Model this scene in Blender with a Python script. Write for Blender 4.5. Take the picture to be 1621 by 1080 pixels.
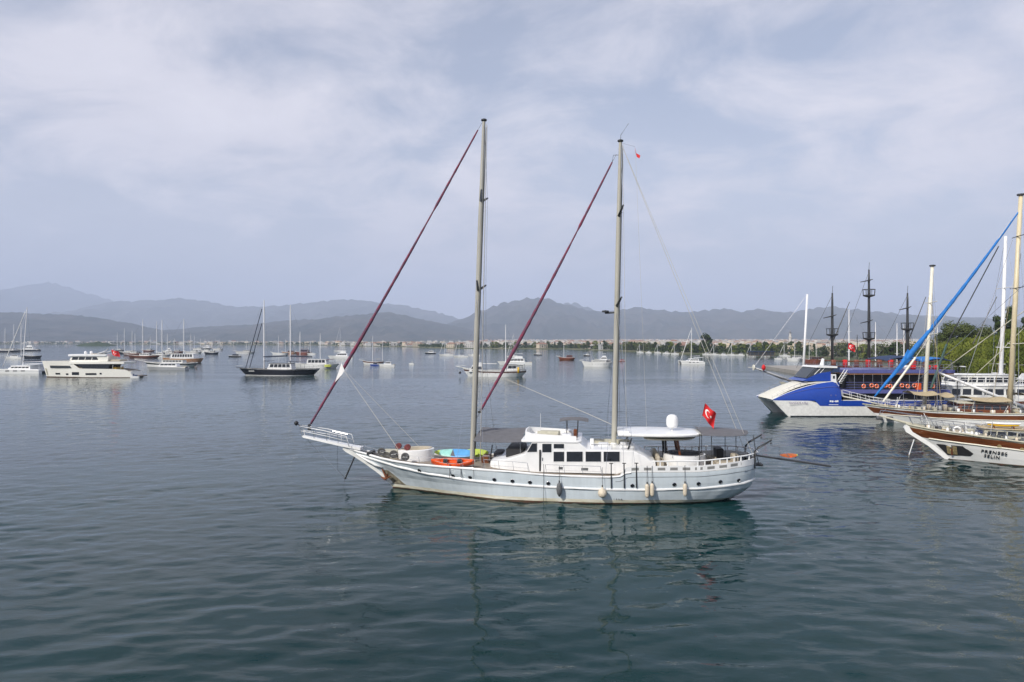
import bpy, math, random
from mathutils import Vector, Matrix, noise
R = math.radians
rnd = random.Random(7)
for _o in list(bpy.data.objects):
    bpy.data.objects.remove(_o)
SC = bpy.context.scene
COL = SC.collection

# ---------------------------------------------------------------- camera
F = 1080.7                      # focal length in photograph pixels
CH = 12.0                       # camera height above the water
cam_d = bpy.data.cameras.new('camera')
cam_d.lens = 24.0
cam_d.sensor_width = 36.0
cam_d.clip_start = 0.5
cam_d.clip_end = 90000
cam = bpy.data.objects.new('camera', cam_d)
cam.location = (0, 0, CH)
cam.rotation_euler = (R(90), 0, 0)
COL.objects.link(cam)
SC.camera = cam

# ---------------------------------------------------------------- sky and sun
SUN_EL, SUN_AZ = R(38), R(222)      # azimuth clockwise from +Y (the view direction): behind the camera, to the left
world = bpy.data.worlds.new('World')
SC.world = world
world.use_nodes = True
wt = world.node_tree
for _n in list(wt.nodes):
    wt.nodes.remove(_n)


def N(tree, kind, **kw):
    nd = tree.nodes.new(kind)
    ins = kw.pop('ins', {})
    for k, v in kw.items():
        setattr(nd, k, v)
    for k, v in ins.items():
        s = nd.inputs[k]
        if isinstance(v, bpy.types.NodeSocket):
            tree.links.new(v, s)
        else:
            s.default_value = v
    return nd


def ramp(tree, fac, stops, interp='LINEAR'):
    nd = tree.nodes.new('ShaderNodeValToRGB')
    tree.links.new(fac, nd.inputs['Fac'])
    cr = nd.color_ramp
    cr.interpolation = interp
    while len(cr.elements) < len(stops):
        cr.elements.new(0.5)
    for e, (p, c) in zip(cr.elements, stops):
        e.position = p
        e.color = c if len(c) == 4 else (*c, 1)
    return nd


def mth(tree, op, a, b=None, clamp=False):
    nd = N(tree, 'ShaderNodeMath', operation=op, use_clamp=clamp)
    for i, v in enumerate((a, b)):
        if v is None:
            continue
        if isinstance(v, bpy.types.NodeSocket):
            tree.links.new(v, nd.inputs[i])
        else:
            nd.inputs[i].default_value = v
    return nd.outputs[0]


sky = N(wt, 'ShaderNodeTexSky', sky_type='NISHITA', sun_disc=False, sun_elevation=SUN_EL,
        sun_rotation=SUN_AZ, altitude=0, air_density=1.0, dust_density=2.0, ozone_density=1.5)
# thin high cloud: noise on a flat sheet overhead, seen in perspective all round
tc = N(wt, 'ShaderNodeTexCoord')
sep = N(wt, 'ShaderNodeSeparateXYZ', ins={0: tc.outputs['Generated']})
zc = mth(wt, 'ADD', mth(wt, 'MAXIMUM', sep.outputs['Z'], 0.0), 0.30)
px = mth(wt, 'DIVIDE', sep.outputs['X'], zc)
py = mth(wt, 'DIVIDE', sep.outputs['Y'], zc)
pl = N(wt, 'ShaderNodeCombineXYZ', ins={'X': px, 'Y': py, 'Z': 0.0})
rot = N(wt, 'ShaderNodeMapping', ins={'Vector': pl.outputs[0], 'Location': (7.3, 4.1, 0), 'Rotation': (0, 0, R(28)), 'Scale': (1.0, 1.25, 1)})
n1 = N(wt, 'ShaderNodeTexNoise', ins={'Vector': rot.outputs[0], 'Scale': 0.62, 'Detail': 3.0, 'Roughness': 0.5, 'Distortion': 0.3})
n2 = N(wt, 'ShaderNodeTexNoise', ins={'Vector': rot.outputs[0], 'Scale': 3.2, 'Detail': 8.0, 'Roughness': 0.62, 'Distortion': 0.35})
cl = mth(wt, 'ADD', mth(wt, 'MULTIPLY', n1.outputs['Fac'], 0.62), mth(wt, 'MULTIPLY', n2.outputs['Fac'], 0.54))
clr = ramp(wt, cl, [(0.48, (0, 0, 0)), (0.575, (0.6,) * 3), (0.66, (1, 1, 1))])
# cover grows towards the horizon, where one looks along the sheet
hz = mth(wt, 'SUBTRACT', 1.0, mth(wt, 'MULTIPLY', mth(wt, 'MAXIMUM', sep.outputs['Z'], 0.0), 2.0), clamp=True)
# the sheet is thinner overhead
thin = N(wt, 'ShaderNodeMapRange', ins={0: sep.outputs['Z'], 1: 0.30, 2: 0.80, 3: 1.0, 4: 0.5})
cov = mth(wt, 'MAXIMUM', mth(wt, 'MULTIPLY', mth(wt, 'ADD', mth(wt, 'MULTIPLY', clr.outputs[0], 0.62), 0.32), thin.outputs[0]), mth(wt, 'MULTIPLY', hz, 0.9), clamp=True)
cloudc = ramp(wt, n2.outputs['Fac'], [(0.3, (6.3, 6.0, 6.45)), (0.7, (7.8, 7.4, 7.75))])
mixs = N(wt, 'ShaderNodeMix', data_type='RGBA', ins={0: cov, 6: sky.outputs[0], 7: cloudc.outputs[0]})
bg = N(wt, 'ShaderNodeBackground', ins={'Color': mixs.outputs[2], 'Strength': 0.1})
wo = N(wt, 'ShaderNodeOutputWorld', ins={'Surface': bg.outputs[0]})

sun_d = bpy.data.lights.new('sun', 'SUN')
sun_d.energy = 3.9
sun_d.angle = R(2.0)
sun_d.color = (1.0, 0.95, 0.87)
sun = bpy.data.objects.new('sun', sun_d)
_sd = Vector((math.sin(SUN_AZ) * math.cos(SUN_EL), math.cos(SUN_AZ) * math.cos(SUN_EL), math.sin(SUN_EL)))
sun.rotation_euler = _sd.to_track_quat('Z', 'Y').to_euler()
sun.location = (-40, -40, 60)
COL.objects.link(sun)

vs = SC.view_settings
vs.view_transform = 'Standard'
vs.look = 'None'
vs.gamma = 1.0
vs.use_curve_mapping = False
vs.exposure = 0.40
SC.cycles.use_denoising = True
SC.cycles.max_bounces = 6
SC.cycles.volume_bounces = 1
SC.cycles.transparent_max_bounces = 8
SC.cycles.caustics_reflective = False
SC.cycles.caustics_refractive = False

# ---------------------------------------------------------------- helpers
MATS = {}


def mat(name, col, rough=0.5, metal=0.0, spec=0.5, var=0.0, vscale=3.0, bump=0.0, bscale=20.0, coat=0.0, stretch=(1, 1, 1), col2=None):
    """Principled material with procedural mottling (var), or blending to col2, and fine relief (bump)."""
    if name in MATS:
        return MATS[name]
    m = bpy.data.materials.new(name)
    m.use_nodes = True
    t = m.node_tree
    b = t.nodes['Principled BSDF']
    b.inputs['Roughness'].default_value = rough
    b.inputs['Metallic'].default_value = metal
    b.inputs['Specular IOR Level'].default_value = spec
    b.inputs['Coat Weight'].default_value = coat
    b.inputs['Base Color'].default_value = (*col, 1)
    if var or col2 or bump:
        tcd = N(t, 'ShaderNodeTexCoord')
        mp = N(t, 'ShaderNodeMapping', ins={'Vector': tcd.outputs['Object'], 'Scale': stretch})
        if var or col2:
            nz = N(t, 'ShaderNodeTexNoise', ins={'Vector': mp.outputs[0], 'Scale': vscale, 'Detail': 6.0, 'Roughness': 0.62})
            c1 = tuple(max(0, c * (1 - var)) for c in col)
            c2 = col2 or tuple(min(1, c * (1 + var)) for c in col)
            rp = ramp(t, nz.outputs['Fac'], [(0.36, c1), (0.64, c2)])
            t.links.new(rp.outputs[0], b.inputs['Base Color'])
        if bump:
            nb = N(t, 'ShaderNodeTexNoise', ins={'Vector': mp.outputs[0], 'Scale': bscale, 'Detail': 4.0})
            bp = N(t, 'ShaderNodeBump', ins={'Height': nb.outputs['Fac'], 'Strength': bump, 'Distance': 0.02})
            t.links.new(bp.outputs[0], b.inputs['Normal'])
    MATS[name] = m
    return m


def tag(o, label=None, cat=None, group=None, kind=None):
    if label:
        o['label'] = label
    if cat:
        o['category'] = cat
    if group:
        o['group'] = group
    if kind:
        o['kind'] = kind
    return o


def empty(name, loc=(0, 0, 0), rz=0.0, label=None, cat=None, group=None, parent=None):
    o = bpy.data.objects.new(name, None)
    o.location = loc
    o.rotation_euler = (0, 0, rz)
    o.parent = parent
    o.empty_display_size = 0.5
    COL.objects.link(o)
    return tag(o, label, cat, group)


class MB:
    """Collects faces for one mesh object."""

    def __init__(s):
        s.v, s.f, s.m = [], [], []
        s.mi = 0

    def add(s, vs, fs):
        b = len(s.v)
        s.v += [tuple(p) for p in vs]
        s.f += [tuple(b + i for i in f) for f in fs]
        s.m += [s.mi] * len(fs)
        return s

    def box(s, x0, x1, y0, y1, z0, z1, M=None):
        vs = [Vector((x, y, z)) for z in (z0, z1) for y in (y0, y1) for x in (x0, x1)]
        if M:
            vs = [M @ p for p in vs]
        return s.add(vs, [(0, 2, 3, 1), (4, 5, 7, 6), (0, 1, 5, 4), (2, 6, 7, 3), (0, 4, 6, 2), (1, 3, 7, 5)])

    def bev(s, x0, x1, y0, y1, z0, z1, r, n=3):
        """Box with rounded vertical edges and a softened top."""
        pts = []
        for cx, cy, a0 in ((x1 - r, y1 - r, 0), (x0 + r, y1 - r, 90), (x0 + r, y0 + r, 180), (x1 - r, y0 + r, 270)):
            for k in range(n + 1):
                a = R(a0 + 90 * k / n)
                pts.append((cx + r * math.cos(a), cy + r * math.sin(a)))
        mx, my = (x0 + x1) / 2, (y0 + y1) / 2
        b = min(r * 0.5, (z1 - z0) * 0.3, 0.06)
        sx, sy = 1 - 2 * b / max(x1 - x0, 1e-4), 1 - 2 * b / max(y1 - y0, 1e-4)
        rings = [[(x, y, z0) for x, y in pts], [(x, y, z1 - b) for x, y in pts],
                 [(mx + (x - mx) * sx, my + (y - my) * sy, z1) for x, y in pts]]
        return s.loft(rings, True, True, True)

    def prism(s, pts, axis, a, b):
        """Closed outline pts (2D) extruded along axis 'x','y','z' from a to b."""
        def p3(p, t):
            return {'x': (t, p[0], p[1]), 'y': (p[0], t, p[1]), 'z': (p[0], p[1], t)}[axis]
        n = len(pts)
        vs = [p3(p, a) for p in pts] + [p3(p, b) for p in pts]
        fs = [(i, (i + 1) % n, n + (i + 1) % n, n + i) for i in range(n)]
        return s.add(vs, fs + [tuple(reversed(range(n))), tuple(range(n, 2 * n))])

    def loft(s, rings, closed=True, cap0=False, cap1=False):
        n = len(rings[0])
        vs = [p for r in rings for p in r]
        fs = []
        for k in range(len(rings) - 1):
            for i in range(n if closed else n - 1):
                j = (i + 1) % n
                fs.append((k * n + i, k * n + j, (k + 1) * n + j, (k + 1) * n + i))
        if cap0:
            fs.append(tuple(reversed(range(n))))
        if cap1:
            fs.append(tuple(range((len(rings) - 1) * n, len(rings) * n)))
        return s.add(vs, fs)

    def tube(s, pts, r, n=6, cap=True):
        """Tube through pts; r a number or one radius per point."""
        pts = [Vector(p) for p in pts]
        rr = r if isinstance(r, (list, tuple)) else [r] * len(pts)
        rings = []
        for i, p in enumerate(pts):
            d = (pts[min(i + 1, len(pts) - 1)] - pts[max(i - 1, 0)]).normalized()
            up = Vector((0, 0, 1)) if abs(d.z) < 0.9 else Vector((1, 0, 0))
            a = d.cross(up).normalized()
            b = d.cross(a)
            rings.append([p + (a * math.cos(2 * math.pi * k / n) + b * math.sin(2 * math.pi * k / n)) * rr[i] for k in range(n)])
        return s.loft(rings, True, cap, cap)

    def lathe(s, prof, c=(0, 0, 0), n=14, axis='z', M=None):
        """prof = [(radius, height)...] turned about an axis through c."""
        rings = []
        for r, h in prof:
            ring = []
            for k in range(n):
                a = 2 * math.pi * k / n
                q = (r * math.cos(a), r * math.sin(a), h)
                if axis == 'x':
                    q = (h, q[0], q[1])
                elif axis == 'y':
                    q = (q[0], h, q[1])
                q = Vector(q)
                if M:
                    q = M @ q
                ring.append((c[0] + q[0], c[1] + q[1], c[2] + q[2]))
            rings.append(ring)
        return s.loft(rings, True, True, True)

    def sheet(s, grid):
        """Open surface from a list of rows of points."""
        return s.loft(grid, False)

    def build(s, name, ms, parent=None, smooth=False, angle=None):
        me = bpy.data.meshes.new(name)
        me.from_pydata(s.v, [], s.f)
        for m in (ms if isinstance(ms, (list, tuple)) else [ms]):
            me.materials.append(m)
        if any(s.m):
            me.polygons.foreach_set('material_index', s.m)
        if smooth:
            me.polygons.foreach_set('use_smooth', [True] * len(s.f))
            if angle:
                me.set_sharp_from_angle(angle=R(angle))
        me.update()
        o = bpy.data.objects.new(name, me)
        o.parent = parent
        COL.objects.link(o)
        return o


def part(name, m, parent, fn, smooth=False, angle=None):
    b = MB()
    fn(b)
    return b.build(name, m, parent, smooth, angle)


def line(name, pts, r, m, parent, n=5):
    return MB().tube(pts, r, n).build(name, m, parent, True, 50)


def copy_tree(o, parent=None):
    c = o.copy()
    COL.objects.link(c)
    c.parent = parent
    for ch in o.children:
        copy_tree(ch, c)
    return c


def at(px, py, Y):
    """Scene point seen at photograph pixel (px, py) at distance Y."""
    return Vector(((px - 810.5) / F * Y, Y, CH - (py - 540) / F * Y))


def onwater(px, py):
    """Scene point on the water under photograph pixel (px, py)."""
    Y = CH * F / (py - 540)
    return Vector(((px - 810.5) / F * Y, Y, 0))


def interp(tab, x):
    """Smooth interpolation in a sorted table [(x, y)...]."""
    if x <= tab[0][0]:
        return tab[0][1]
    for (a, p), (b, q) in zip(tab, tab[1:]):
        if x <= b:
            t = (x - a) / (b - a)
            t = t * t * (3 - 2 * t) * 0.5 + t * 0.5
            return p + (q - p) * t
    return tab[-1][1]


# ---------------------------------------------------------------- water
def water_material():
    m = bpy.data.materials.new('sea_water')
    m.use_nodes = True
    t = m.node_tree
    b = t.nodes['Principled BSDF']
    geo = N(t, 'ShaderNodeNewGeometry')
    pos = geo.outputs['Position']
    b.inputs['IOR'].default_value = 1.333
    b.inputs['Specular IOR Level'].default_value = 0.36
    big = N(t, 'ShaderNodeTexNoise', ins={'Vector': pos, 'Scale': 0.02, 'Detail': 3.0})
    c = ramp(t, big.outputs['Fac'], [(0.35, (0.0010, 0.020, 0.022)), (0.65, (0.0018, 0.031, 0.032))])
    t.links.new(c.outputs[0], b.inputs['Base Color'])

    def layer(rz, sx, sy, sc, det, rough):
        mp = N(t, 'ShaderNodeMapping', ins={'Vector': pos, 'Rotation': (0, 0, R(rz)), 'Scale': (sx, sy, 1)})
        return N(t, 'ShaderNodeTexNoise', ins={'Vector': mp.outputs[0], 'Scale': sc, 'Detail': det, 'Roughness': rough, 'Distortion': 0.25}).outputs['Fac']
    small = layer(18, 0.55, 1.0, 2.4, 3.0, 0.5)
    patch = layer(8, 0.25, 1.0, 0.035, 3.0, 0.55)
    # wind patches: ripples stronger in some areas than in others
    amp = ramp(t, patch, [(0.36, (0.30,) * 3), (0.62, (1.0,) * 3)])
    ln = N(t, 'ShaderNodeVectorMath', operation='DISTANCE', ins={0: pos, 1: (0, 45, 0)})
    open_w = N(t, 'ShaderNodeMapRange', ins={0: ln.outputs['Value'], 1: 50.0, 2: 170.0, 3: 0.42, 4: 1.0})     # sheltered near the quay, open bay beyond
    hsmall = mth(t, 'MULTIPLY', mth(t, 'MULTIPLY', small, amp.outputs[0]), open_w.outputs[0])
    bp = N(t, 'ShaderNodeBump', ins={'Height': hsmall, 'Strength': 1.0, 'Distance': 0.06})
    t.links.new(bp.outputs[0], b.inputs['Normal'])
    rgh = ramp(t, patch, [(0.36, (0.03,) * 3), (0.64, (0.06,) * 3)])
    t.links.new(rgh.outputs[0], b.inputs['Roughness'])
    return m


def build_water():
    m = water_material()
    X0, X1, Y0, Y1 = -130.0, 130.0, 12.0, 212.0      # harbour water near the boats: real swell

    def h(x, y):
        # sum of short crossing waves, broken up by noise
        v = 0.0
        w = noise.noise(Vector((x * 0.05, y * 0.05, 3.3))) * 1.6
        for (lam, ang, a, ph) in WAVES:
            k = 2 * math.pi / lam
            v += a * math.sin(k * (x * math.cos(ang) + y * math.sin(ang)) + ph + w * 2)
        v *= 0.45 + 0.7 * noise.noise(Vector((x * 0.09, y * 0.13, 8.8)))
        g = 0.75 + 0.75 * noise.noise(Vector((x * 0.035 + 7, y * 0.07, 1.8)))       # wind patches
        a, b = x + 0.35 * y, y - 0.22 * x
        v += g * (0.070 * noise.noise(Vector((a * 0.36, b * 0.60, 0.0))) + 0.058 * noise.noise(Vector((a * 0.85, b * 1.25, 5.0)))
                  + 0.034 * noise.noise(Vector((x * 1.15 - y * 0.5, y * 2.0 + x * 0.4, 9.0))) + 0.014 * noise.noise(Vector((x * 1.7, y * 4.0, 2.0))))
        e = min((x - X0), (X1 - x), (Y1 - y) * 0.5, (y - Y0) * 3) / 12.0
        return v * max(0.0, min(1.0, e))
    rw = random.Random(3)
    WAVES = [(rw.uniform(1.6, 7.5), R(90 + rw.uniform(-48, 48)), 0, rw.uniform(0, 6.28)) for _ in range(9)]
    WAVES = [(l, a, 0.0020 * l, p) for l, a, _, p in WAVES]
    # rows get wider apart away from the quay side
    ys = [Y0]
    while ys[-1] < Y1:
        ys.append(ys[-1] + 0.20 + max(0, ys[-1] - 50) * 0.006)
    ys[-1] = Y1
    nx = 620
    xs = [X0 + (X1 - X0) * i / nx for i in range(nx + 1)]
    vs = [(x, y, h(x, y)) for y in ys for x in xs]
    W = nx + 1
    fs = [(j * W + i, j * W + i + 1, (j + 1) * W + i + 1, (j + 1) * W + i) for j in range(len(ys) - 1) for i in range(nx)]
    b = MB()
    b.add(vs, fs)
    L = 14000.0
    # the calm rest of the bay: rings of flat quads that meet the patch edge to edge
    for x0, x1, y0, y1 in ((-L, L, Y1, L), (-L, L, -L, Y0), (-L, X0, Y0, Y1), (X1, L, Y0, Y1)):
        b.add([(x0, y0, 0), (x1, y0, 0), (x1, y1, 0), (x0, y1, 0)], [(0, 1, 2, 3)])
    o = b.build('sea', m, None, True)
    tag(o, kind='structure')


build_water()

# ---------------------------------------------------------------- mountains and shore land
def hill_mat(name, c1, c2, sc=0.004):
    m = bpy.data.materials.new(name)
    m.use_nodes = True
    t = m.node_tree
    b = t.nodes['Principled BSDF']
    b.inputs['Roughness'].default_value = 0.95
    b.inputs['Specular IOR Level'].default_value = 0.1
    g = N(t, 'ShaderNodeNewGeometry')
    n = N(t, 'ShaderNodeTexNoise', ins={'Vector': g.outputs['Position'], 'Scale': sc, 'Detail': 9.0, 'Roughness': 0.65})
    r = ramp(t, n.outputs['Fac'], [(0.38, c1), (0.62, c2)])
    t.links.new(r.outputs[0], b.inputs['Base Color'])
    return m


M_HILL = hill_mat('pine_and_rock', (0.010, 0.020, 0.016), (0.065, 0.060, 0.050))
M_FAR = hill_mat('bare_mountain', (0.03, 0.04, 0.035), (0.09, 0.09, 0.085), 0.0015)
M_PLAIN = hill_mat('coastal_plain', (0.05, 0.07, 0.03), (0.17, 0.16, 0.10), 0.02)


def ridge(name, prof, D, depth, m, seed, rough=0.42, nx=150, ny=26):
    """A mountain ridge whose crest, at distance D, follows the skyline prof [(px, py)...]."""
    x0, x1 = prof[0][0], prof[-1][0]
    rows = []
    for j in range(ny + 1):
        v = j / ny                       # 0 foot nearest the bay .. 1 foot behind
        row = []
        for i in range(nx + 1):
            px = x0 + (x1 - x0) * i / nx
            top = interp(prof, px)
            X = (px - 810.5) / F * D
            Hc = CH - (top - 540) / F * D
            c = 0.62
            e = (v / c) if v < c else (1 - v) / (1 - c)
            e = max(0.0, e)
            env = e ** 1.25
            y = D + (v - c) * depth
            q = Vector((X / (D * 0.05), y / (D * 0.05), seed))
            gul = noise.hetero_terrain(q * 1.7, 0.9, 2.1, 6, 0.9)
            rg = 1 - abs(noise.noise(q * 2.2)) * 2
            z = Hc * (env + rough * (rg * 0.8 + gul * 0.16 - 0.35) * (1 - env) * e ** 0.5 * 1.6)
            z += Hc * (0.06 * noise.noise(q * 6.0) + 0.035 * noise.noise(q * 14.0)) * e
            row.append((X, y, max(z, -0.5) if 0 < j < ny else -0.5))
        rows.append(row)
    o = MB().sheet(rows).build(name, m, None, True)
    return tag(o, kind='structure')


ridge('mountain', [(-420, 500), (-250, 478), (-80, 470), (0, 462), (40, 455), (62, 449), (78, 446), (96, 450), (118, 457), (150, 468), (200, 482), (260, 496), (330, 512), (420, 538)], 15500, 7000, M_FAR, 1.0)
ridge('mountain', [(60, 538), (110, 500), (150, 484), (200, 476), (250, 476), (290, 472), (330, 478), (380, 486), (440, 484), (500, 478), (540, 474), (580, 476), (630, 482), (680, 492), (740, 508), (800, 520), (860, 536)], 11800, 5000, M_FAR, 2.0)
ridge('mountain', [(-420, 505), (-200, 496), (-60, 492), (0, 494), (60, 496), (110, 498), (150, 502), (200, 510), (230, 518), (280, 528), (330, 537)], 5600, 2600, M_HILL, 3.0)
ridge('mountain', [(200, 538), (270, 522), (330, 517), (400, 514), (450, 508), (500, 505), (550, 500), (590, 496), (612, 494), (640, 499), (680, 508), (720, 516), (770, 526), (830, 537)], 6300, 2600, M_HILL, 4.0)
ridge('mountain', [(640, 538), (690, 520), (730, 505), (765, 490), (800, 479), (830, 472), (848, 471), (870, 475), (900, 482), (930, 490), (960, 494), (985, 490), (1005, 486), (1035, 490), (1080, 494), (1120, 491), (1150, 489), (1170, 494), (1200, 489), (1225, 494), (1260, 493), (1290, 487), (1320, 486), (1350, 490), (1400, 496), (1460, 499), (1520, 502), (1580, 505), (1700, 512), (1850, 520), (2050, 536)], 8200, 3600, M_HILL, 5.0, nx=240)
ridge('mountain', [(800, 530), (850, 500), (880, 484), (905, 478), (925, 485), (955, 497), (1000, 506), (1060, 530)], 11000, 3000, M_FAR, 6.0, nx=60)

# the coastal plain: one sheet from the shoreline back under the mountains
SHORE = [(-500, 545.2), (0, 545.2), (120, 545.0), (300, 546.2), (480, 546.6), (640, 549.5), (720, 552.0), (900, 553.0), (1000, 556.5), (1080, 561.0), (1180, 562.5), (1230, 561.5), (1270, 566.0), (1330, 571), (1420, 582), (1480, 602), (1560, 625), (1700, 665), (1900, 720)]


def shore_y(px):
    return CH * F / (interp(SHORE, px) - 540)


def plain_z(px, Y):
    """Height of the land at bearing px and distance Y."""
    s = shore_y(px)
    d = Y - s
    if d < 0:
        return -0.8
    near = min(1.0, d / 6.0) * 1.0
    rise = max(0.0, d - 300) * 0.0012 + max(0.0, d - 1600) * 0.004
    return near + rise + 1.2 * noise.noise(Vector((px * 0.01, Y * 0.004, 2)))*min(1, d / 200)


def build_plain():
    rows = []
    for j in range(30):
        f = j / 29
        row = []
        for i in range(130):
            px = -500 + 2400 * i / 129
            s = shore_y(px)
            Y = s - 4 + (6500 - s) * f ** 2.4 + (0 if j else -2)
            p = at(px, 540, Y)
            row.append((p.x, Y, plain_z(px, Y) if j else -0.9))
        rows.append(row)
    tag(MB().sheet(rows).build('coastal_land', M_PLAIN, None, True), kind='structure')


build_plain()

# ---------------------------------------------------------------- haze over the bay
hz_m = bpy.data.materials.new('haze_air')
hz_m.use_nodes = True
ht = hz_m.node_tree
for _n in list(ht.nodes):
    ht.nodes.remove(_n)
pv = N(ht, 'ShaderNodeVolumePrincipled', ins={'Color': (0.66, 0.755, 0.965, 1), 'Density': 1.28e-4, 'Anisotropy': 0.0})
N(ht, 'ShaderNodeOutputMaterial', ins={'Volume': pv.outputs[0]})
hb = MB().box(-15000, 15000, -14500, 24000, -2.5, 1750).build('haze', hz_m)
tag(hb, kind='stuff')

# ---------------------------------------------------------------- shared boat materials
WHITE = mat('white_gelcoat', (0.80, 0.80, 0.79), 0.28, var=0.05, vscale=1.3, coat=0.2)
WHITE2 = mat('white_paint_weathered', (0.72, 0.72, 0.69), 0.45, var=0.09, vscale=2.2)
CREAM = mat('cream_gelcoat', (0.74, 0.71, 0.60), 0.35, var=0.05)
HGREY = mat('pale_grey_hull_paint', (0.585, 0.645, 0.68), 0.22, var=0.05, vscale=1.5, coat=0.3, stretch=(1.6, 1.6, 0.22))
BOOT = mat('boot_stripe', (0.70, 0.69, 0.60), 0.5, col2=(0.50, 0.46, 0.33), vscale=1.6, stretch=(0.5, 0.5, 3))
ANTI = mat('dark_red_antifouling', (0.10, 0.035, 0.022), 0.7, col2=(0.05, 0.045, 0.02), vscale=2.0)
GLASS = mat('dark_window_glass', (0.010, 0.012, 0.015), 0.04, spec=0.8)
SMOKE = mat('smoked_glass', (0.05, 0.055, 0.06), 0.08, spec=0.7)
CHROME = mat('stainless_steel', (0.62, 0.62, 0.62), 0.25, metal=1.0)
DARKM = mat('dark_metal', (0.035, 0.037, 0.04), 0.45)
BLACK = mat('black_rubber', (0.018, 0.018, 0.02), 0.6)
MASTM = mat('beige_mast_paint', (0.40, 0.385, 0.325), 0.45, var=0.10, vscale=1.2, stretch=(1, 1, 0.25))
MASTW = mat('white_mast_paint', (0.78, 0.78, 0.78), 0.4, var=0.03)
MASTY = mat('cream_mast_paint', (0.66, 0.57, 0.38), 0.45, var=0.08, stretch=(1, 1, 0.3))
AWN = mat('grey_awning_cloth', (0.125, 0.125, 0.135), 0.85, var=0.10, vscale=2.0, bump=0.3, bscale=6.0)
MAROON = mat('maroon_sail_cover', (0.23, 0.030, 0.068), 0.8, col2=(0.10, 0.06, 0.10), vscale=1.0, stretch=(1.2, 1.2, 3.0), bump=0.6, bscale=7)
ORANGE = mat('orange_plastic', (0.74, 0.095, 0.015), 0.38, var=0.10, vscale=3)
RED = mat('red_flag_cloth', (0.60, 0.010, 0.012), 0.7, var=0.08)
FLAGW = mat('white_flag_cloth', (0.80, 0.78, 0.76), 0.7)
BEIGE = mat('beige_cushion', (0.42, 0.37, 0.29), 0.85, var=0.10, bump=0.4, bscale=9)
KHAKI = mat('khaki_canvas', (0.45, 0.43, 0.34), 0.85, var=0.12)
FENDC = mat('cream_fender', (0.62, 0.54, 0.42), 0.6, var=0.12, vscale=5)
FENDG = mat('grey_fender', (0.10, 0.105, 0.11), 0.7, var=0.2, vscale=5)
WOOD = mat('varnished_wood', (0.19, 0.058, 0.016), 0.3, col2=(0.085, 0.024, 0.008), vscale=2.0, stretch=(0.35, 0.35, 5), coat=0.3)
RUST = mat('rusty_iron', (0.16, 0.05, 0.018), 0.9, var=0.35, vscale=9)
ROPE = mat('pale_rope', (0.55, 0.53, 0.48), 0.9)
ROPED = mat('dark_rope', (0.06, 0.06, 0.065), 0.9)
LIME = mat('lime_board', (0.45, 0.56, 0.08), 0.4)
SKYB = mat('sky_blue_board', (0.10, 0.34, 0.66), 0.4, var=0.12, vscale=2)
TURQ = mat('turquoise_board', (0.28, 0.58, 0.52), 0.4, var=0.15, vscale=3)
BLUE = mat('bright_blue_canvas', (0.010, 0.16, 0.50), 0.75, var=0.15, vscale=1.5, bump=0.5, bscale=5)
DKBLUE = mat('dark_blue_canvas', (0.02, 0.04, 0.10), 0.8, var=0.1)
YELLOW = mat('yellow_plastic', (0.70, 0.42, 0.02), 0.45)
PRINT = mat('white_print', (0.80, 0.80, 0.78), 0.6)
INK = mat('black_print', (0.02, 0.02, 0.022), 0.6)


def deck_mat():
    m = bpy.data.materials.new('weathered_teak')
    m.use_nodes = True
    t = m.node_tree
    b = t.nodes['Principled BSDF']
    b.inputs['Roughness'].default_value = 0.8
    tcd = N(t, 'ShaderNodeTexCoord')
    sp = N(t, 'ShaderNodeSeparateXYZ', ins={0: tcd.outputs['Object']})
    w = mth(t, 'FRACT', mth(t, 'MULTIPLY', sp.outputs['Y'], 9.0))
    seam = ramp(t, w, [(0.0, (0.25,) * 3), (0.10, (1,) * 3)])
    mp = N(t, 'ShaderNodeMapping', ins={'Vector': tcd.outputs['Object'], 'Scale': (0.6, 5, 1)})
    n = N(t, 'ShaderNodeTexNoise', ins={'Vector': mp.outputs[0], 'Scale': 2.5, 'Detail': 5.0})
    r = ramp(t, n.outputs['Fac'], [(0.35, (0.20, 0.165, 0.13)), (0.65, (0.33, 0.285, 0.235))])
    mx = N(t, 'ShaderNodeMix', data_type='RGBA', blend_type='MULTIPLY', ins={0: 1.0, 6: r.outputs[0], 7: seam.outputs[0]})
    t.links.new(mx.outputs[2], b.inputs['Base Color'])
    return m


TEAK = deck_mat()


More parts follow.
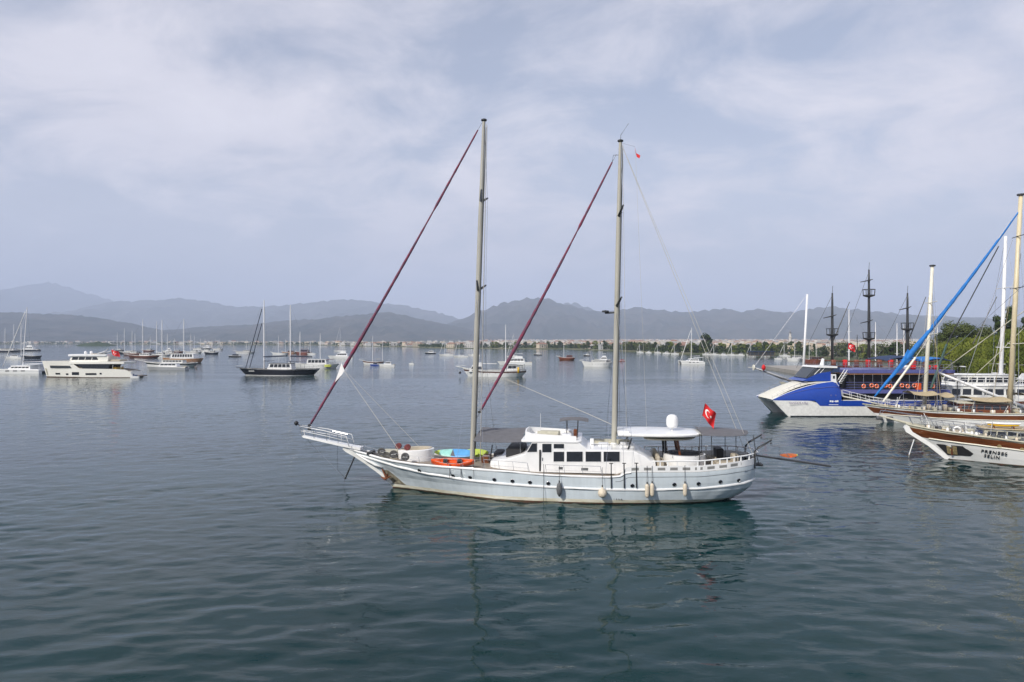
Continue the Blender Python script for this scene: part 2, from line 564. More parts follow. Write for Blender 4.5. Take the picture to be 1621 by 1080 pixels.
# ---------------------------------------------------------------- hull maker shared by every boat
class Hull:
    """Bow at small x, stern at large x, waterline at z = 0."""

    def __init__(s, stem, stern, sheer, beam, kb=0.55, km=0.06, ks=0.45, keel=-0.9):
        s.stem, s.stern, s.sheer, s.beam = stem, stern, sheer, beam     # tables: x(z), x(z), z(s), half-beam(s)
        s.kb, s.km, s.ks, s.keel = kb, km, ks, keel

    def pt(s, f, z, side=-1):
        x = interp(s.stem, z) + f * (interp(s.stern, z) - interp(s.stem, z))
        zs = interp(s.sheer, f)
        q = 1 - max(-0.6, min(1.0, z / zs))
        k = s.kb + (s.km - s.kb) * min(1, f / 0.35) if f < 0.35 else s.km + (s.ks - s.km) * max(0, (f - 0.65) / 0.35)
        y = interp(s.beam, f) * max(0.05, 1 - k * q ** 1.5)
        return Vector((x, y * side, z))

    def f_of(s, x, z):
        a, b = interp(s.stem, z), interp(s.stern, z)
        return max(0.0, min(1.0, (x - a) / (b - a)))

    def at(s, x, z, side=-1, out=0.0):
        p = s.pt(s.f_of(x, z), z, side)
        return p + Vector((0, side * out, 0))

    def normal(s, x, z, side=-1):
        p = s.at(x, z, side)
        a = s.at(x + 0.1, z, side) - p
        b = s.at(x, z + 0.1, side) - p
        n = a.cross(b).normalized()
        return n if n.y * side > 0 else -n

    def mesh(s, bands, ns=40):
        """bands = [(z level or fraction function, material index of the band above it)...], bottom first."""
        b = MB()
        fs = [(1 - math.cos(math.pi * i / ns)) / 2 * 0.5 + 0.5 * i / ns for i in range(ns + 1)]
        for side in (-1, 1):
            rows = []
            for fn, _ in bands:
                rows.append([s.pt(f, fn(f), side) for f in fs])
            for (r0, (_, mi)), r1 in zip(zip(rows, bands), rows[1:]):
                b.mi = mi
                b.sheet([r0, r1] if side < 0 else [r1, r0])
        # close the rounded stern between the two sides
        l = [s.pt(1, fn(1), -1) for fn, _ in bands]
        r = [s.pt(1, fn(1), 1) for fn, _ in bands]
        for i in range(len(bands) - 1):
            b.mi = bands[i][1]
            b.add([l[i], r[i], r[i + 1], l[i + 1]], [(0, 1, 2, 3)])
        l = [s.pt(0, fn(0), -1) for fn, _ in bands]
        r = [s.pt(0, fn(0), 1) for fn, _ in bands]
        for i in range(len(bands) - 1):
            b.mi = bands[i][1]
            b.add([r[i], l[i], l[i + 1], r[i + 1]], [(0, 1, 2, 3)])
        return b

    def strip(s, zf, f0, f1, r, side=-1, n=30, out=0.0, flat=1.0):
        """A moulding of radius r along the hull at height zf(f)."""
        pts = []
        for i in range(n + 1):
            f = f0 + (f1 - f0) * i / n
            p = s.pt(f, zf(f), side)
            pts.append(p + Vector((0, side * out, 0)))
        return MB().tube(pts, r, 6)

    def deck(s, zf, f0, f1, inset=0.05, n=26):
        rows = []
        for i in range(n + 1):
            f = f0 + (f1 - f0) * i / n
            z = zf(f)
            p, q = s.pt(f, z, -1), s.pt(f, z, 1)
            w = max(0.02, q.y - inset)
            rows.append([Vector((p.x, -w + 2 * w * k / 6, z + 0.03 * (1 - (k / 3 - 1) ** 2))) for k in range(7)])
        return MB().sheet(rows)


def text_mesh(name, txt, size, m, parent, M, thick=0.004, shear=0.0, space=1.0):
    """Flat lettering as a mesh."""
    cu = bpy.data.curves.new(name, 'FONT')
    cu.body = txt
    cu.size = size
    cu.extrude = thick
    cu.align_x = 'CENTER'
    cu.align_y = 'CENTER'
    cu.shear = shear
    cu.space_character = space
    tmp = bpy.data.objects.new(name, cu)
    COL.objects.link(tmp)
    dg = bpy.context.evaluated_depsgraph_get()
    me = bpy.data.meshes.new_from_object(tmp.evaluated_get(dg))
    bpy.data.objects.remove(tmp)
    me.materials.clear()
    me.materials.append(m)
    o = bpy.data.objects.new(name, me)
    o.parent = parent
    o.matrix_local = M
    COL.objects.link(o)
    return o


def frame_on(p, n, up=(0, 0, 1)):
    """Matrix whose z axis is n and whose y axis is close to up, at p."""
    n = Vector(n).normalized()
    x = Vector(up).cross(n).normalized()
    y = n.cross(x)
    return Matrix(((x.x, y.x, n.x, p[0]), (x.y, y.y, n.y, p[1]), (x.z, y.z, n.z, p[2]), (0, 0, 0, 1)))


def turkish_flag(name, label, base, tip, w, h, parent=None, droop=0.35, yaw=0.0, group=None):
    """A red flag with white crescent and star on a leaning staff: top-level thing > staff, cloth (> crescent, star)."""
    e = empty(name, base, yaw, label, 'flag', group)
    d = Vector(tip) - Vector(base)
    d.rotate(Matrix.Rotation(-yaw, 3, 'Z'))
    line('staff', [(0, 0, 0), d], 0.022, CHROME, e, 6)

    def cl(u, v):
        # u along the fly, v down the hoist
        s = d * (1 - v * h / d.length * 1.0)
        off = Vector((w * u * (1 - 0.30 * droop), 0.10 * w * math.sin(u * 7 + v * 2.2) * (0.3 + u), -droop * w * u * (0.8 + 0.25 * v) + 0.04 * math.sin(u * 9)))
        return s + off
    rows = [[cl(i / 14, j / 8) for i in range(15)] for j in range(9)]
    back = [[p + Vector((0, 0.012, 0)) for p in r] for r in rows]
    b = MB().sheet(rows)
    b.sheet([list(reversed(r)) for r in back])
    c = b.build('cloth', RED, e, True)

    def onflag(pu, pv):
        p = cl(pu, pv)
        return p + Vector((0, -0.012, 0))
    asp = h / w
    mo = MB()
    ring_o = [(0.36 + 0.25 * asp * math.cos(a), 0.5 + 0.25 * math.sin(a)) for a in [R(42 + 276 * k / 14) for k in range(15)]]
    ring_i = [(0.42 + 0.20 * asp * math.cos(a), 0.5 + 0.20 * math.sin(a)) for a in [R(52 + 256 * k / 14) for k in range(15)]]
    mo.sheet([[onflag(*q) for q in ring_o], [onflag(*q) for q in ring_i]])
    mo.build('crescent', FLAGW, c)
    st = []
    for k in range(10):
        a = R(180 + 36 * k)
        r = 0.125 if k % 2 == 0 else 0.05
        st.append((0.60 + r * asp * math.cos(a), 0.5 + r * math.sin(a)))
    MB().add([onflag(0.60, 0.5)] + [onflag(*q) for q in st], [(0, i + 1, (i + 1) % 10 + 1) for i in range(10)]).build('star', FLAGW, c)
    return e


# ---------------------------------------------------------------- the grey gulet in the middle of the picture
SO = Vector((2.45, 54.4, 0.0))
SA = R(-6.8)
SM = Matrix.Translation(SO) @ Matrix.Rotation(SA, 4, 'Z')


def lo(px, py, t):
    """Gulet coordinates (x along, z up) of a photograph pixel for a point t metres off the centreline."""
    k = (px - 810.5) / F
    c, s = math.cos(SA), math.sin(SA)
    x = (k * (SO.y + t * c) - SO.x + t * s) / (c - k * s)
    Y = SO.y + x * s + t * c
    return x, CH - (py - 540) / F * Y


def L3(px, py, t):
    x, z = lo(px, py, t)
    return Vector((x, t, z))


def build_gulet():
    G = empty('gulet', SO, SA, 'large pale grey two-masted gulet with maroon furled sails, alone in the middle foreground', 'sailing ship')
    sheer = [(0.0, 3.16), (0.03, 2.92), (0.06, 2.70), (0.085, 2.57), (0.13, 2.44), (0.19, 2.38), (0.26, 2.36), (0.34, 2.31), (0.40, 2.24), (0.51, 2.05), (0.645, 2.02), (0.668, 2.06), (0.69, 2.36), (0.72, 2.41), (0.85, 2.46), (0.975, 2.76), (1.0, 2.80)]
    hull = Hull(
        stem=[(-1.2, -10.6), (-0.5, -11.6), (0, -12.28), (0.77, -12.85), (1.4, -13.7), (2.0, -14.6), (2.6, -15.45), (3.0, -15.95), (3.3, -16.2)],
        stern=[(-1.2, 8.5), (-0.4, 12.5), (0, 13.9), (0.4, 14.95), (1.0, 15.75), (1.7, 16.02), (2.4, 16.12), (3.8, 16.15)],
        sheer=sheer,
        beam=[(0, 0.10), (0.04, 0.55), (0.08, 1.15), (0.12, 1.70), (0.19, 2.55), (0.27, 3.15), (0.36, 3.58), (0.47, 3.80), (0.60, 3.84), (0.74, 3.72), (0.85, 3.45), (0.92, 3.05), (0.96, 2.55), (0.985, 1.95), (1.0, 1.25)],
        kb=0.50, km=0.05, ks=0.24, keel=-1.2)
    sh = lambda f: interp(sheer, f)
    rubt = [(0.0, 2.78), (0.05, 2.42), (0.10, 2.02), (0.19, 1.62), (0.30, 1.38), (0.42, 1.24), (0.58, 1.12), (0.72, 1.12), (0.85, 1.22), (0.96, 1.48), (1.0, 1.62)]
    rub = lambda f: interp(rubt, f)
    bw = lambda z: (lambda f: z)
    lerp = lambda k: (lambda f: 0.34 + (sh(f) - 0.34) * k)
    hull_o = hull.mesh([(bw(-1.2), 0), (bw(-0.5), 0), (bw(0.10), 1), (bw(0.34), 2), (lerp(0.15), 2), (lerp(0.3), 2), (lerp(0.45), 2), (lerp(0.6), 2), (lerp(0.75), 2), (lerp(0.9), 2), (sh, 2)], 64).build('hull', [ANTI, BOOT, HGREY], G, True, 45)
    hull_o['label'] = 'pale grey hull with white rubbing strakes and brown waterline'

    for side in (-1, 1):
        hull.strip(rub, 0.015, 1.0, 0.095, side, 60, 0.0).build('rubbing_strake', WHITE, hull_o, True, 60)
        hull.strip(sh, 0.0, 0.70, 0.085, side, 50, -0.02).build('cap_rail', WHITE, hull_o, True, 60)
        hull.strip(lambda f: sh(f) - 0.34, 0.655, 1.0, 0.014, side, 30, 0.0).build('seam', DARKM, hull_o, True)
    # stem head: white cheek knees reaching forward under the bowsprit
    kn = MB()
    knee = [(-16.35, 3.35), (-16.5, 3.10), (-16.2, 2.86), (-15.5, 2.50), (-14.6, 1.95), (-13.7, 1.34), (-12.95, 0.78), (-12.45, 0.30), (-12.15, 0.55), (-12.5, 1.05), (-13.2, 1.70), (-14.2, 2.45), (-15.2, 3.05), (-15.6, 3.36)]
    kn.prism(knee, 'y', -0.17, 0.17)
    kn.build('stem_head', WHITE2, G)
    for side in (-1, 1):
        pr = []
        for x, z in ((-15.3, 2.78), (-14.4, 2.30), (-13.6, 1.92), (-13.0, 1.72)):
            p = hull.at(x, z, side)
            pr.append(p + Vector((0, 0.06 * side, 0)))
        MB().tube(pr, [0.05, 0.13, 0.12, 0.04], 6).build('cheek_knee', WHITE, G, True)

    dz = lambda f: min(sh(f) - 0.09, 2.30) if f > 0.30 else sh(f) - 0.09
    hull.deck(dz, 0.03, 0.985, 0.03).build('deck', TEAK, G)

    # raised white bulwark round the stern with freeing ports, then the open rail
    def aft_z(f, k):
        g = sh(f)
        return g + (0.02, 0.46, 0.80)[k] * min(1, max(0, (f - 0.660) / 0.035))
    bul = MB()
    F0 = 0.672
    for side in (-1, 1):
        r0 = [hull.pt(F0 + (1 - F0) * i / 36, aft_z(F0 + (1 - F0) * i / 36, 0), side) for i in range(37)]
        r1 = []
        for i in range(37):
            f = F0 + (1 - F0) * i / 36
            p = hull.pt(f, min(sh(f), aft_z(f, 0)), side)
            p.z = aft_z(f, 1)
            r1.append(p)
        ins = [Vector((p.x - (0.09 if i > 34 else 0), p.y - side * 0.09, p.z)) for i, p in enumerate(r1)]
        ins0 = [Vector((p.x, p.y, q.z)) for p, q in zip(ins, r0)]
        o_ = 0.012 * side
        r0 = [p + Vector((0, o_, 0)) for p in r0]
        r1 = [p + Vector((0, o_, 0)) for p in r1]
        for grid in ([r0, r1], [r1, ins], [ins, ins0]):
            bul.sheet(grid if side < 0 else list(reversed(grid)))
    a = [hull.pt(1, aft_z(1, 0), s) for s in (-1, 1)]
    b_ = [Vector((p.x + 0.012, p.y, aft_z(1, 1))) for p in a]
    bul.add([a[0] + Vector((0.012, 0, 0)), a[1] + Vector((0.012, 0, 0)), b_[1], b_[0]], [(0, 1, 2, 3)])
    bul.add([b_[0], b_[1], b_[1] - Vector((0.1, 0, 0)), b_[0] - Vector((0.1, 0, 0))], [(0, 1, 2, 3)])
    bul_o = bul.build('bulwark', WHITE, G, True, 40)

    def rail_pt(x, k, side=-1):
        z = 2.5
        f = hull.f_of(x, z)
        p = hull.pt(f, sh(f), side)
        p.z = aft_z(f, k)
        return p
    for side in (-1, 1):
        for px in (998, 1018, 1040, 1060, 1080, 1100, 1120, 1140, 1159, 1177):
            x = lo(px, 742, -3.4)[0]
            p = rail_pt(x, 0, side)
            q = rail_pt(x + 0.55, 0, side)
            z0 = aft_z(hull.f_of(x, 2.5), 0) + 0.13
            d = (q - p)
            d.z *= 1.0
            off = Vector((0, side * 0.017, 0))
            up = Vector((0, 0, 0.20))
            p.z = z0
            q.z = z0 + d.z
            MB().add([p + off, q + off, q + off + up, p + off + up, p - off, q - off, q - off + up, p - off + up],
                     [(0, 1, 2, 3), (0, 3, 7, 4), (1, 5, 6, 2), (3, 2, 6, 7), (0, 4, 5, 1)]).build('freeing_port', mat('port_shade', (0.22, 0.22, 0.21), 0.7), bul_o)
        # rail posts and top rail
        xs = [lo(px, 725, -3.4)[0] for px in (1031, 1044, 1056, 1072, 1088, 1104, 1116, 1128, 1141, 1153, 1165, 1177)] + [15.45, 15.98]
        for x in xs:
            p = rail_pt(x, 1, side)
            h = rail_pt(x, 2, side).z - p.z
            MB().box(p.x - 0.045, p.x + 0.045, p.y - 0.03 - side * 0.045, p.y + 0.03 - side * 0.045, p.z, p.z + h).build('rail_post', WHITE, G)
        pts = [rail_pt(xs[0] + (16.1 - xs[0]) * i / 24, 2, side) - Vector((0, side * 0.045, 0)) for i in range(25)]
        MB().tube(pts, 0.055, 6).build('top_rail', WHITE, G, True)
    MB().tube([rail_pt(16.1, 2, -1), Vector((16.3, -1.2, rail_pt(16.1, 2).z + .02)), Vector((16.34, 0, rail_pt(16.1, 2).z + .02)), Vector((16.3, 1.2, rail_pt(16.1, 2).z + .02)), rail_pt(16.1, 2, 1)], 0.055, 6).build('top_rail', WHITE, G, True)

    # portholes: dark glass in a bright ring
    for side in (-1, 1):
        for i, (px, py) in enumerate([(661, 747), (716, 754), (743, 757), (782, 760), (811, 762), (839, 763.5), (868, 765), (1001, 769), (1068, 768), (1106, 766), (1142, 764.5), (1171, 762)]):
            x, z = lo(px, py, [-2.75, -3.2, -3.45][min(i, 2)] if i < 3 else (-3.7 if i < 9 else (-3.4 if i < 11 else -2.9)))
            p = hull.at(x, z, side)
            n = hull.normal(x, z, side)
            M = frame_on(p + n * 0.004, n)
            r = 0.155
            rg = MB().lathe([(r * 0.80, 0.0), (r * 1.0, 0.0), (r * 1.0, 0.035), (r * 0.88, 0.045), (r * 0.76, 0.012)], n=16, M=M.to_3x3(), c=p + n * 0.003)
            ro = rg.build('porthole', CHROME if i else BLACK, G, True, 40)
            MB().lathe([(r * 0.80, 0.0), (r * 0.80, 0.014)], n=16, M=M.to_3x3(), c=p + n * 0.004).build('pane', GLASS, ro)

    # deckhouse and wheelhouse: one moulded body
    st = [(-4.05, 2.36, 1.3), (-3.95, 2.62, 1.75), (-3.65, 2.78, 2.10), (-3.2, 2.88, 2.35), (-2.6, 2.97, 2.50), (-1.9, 3.18, 2.56), (-1.15, 3.42, 2.58), (-0.62, 4.28, 2.58), (0.5, 4.31, 2.58), (2.95, 4.31, 2.58), (3.55, 3.80, 2.58), (5.5, 3.80, 2.58), (7.0, 3.78, 2.56), (7.85, 3.38, 2.52), (8.2, 3.08, 2.48), (8.6, 2.98, 2.42), (8.7, 2.30, 2.40)]
    rings = []
    for x, zt, w in st:
        tb = lambda z: w - 0.05 * (z - 2.1)
        zb = 2.05
        half = [(tb(zb), zb), (tb(zt - 0.07), zt - 0.07), (tb(zt) - 0.04, zt - 0.018), (tb(zt) - 0.13, zt), (tb(zt) * 0.5, zt + 0.03)]
        ring = [(x, -y, z) for y, z in half] + [(x, y, z) for y, z in reversed(half)]
        rings.append(ring)
    H = MB().loft(rings, True, True, True).build('deckhouse', WHITE, G, True, 28)

    def wall(px, py, side=-1):
        # a point on the deckhouse side seen at a pixel
        x, z = lo(px, py, -2.5)
        return Vector((x, side * (2.58 - 0.05 * (z - 2.1)), z))

    def pane(corners, side, name='window', m=GLASS, deep=0.0):
        ps = [wall(*c, side) for c in corners]
        o = Vector((0, side * 0.012, 0))
        n = len(ps)
        fr = MB()
        cen = sum(ps, Vector()) / n
        outer = [cen + (p - cen) * 1.0 for p in ps]
        inner = [p + (cen - p).normalized() * 0.055 for p in ps]
        fr.loft([[p + o * 0.2 for p in outer], [p + o * 1.8 for p in outer], [p + o * 1.8 for p in inner], [p + o * 0.1 for p in inner]], True)
        w = fr.build(name, WHITE, H)
        MB().add([p + o * 0.5 for p in inner], [tuple(range(n))]).build('pane', m, w)
    for side in (-1, 1):
        pane([(833.5, 716.5), (851, 716.5), (851, 701), (842, 701)], side)
        pane([(857.5, 717), (874, 717), (874, 702), (857.5, 702)], side)
        pane([(875.5, 710.5), (894, 710.5), (894, 702.5), (875.5, 702.5)], side)
        for a, b in ((875.5, 894), (896, 923.5), (926, 952.5), (954.5, 982)):
            pane([(a, 731.5), (b, 731.5), (b, 714.5), (a, 714.5)], side)
        d0, d1 = wall(853.6, 746, side), wall(856.4, 712, side)
        MB().box(d0.x, d1.x, d0.y - 0.006, d0.y + 0.006, d0.z, d1.z).build('door_gap', BLACK, H)
        hd = wall(858.8, 727, side)
        MB().box(hd.x - 0.03, hd.x + 0.03, hd.y - 0.03, hd.y + 0.03, hd.z - 0.12, hd.z + 0.12).build('handle', CHROME, H)
        for a, b, c, d in ((884.5, 739, 891, 744), (920, 740.5, 931, 745.5)):
            p, q = wall(a, b, side), wall(c, d, side)
            MB().box(p.x, q.x, p.y - 0.01, p.y + 0.01, q.z, p.z).build('vent_grille', FENDG, H)
    # sloping windscreen panes
    nrm = Vector((-0.86, 0, 0.53)).normalized()
    for k in range(4):
        y0, y1 = -2.38 + 1.19 * k + 0.05, -2.38 + 1.19 * (k + 1) - 0.05
        a, b = Vector((-1.08, 0, 3.50)), Vector((-0.67, 0, 4.18))
        q = [a + Vector((0, y0, 0)), a + Vector((0, y1, 0)), b + Vector((0, y1 * 0.98, 0)), b + Vector((0, y0 * 0.98, 0))]
        MB().add([p + nrm * 0.025 for p in q], [(3, 2, 1, 0)]).build('windscreen', GLASS, H)

    # wheelhouse roof with its brim and low flybridge coaming
    RF = MB().bev(-1.5, 3.12, -2.52, 2.52, 4.30, 4.44, 0.35).build('wheelhouse_roof', WHITE, G, True, 35)
    cb = MB()
    outer, inner = [], []
    for k in range(26):
        a = R(-100 + 200 * k / 25)
        cx = 0.0 - 1.15 * math.cos(a) * 1.0
        outer.append((max(-1.35, -0.35 - 1.1 * math.cos(a)), 1.95 * math.sin(a)))
    oc = [(2.7, -1.95), (0.5, -2.05), (-0.8, -1.95), (-1.25, -1.5), (-1.35, 0), (-1.25, 1.5), (-0.8, 1.95), (0.5, 2.05), (2.7, 1.95)]
    hts = [0.28, 0.38, 0.46, 0.54, 0.56, 0.54, 0.46, 0.38, 0.28]
    r = [[(x, y, 4.44) for x, y in oc], [(x, y, 4.44 + h) for (x, y), h in zip(oc, hts)],
         [(x + (0.10 if x < 0 else 0), y * 0.95, 4.44 + h) for (x, y), h in zip(oc, hts)], [(x + (0.10 if x < 0 else 0), y * 0.95, 4.44) for x, y in oc]]
    cb.loft(r, False)
    cb.build('coaming', WHITE, RF, True, 40)
    for (x0, x1, y0, y1, h, m) in ((-0.35, 1.35, -1.8, -1.15, 0.42, KHAKI), (-0.35, 1.35, -0.9, 1.3, 0.30, KHAKI), (1.55, 2.35, -1.7, -0.5, 0.36, WHITE), (1.7, 2.3, 0.2, 1.6, 0.40, WHITE)):
        MB().bev(x0, x1, y0, y1, 4.44, 4.44 + h, 0.14).build('sunbed_cushion' if m is KHAKI else 'locker', m, RF, True, 40)
    MB().lathe([(0.20, 0), (0.23, 0.03), (0.23, 1.62), (0.20, 1.65)], c=(-0.3, -1.45, 4.80), n=12, axis='x').build('bolster', KHAKI, RF, True, 40)
    MB().bev(2.45, 2.75, -0.35, 0.25, 4.44, 5.05, 0.08).build('helm_seat', WOOD, RF, True, 40)
    # small bimini over the upper helm
    bm = []
    for i in range(9):
        u = -1 + 2 * i / 8
        bm.append([(2.5 + 1.12 * u, -1.0 + 2.0 * j / 6, 5.98 - 0.13 * u * u - 0.10 * (j / 3 - 1) ** 2) for j in range(7)])
    B = MB().sheet(bm)
    B.sheet([[(x, y, z - 0.05) for x, y, z in reversed(r)] for r in bm])
    for e0 in (0, -1):
        B.sheet([bm[e0], [(x, y, z - 0.05) for x, y, z in bm[e0]]])
    B.sheet([[r[0] for r in bm], [(r[0][0], r[0][1], r[0][2] - 0.05) for r in bm]])
    BO = B.build('helm_bimini', AWN, G, True, 40)
    for x in (1.95, 2.75):
        for y in (-0.92, 0.92):
            line('pole', [(x, y, 4.44), (x + (0.05 if x > 2 else -0.05), y, 5.84)], 0.028, DARKM, BO)
    line('whip_antenna', [(-0.1, -1.0, 4.44), (-0.1, -1.0, 6.35)], [0.022, 0.012], WHITE, G)
    # saloon roof fittings
    for (x0, x1, y0, y1, h, m) in ((3.9, 6.9, 0.9, 1.7, 0.22, KHAKI), (4.4, 5.2, -0.6, 0.4, 0.14, WHITE), (6.1, 7.1, -1.9, 0.6, 0.16, WHITE), (3.75, 4.05, -0.9, -0.5, 0.55, WHITE)):
        MB().bev(x0, x1, y0, y1, 3.82, 3.84 + h, 0.06).build('roof_locker', m, H, True, 40)
    for y in (-2.2, 2.2):
        MB().tube([(3.8, y, 3.84), (3.82, y, 4.16), (7.0, y, 4.16), (7.03, y, 3.82)], 0.022, 5).build('hand_rail', CHROME, H, True)
        for x in (4.6, 5.4, 6.2):
            line('stanchion', [(x, y, 3.8), (x, y, 4.16)], 0.018, CHROME, H)

    # forward awning between the mast and the wheelhouse, with poles
    aw = []
    for i in range(9):
        u = i / 8
        aw.append([(-5.25 + 3.75 * u, -2.1 + 4.4 * j / 8, 4.24 + 0.56 * j / 8 - 0.09 * math.sin(math.pi * u) + 0.05 * math.sin(math.pi * j / 8)) for j in range(9)])
    B = MB().sheet(aw)
    B.sheet([[(x, y, z - 0.012) for x, y, z in reversed(r)] for r in aw])
    AO = B.build('fore_awning', AWN, G, True)
    for x, y, z in ((-5.2, -2.05, 4.22), (-5.2, 2.25, 4.78), (-1.58, -2.05, 4.24), (-1.58, 2.25, 4.78)):
        line('pole', [(x, y, 2.25 if x < -3 else 3.2), (x, y, z)], 0.022, CHROME, AO)
    # lounge under it: plain black block, dark seat, table, white cabin-top coaming
    for (x0, x1, y0, y1, z0, z1, m, nm) in ((-2.75, -1.45, -1.7, 2.0, 2.9, 3.62, BLACK, 'dark_block'), (-4.0, -3.3, 0.2, 2.2, 2.25, 3.0, AWN, 'lounge_seat'), (-4.9, -4.3, -0.4, 0.6, 2.25, 2.75, WOOD, 'table'), (-5.0, -4.4, 1.2, 2.1, 2.25, 2.7, WOOD, 'lounge_chair')):
        MB().bev(x0, x1, y0, y1, z0, z1, 0.12).build(nm, m, G, True, 40)
    line('boat_hook', [(-4.4, 1.0, 2.28), (-4.2, 1.0, 3.5)], 0.05, DARKM, G)

    # white aft hardtop on dark and wooden pillars
    def outl(k, zz):
        o = []
        for x, w in ((5.85 + 0.25 * k, 2.25), (7.2, 2.42), (9.0, 2.45), (10.6, 2.25), (11.7, 1.75), (12.35, 1.05), (12.62, 0.35)):
            o.append((x, w - 0.10 * k))
        return [(x, -w, zz) for x, w in o] + [(x, w, zz) for x, w in reversed(o)]
    HT = MB().loft([outl(1.6, 4.78), outl(0.3, 4.82), outl(0, 4.86), outl(0, 4.95), outl(0.5, 4.99), outl(3.0, 5.03)], True, True, True).build('hardtop', WHITE, G, True, 35)
    HT['label'] = 'white streamlined hardtop over the aft deck'
    MB().loft([[(x * 0.55 + 4.8, y * 0.8, 4.50) for x, y, z in outl(1, 0)], [(x * 0.6 + 4.3, y * 0.88, 4.62) for x, y, z in outl(0, 0)]], True, True, True).build('headlining', CREAM, HT, True, 40)
    MB().bev(5.95, 6.75, -2.0, -1.1, 5.0, 5.16, 0.08).build('roof_hatch', WHITE, HT, True, 40)
    for y in (-1.95, 1.95):
        line('pillar', [(6.6, y, 3.75), (6.9, y * 0.97, 4.66)], 0.06, BLACK, HT)
    for y in (-1.0, 1.0):
        line('pillar', [(10.75, y, 2.3), (10.35, y, 4.6)], 0.10, WOOD, HT, 8)
        line('pillar', [(9.6, y + 0.3, 2.3), (9.5, y + 0.3, 4.6)], 0.085, BLACK, HT, 8)
    dome = MB().lathe([(0.0, 1.0), (0.18, 0.985), (0.32, 0.91), (0.42, 0.76), (0.455, 0.55), (0.455, 0.25), (0.40, 0.08), (0.34, 0.0), (0.0, 0.0)][::-1], c=(10.1, 0, 5.28), n=20)
    DO = dome.build('satellite_dome', WHITE, G, True, 50)
    line('pedestal', [(10.1, 0, 5.0), (10.1, 0, 5.30)], 0.07, WHITE, DO, 8)
    # aft awning
    aw = []
    for i in range(13):
        u = i / 12
        w = 2.7 * math.sqrt(max(0.03, 1 - max(0, (u - 0.35) / 0.65) ** 2.2))
        aw.append([(12.0 + 3.75 * u, w * (-1 + 2 * j / 10), 5.03 - 0.06 * u + 0.16 * (1 - (j / 5 - 1) ** 2)) for j in range(11)])
    B = MB().sheet(aw)
    B.sheet([[(x, y, z - 0.02) for x, y, z in reversed(r)] for r in aw])
    AO = B.build('aft_awning', AWN, G, True, 50)
    for x, y in ((12.7, -2.3), (14.5, -2.1), (12.7, 2.3), (14.5, 2.1), (11.9, -1.9)):
        line('pole', [(x, y, 2.3), (x, y, 5.04)], 0.03, DARKM, AO)

    # round white bar and settee on the aft deck
    def ring(r, z, cx, cy=0.1, a0=-200, a1=140, n=22, sx=1.0):
        return [(cx + r * sx * math.cos(R(a0 + (a1 - a0) * k / n)), cy + r * math.sin(R(a0 + (a1 - a0) * k / n)), z) for k in range(n + 1)]
    for cx, cy, r0, nm in ((10.95, -0.55, 1.55, 'round_settee'),):
        S = MB().loft([ring(r0, 2.25, cx, cy), ring(r0 + 0.06, 3.0, cx, cy), ring(r0 + 0.04, 3.35, cx, cy), ring(r0 - 0.12, 3.37, cx, cy), ring(r0 - 0.16, 2.3, cx, cy)], False).build(nm, WHITE, G, True, 45)
        MB().loft([ring(r0 - 0.13, 2.9, cx, cy), ring(r0 - 0.10, 3.42, cx, cy), ring(r0 - 0.32, 3.36, cx, cy), ring(r0 - 0.40, 2.75, cx, cy), ring(r0 - 0.95, 2.72, cx, cy), ring(r0 - 0.98, 2.3, cx, cy)], False).build('cushion', AWN, S, True, 45)
    MB().bev(10.2, 11.0, -0.3, 0.5, 2.3, 3.02, 0.1).build('steering_console', WHITE, G, True, 40)
    for (x0, x1, y0, y1, z1, m, nm) in ((8.75, 9.3, -2.3, -0.6, 3.05, BEIGE, 'settee'), (8.75, 9.0, -2.4, 2.0, 3.35, BEIGE, 'settee_back'), (13.1, 14.7, -2.0, -0.9, 2.95, BEIGE, 'daybed'), (14.3, 14.75, -2.0, -0.9, 3.55, BEIGE, 'daybed_back'), (13.0, 14.2, 0.6, 1.9, 2.9, BEIGE, 'daybed'), (13.55, 14.1, 0.4, 2.0, 3.6, BLACK, 'daybed_back'), (15.0, 15.7, -1.7, 1.7, 2.8, SMOKE, 'stern_locker')):
        MB().bev(x0, x1, y0, y1, 2.25, z1, 0.12).build(nm, m, G, True, 40)
    MB().tube([(9.9, -1.95, 3.2), (9.9, -1.95, 3.75), (11.6, -1.95, 3.75), (11.6, -1.95, 3.2)], 0.02, 5).build('bar_rail', DARKM, G)

    # masts with swept spreaders, shrouds and stays
    def mast(base, top, r, spread, nm_label):
        base, top = Vector(base), Vector(top)
        d = top - base
        n = 12
        rr = [r * (1.0 if k < 9 else 1.0 - 0.10 * (k - 8)) for k in range(n + 1)]
        m = MB().tube([base + d * (k / n) for k in range(n + 1)], rr, 14).build('mast', MASTM, G, True, 60)
        m['label'] = nm_label
        ax = Matrix.Identity(3)
        MB().lathe([(r * 0.9, -0.05), (r * 1.15, 0.0), (r * 1.15, 0.08), (r * 0.6, 0.14)], c=top, n=12).build('masthead', DARKM, m, True, 40)
        MB().lathe([(r * 1.4, 0.0), (r * 1.4, 0.12), (r * 1.05, 0.22)], c=(base.x, base.y, base.z + 0.05), n=14).build('mast_collar', WHITE2, m, True, 40)
        line('luff_track', [base + d * 0.04 + Vector((r * 1.08, 0, 0)), top - d * 0.02 + Vector((r * 0.95, 0, 0))], 0.035, DARKM, m)
        for fr, ln in spread:
            p = base + d * fr
            for s in (-1, 1):
                tip = p + Vector((0.28, s * ln, 0.55))
                MB().tube([p + Vector((0, s * r * 0.6, 0)), tip], [0.12, 0.07], 6).build('spreader', DARKM, m, True)
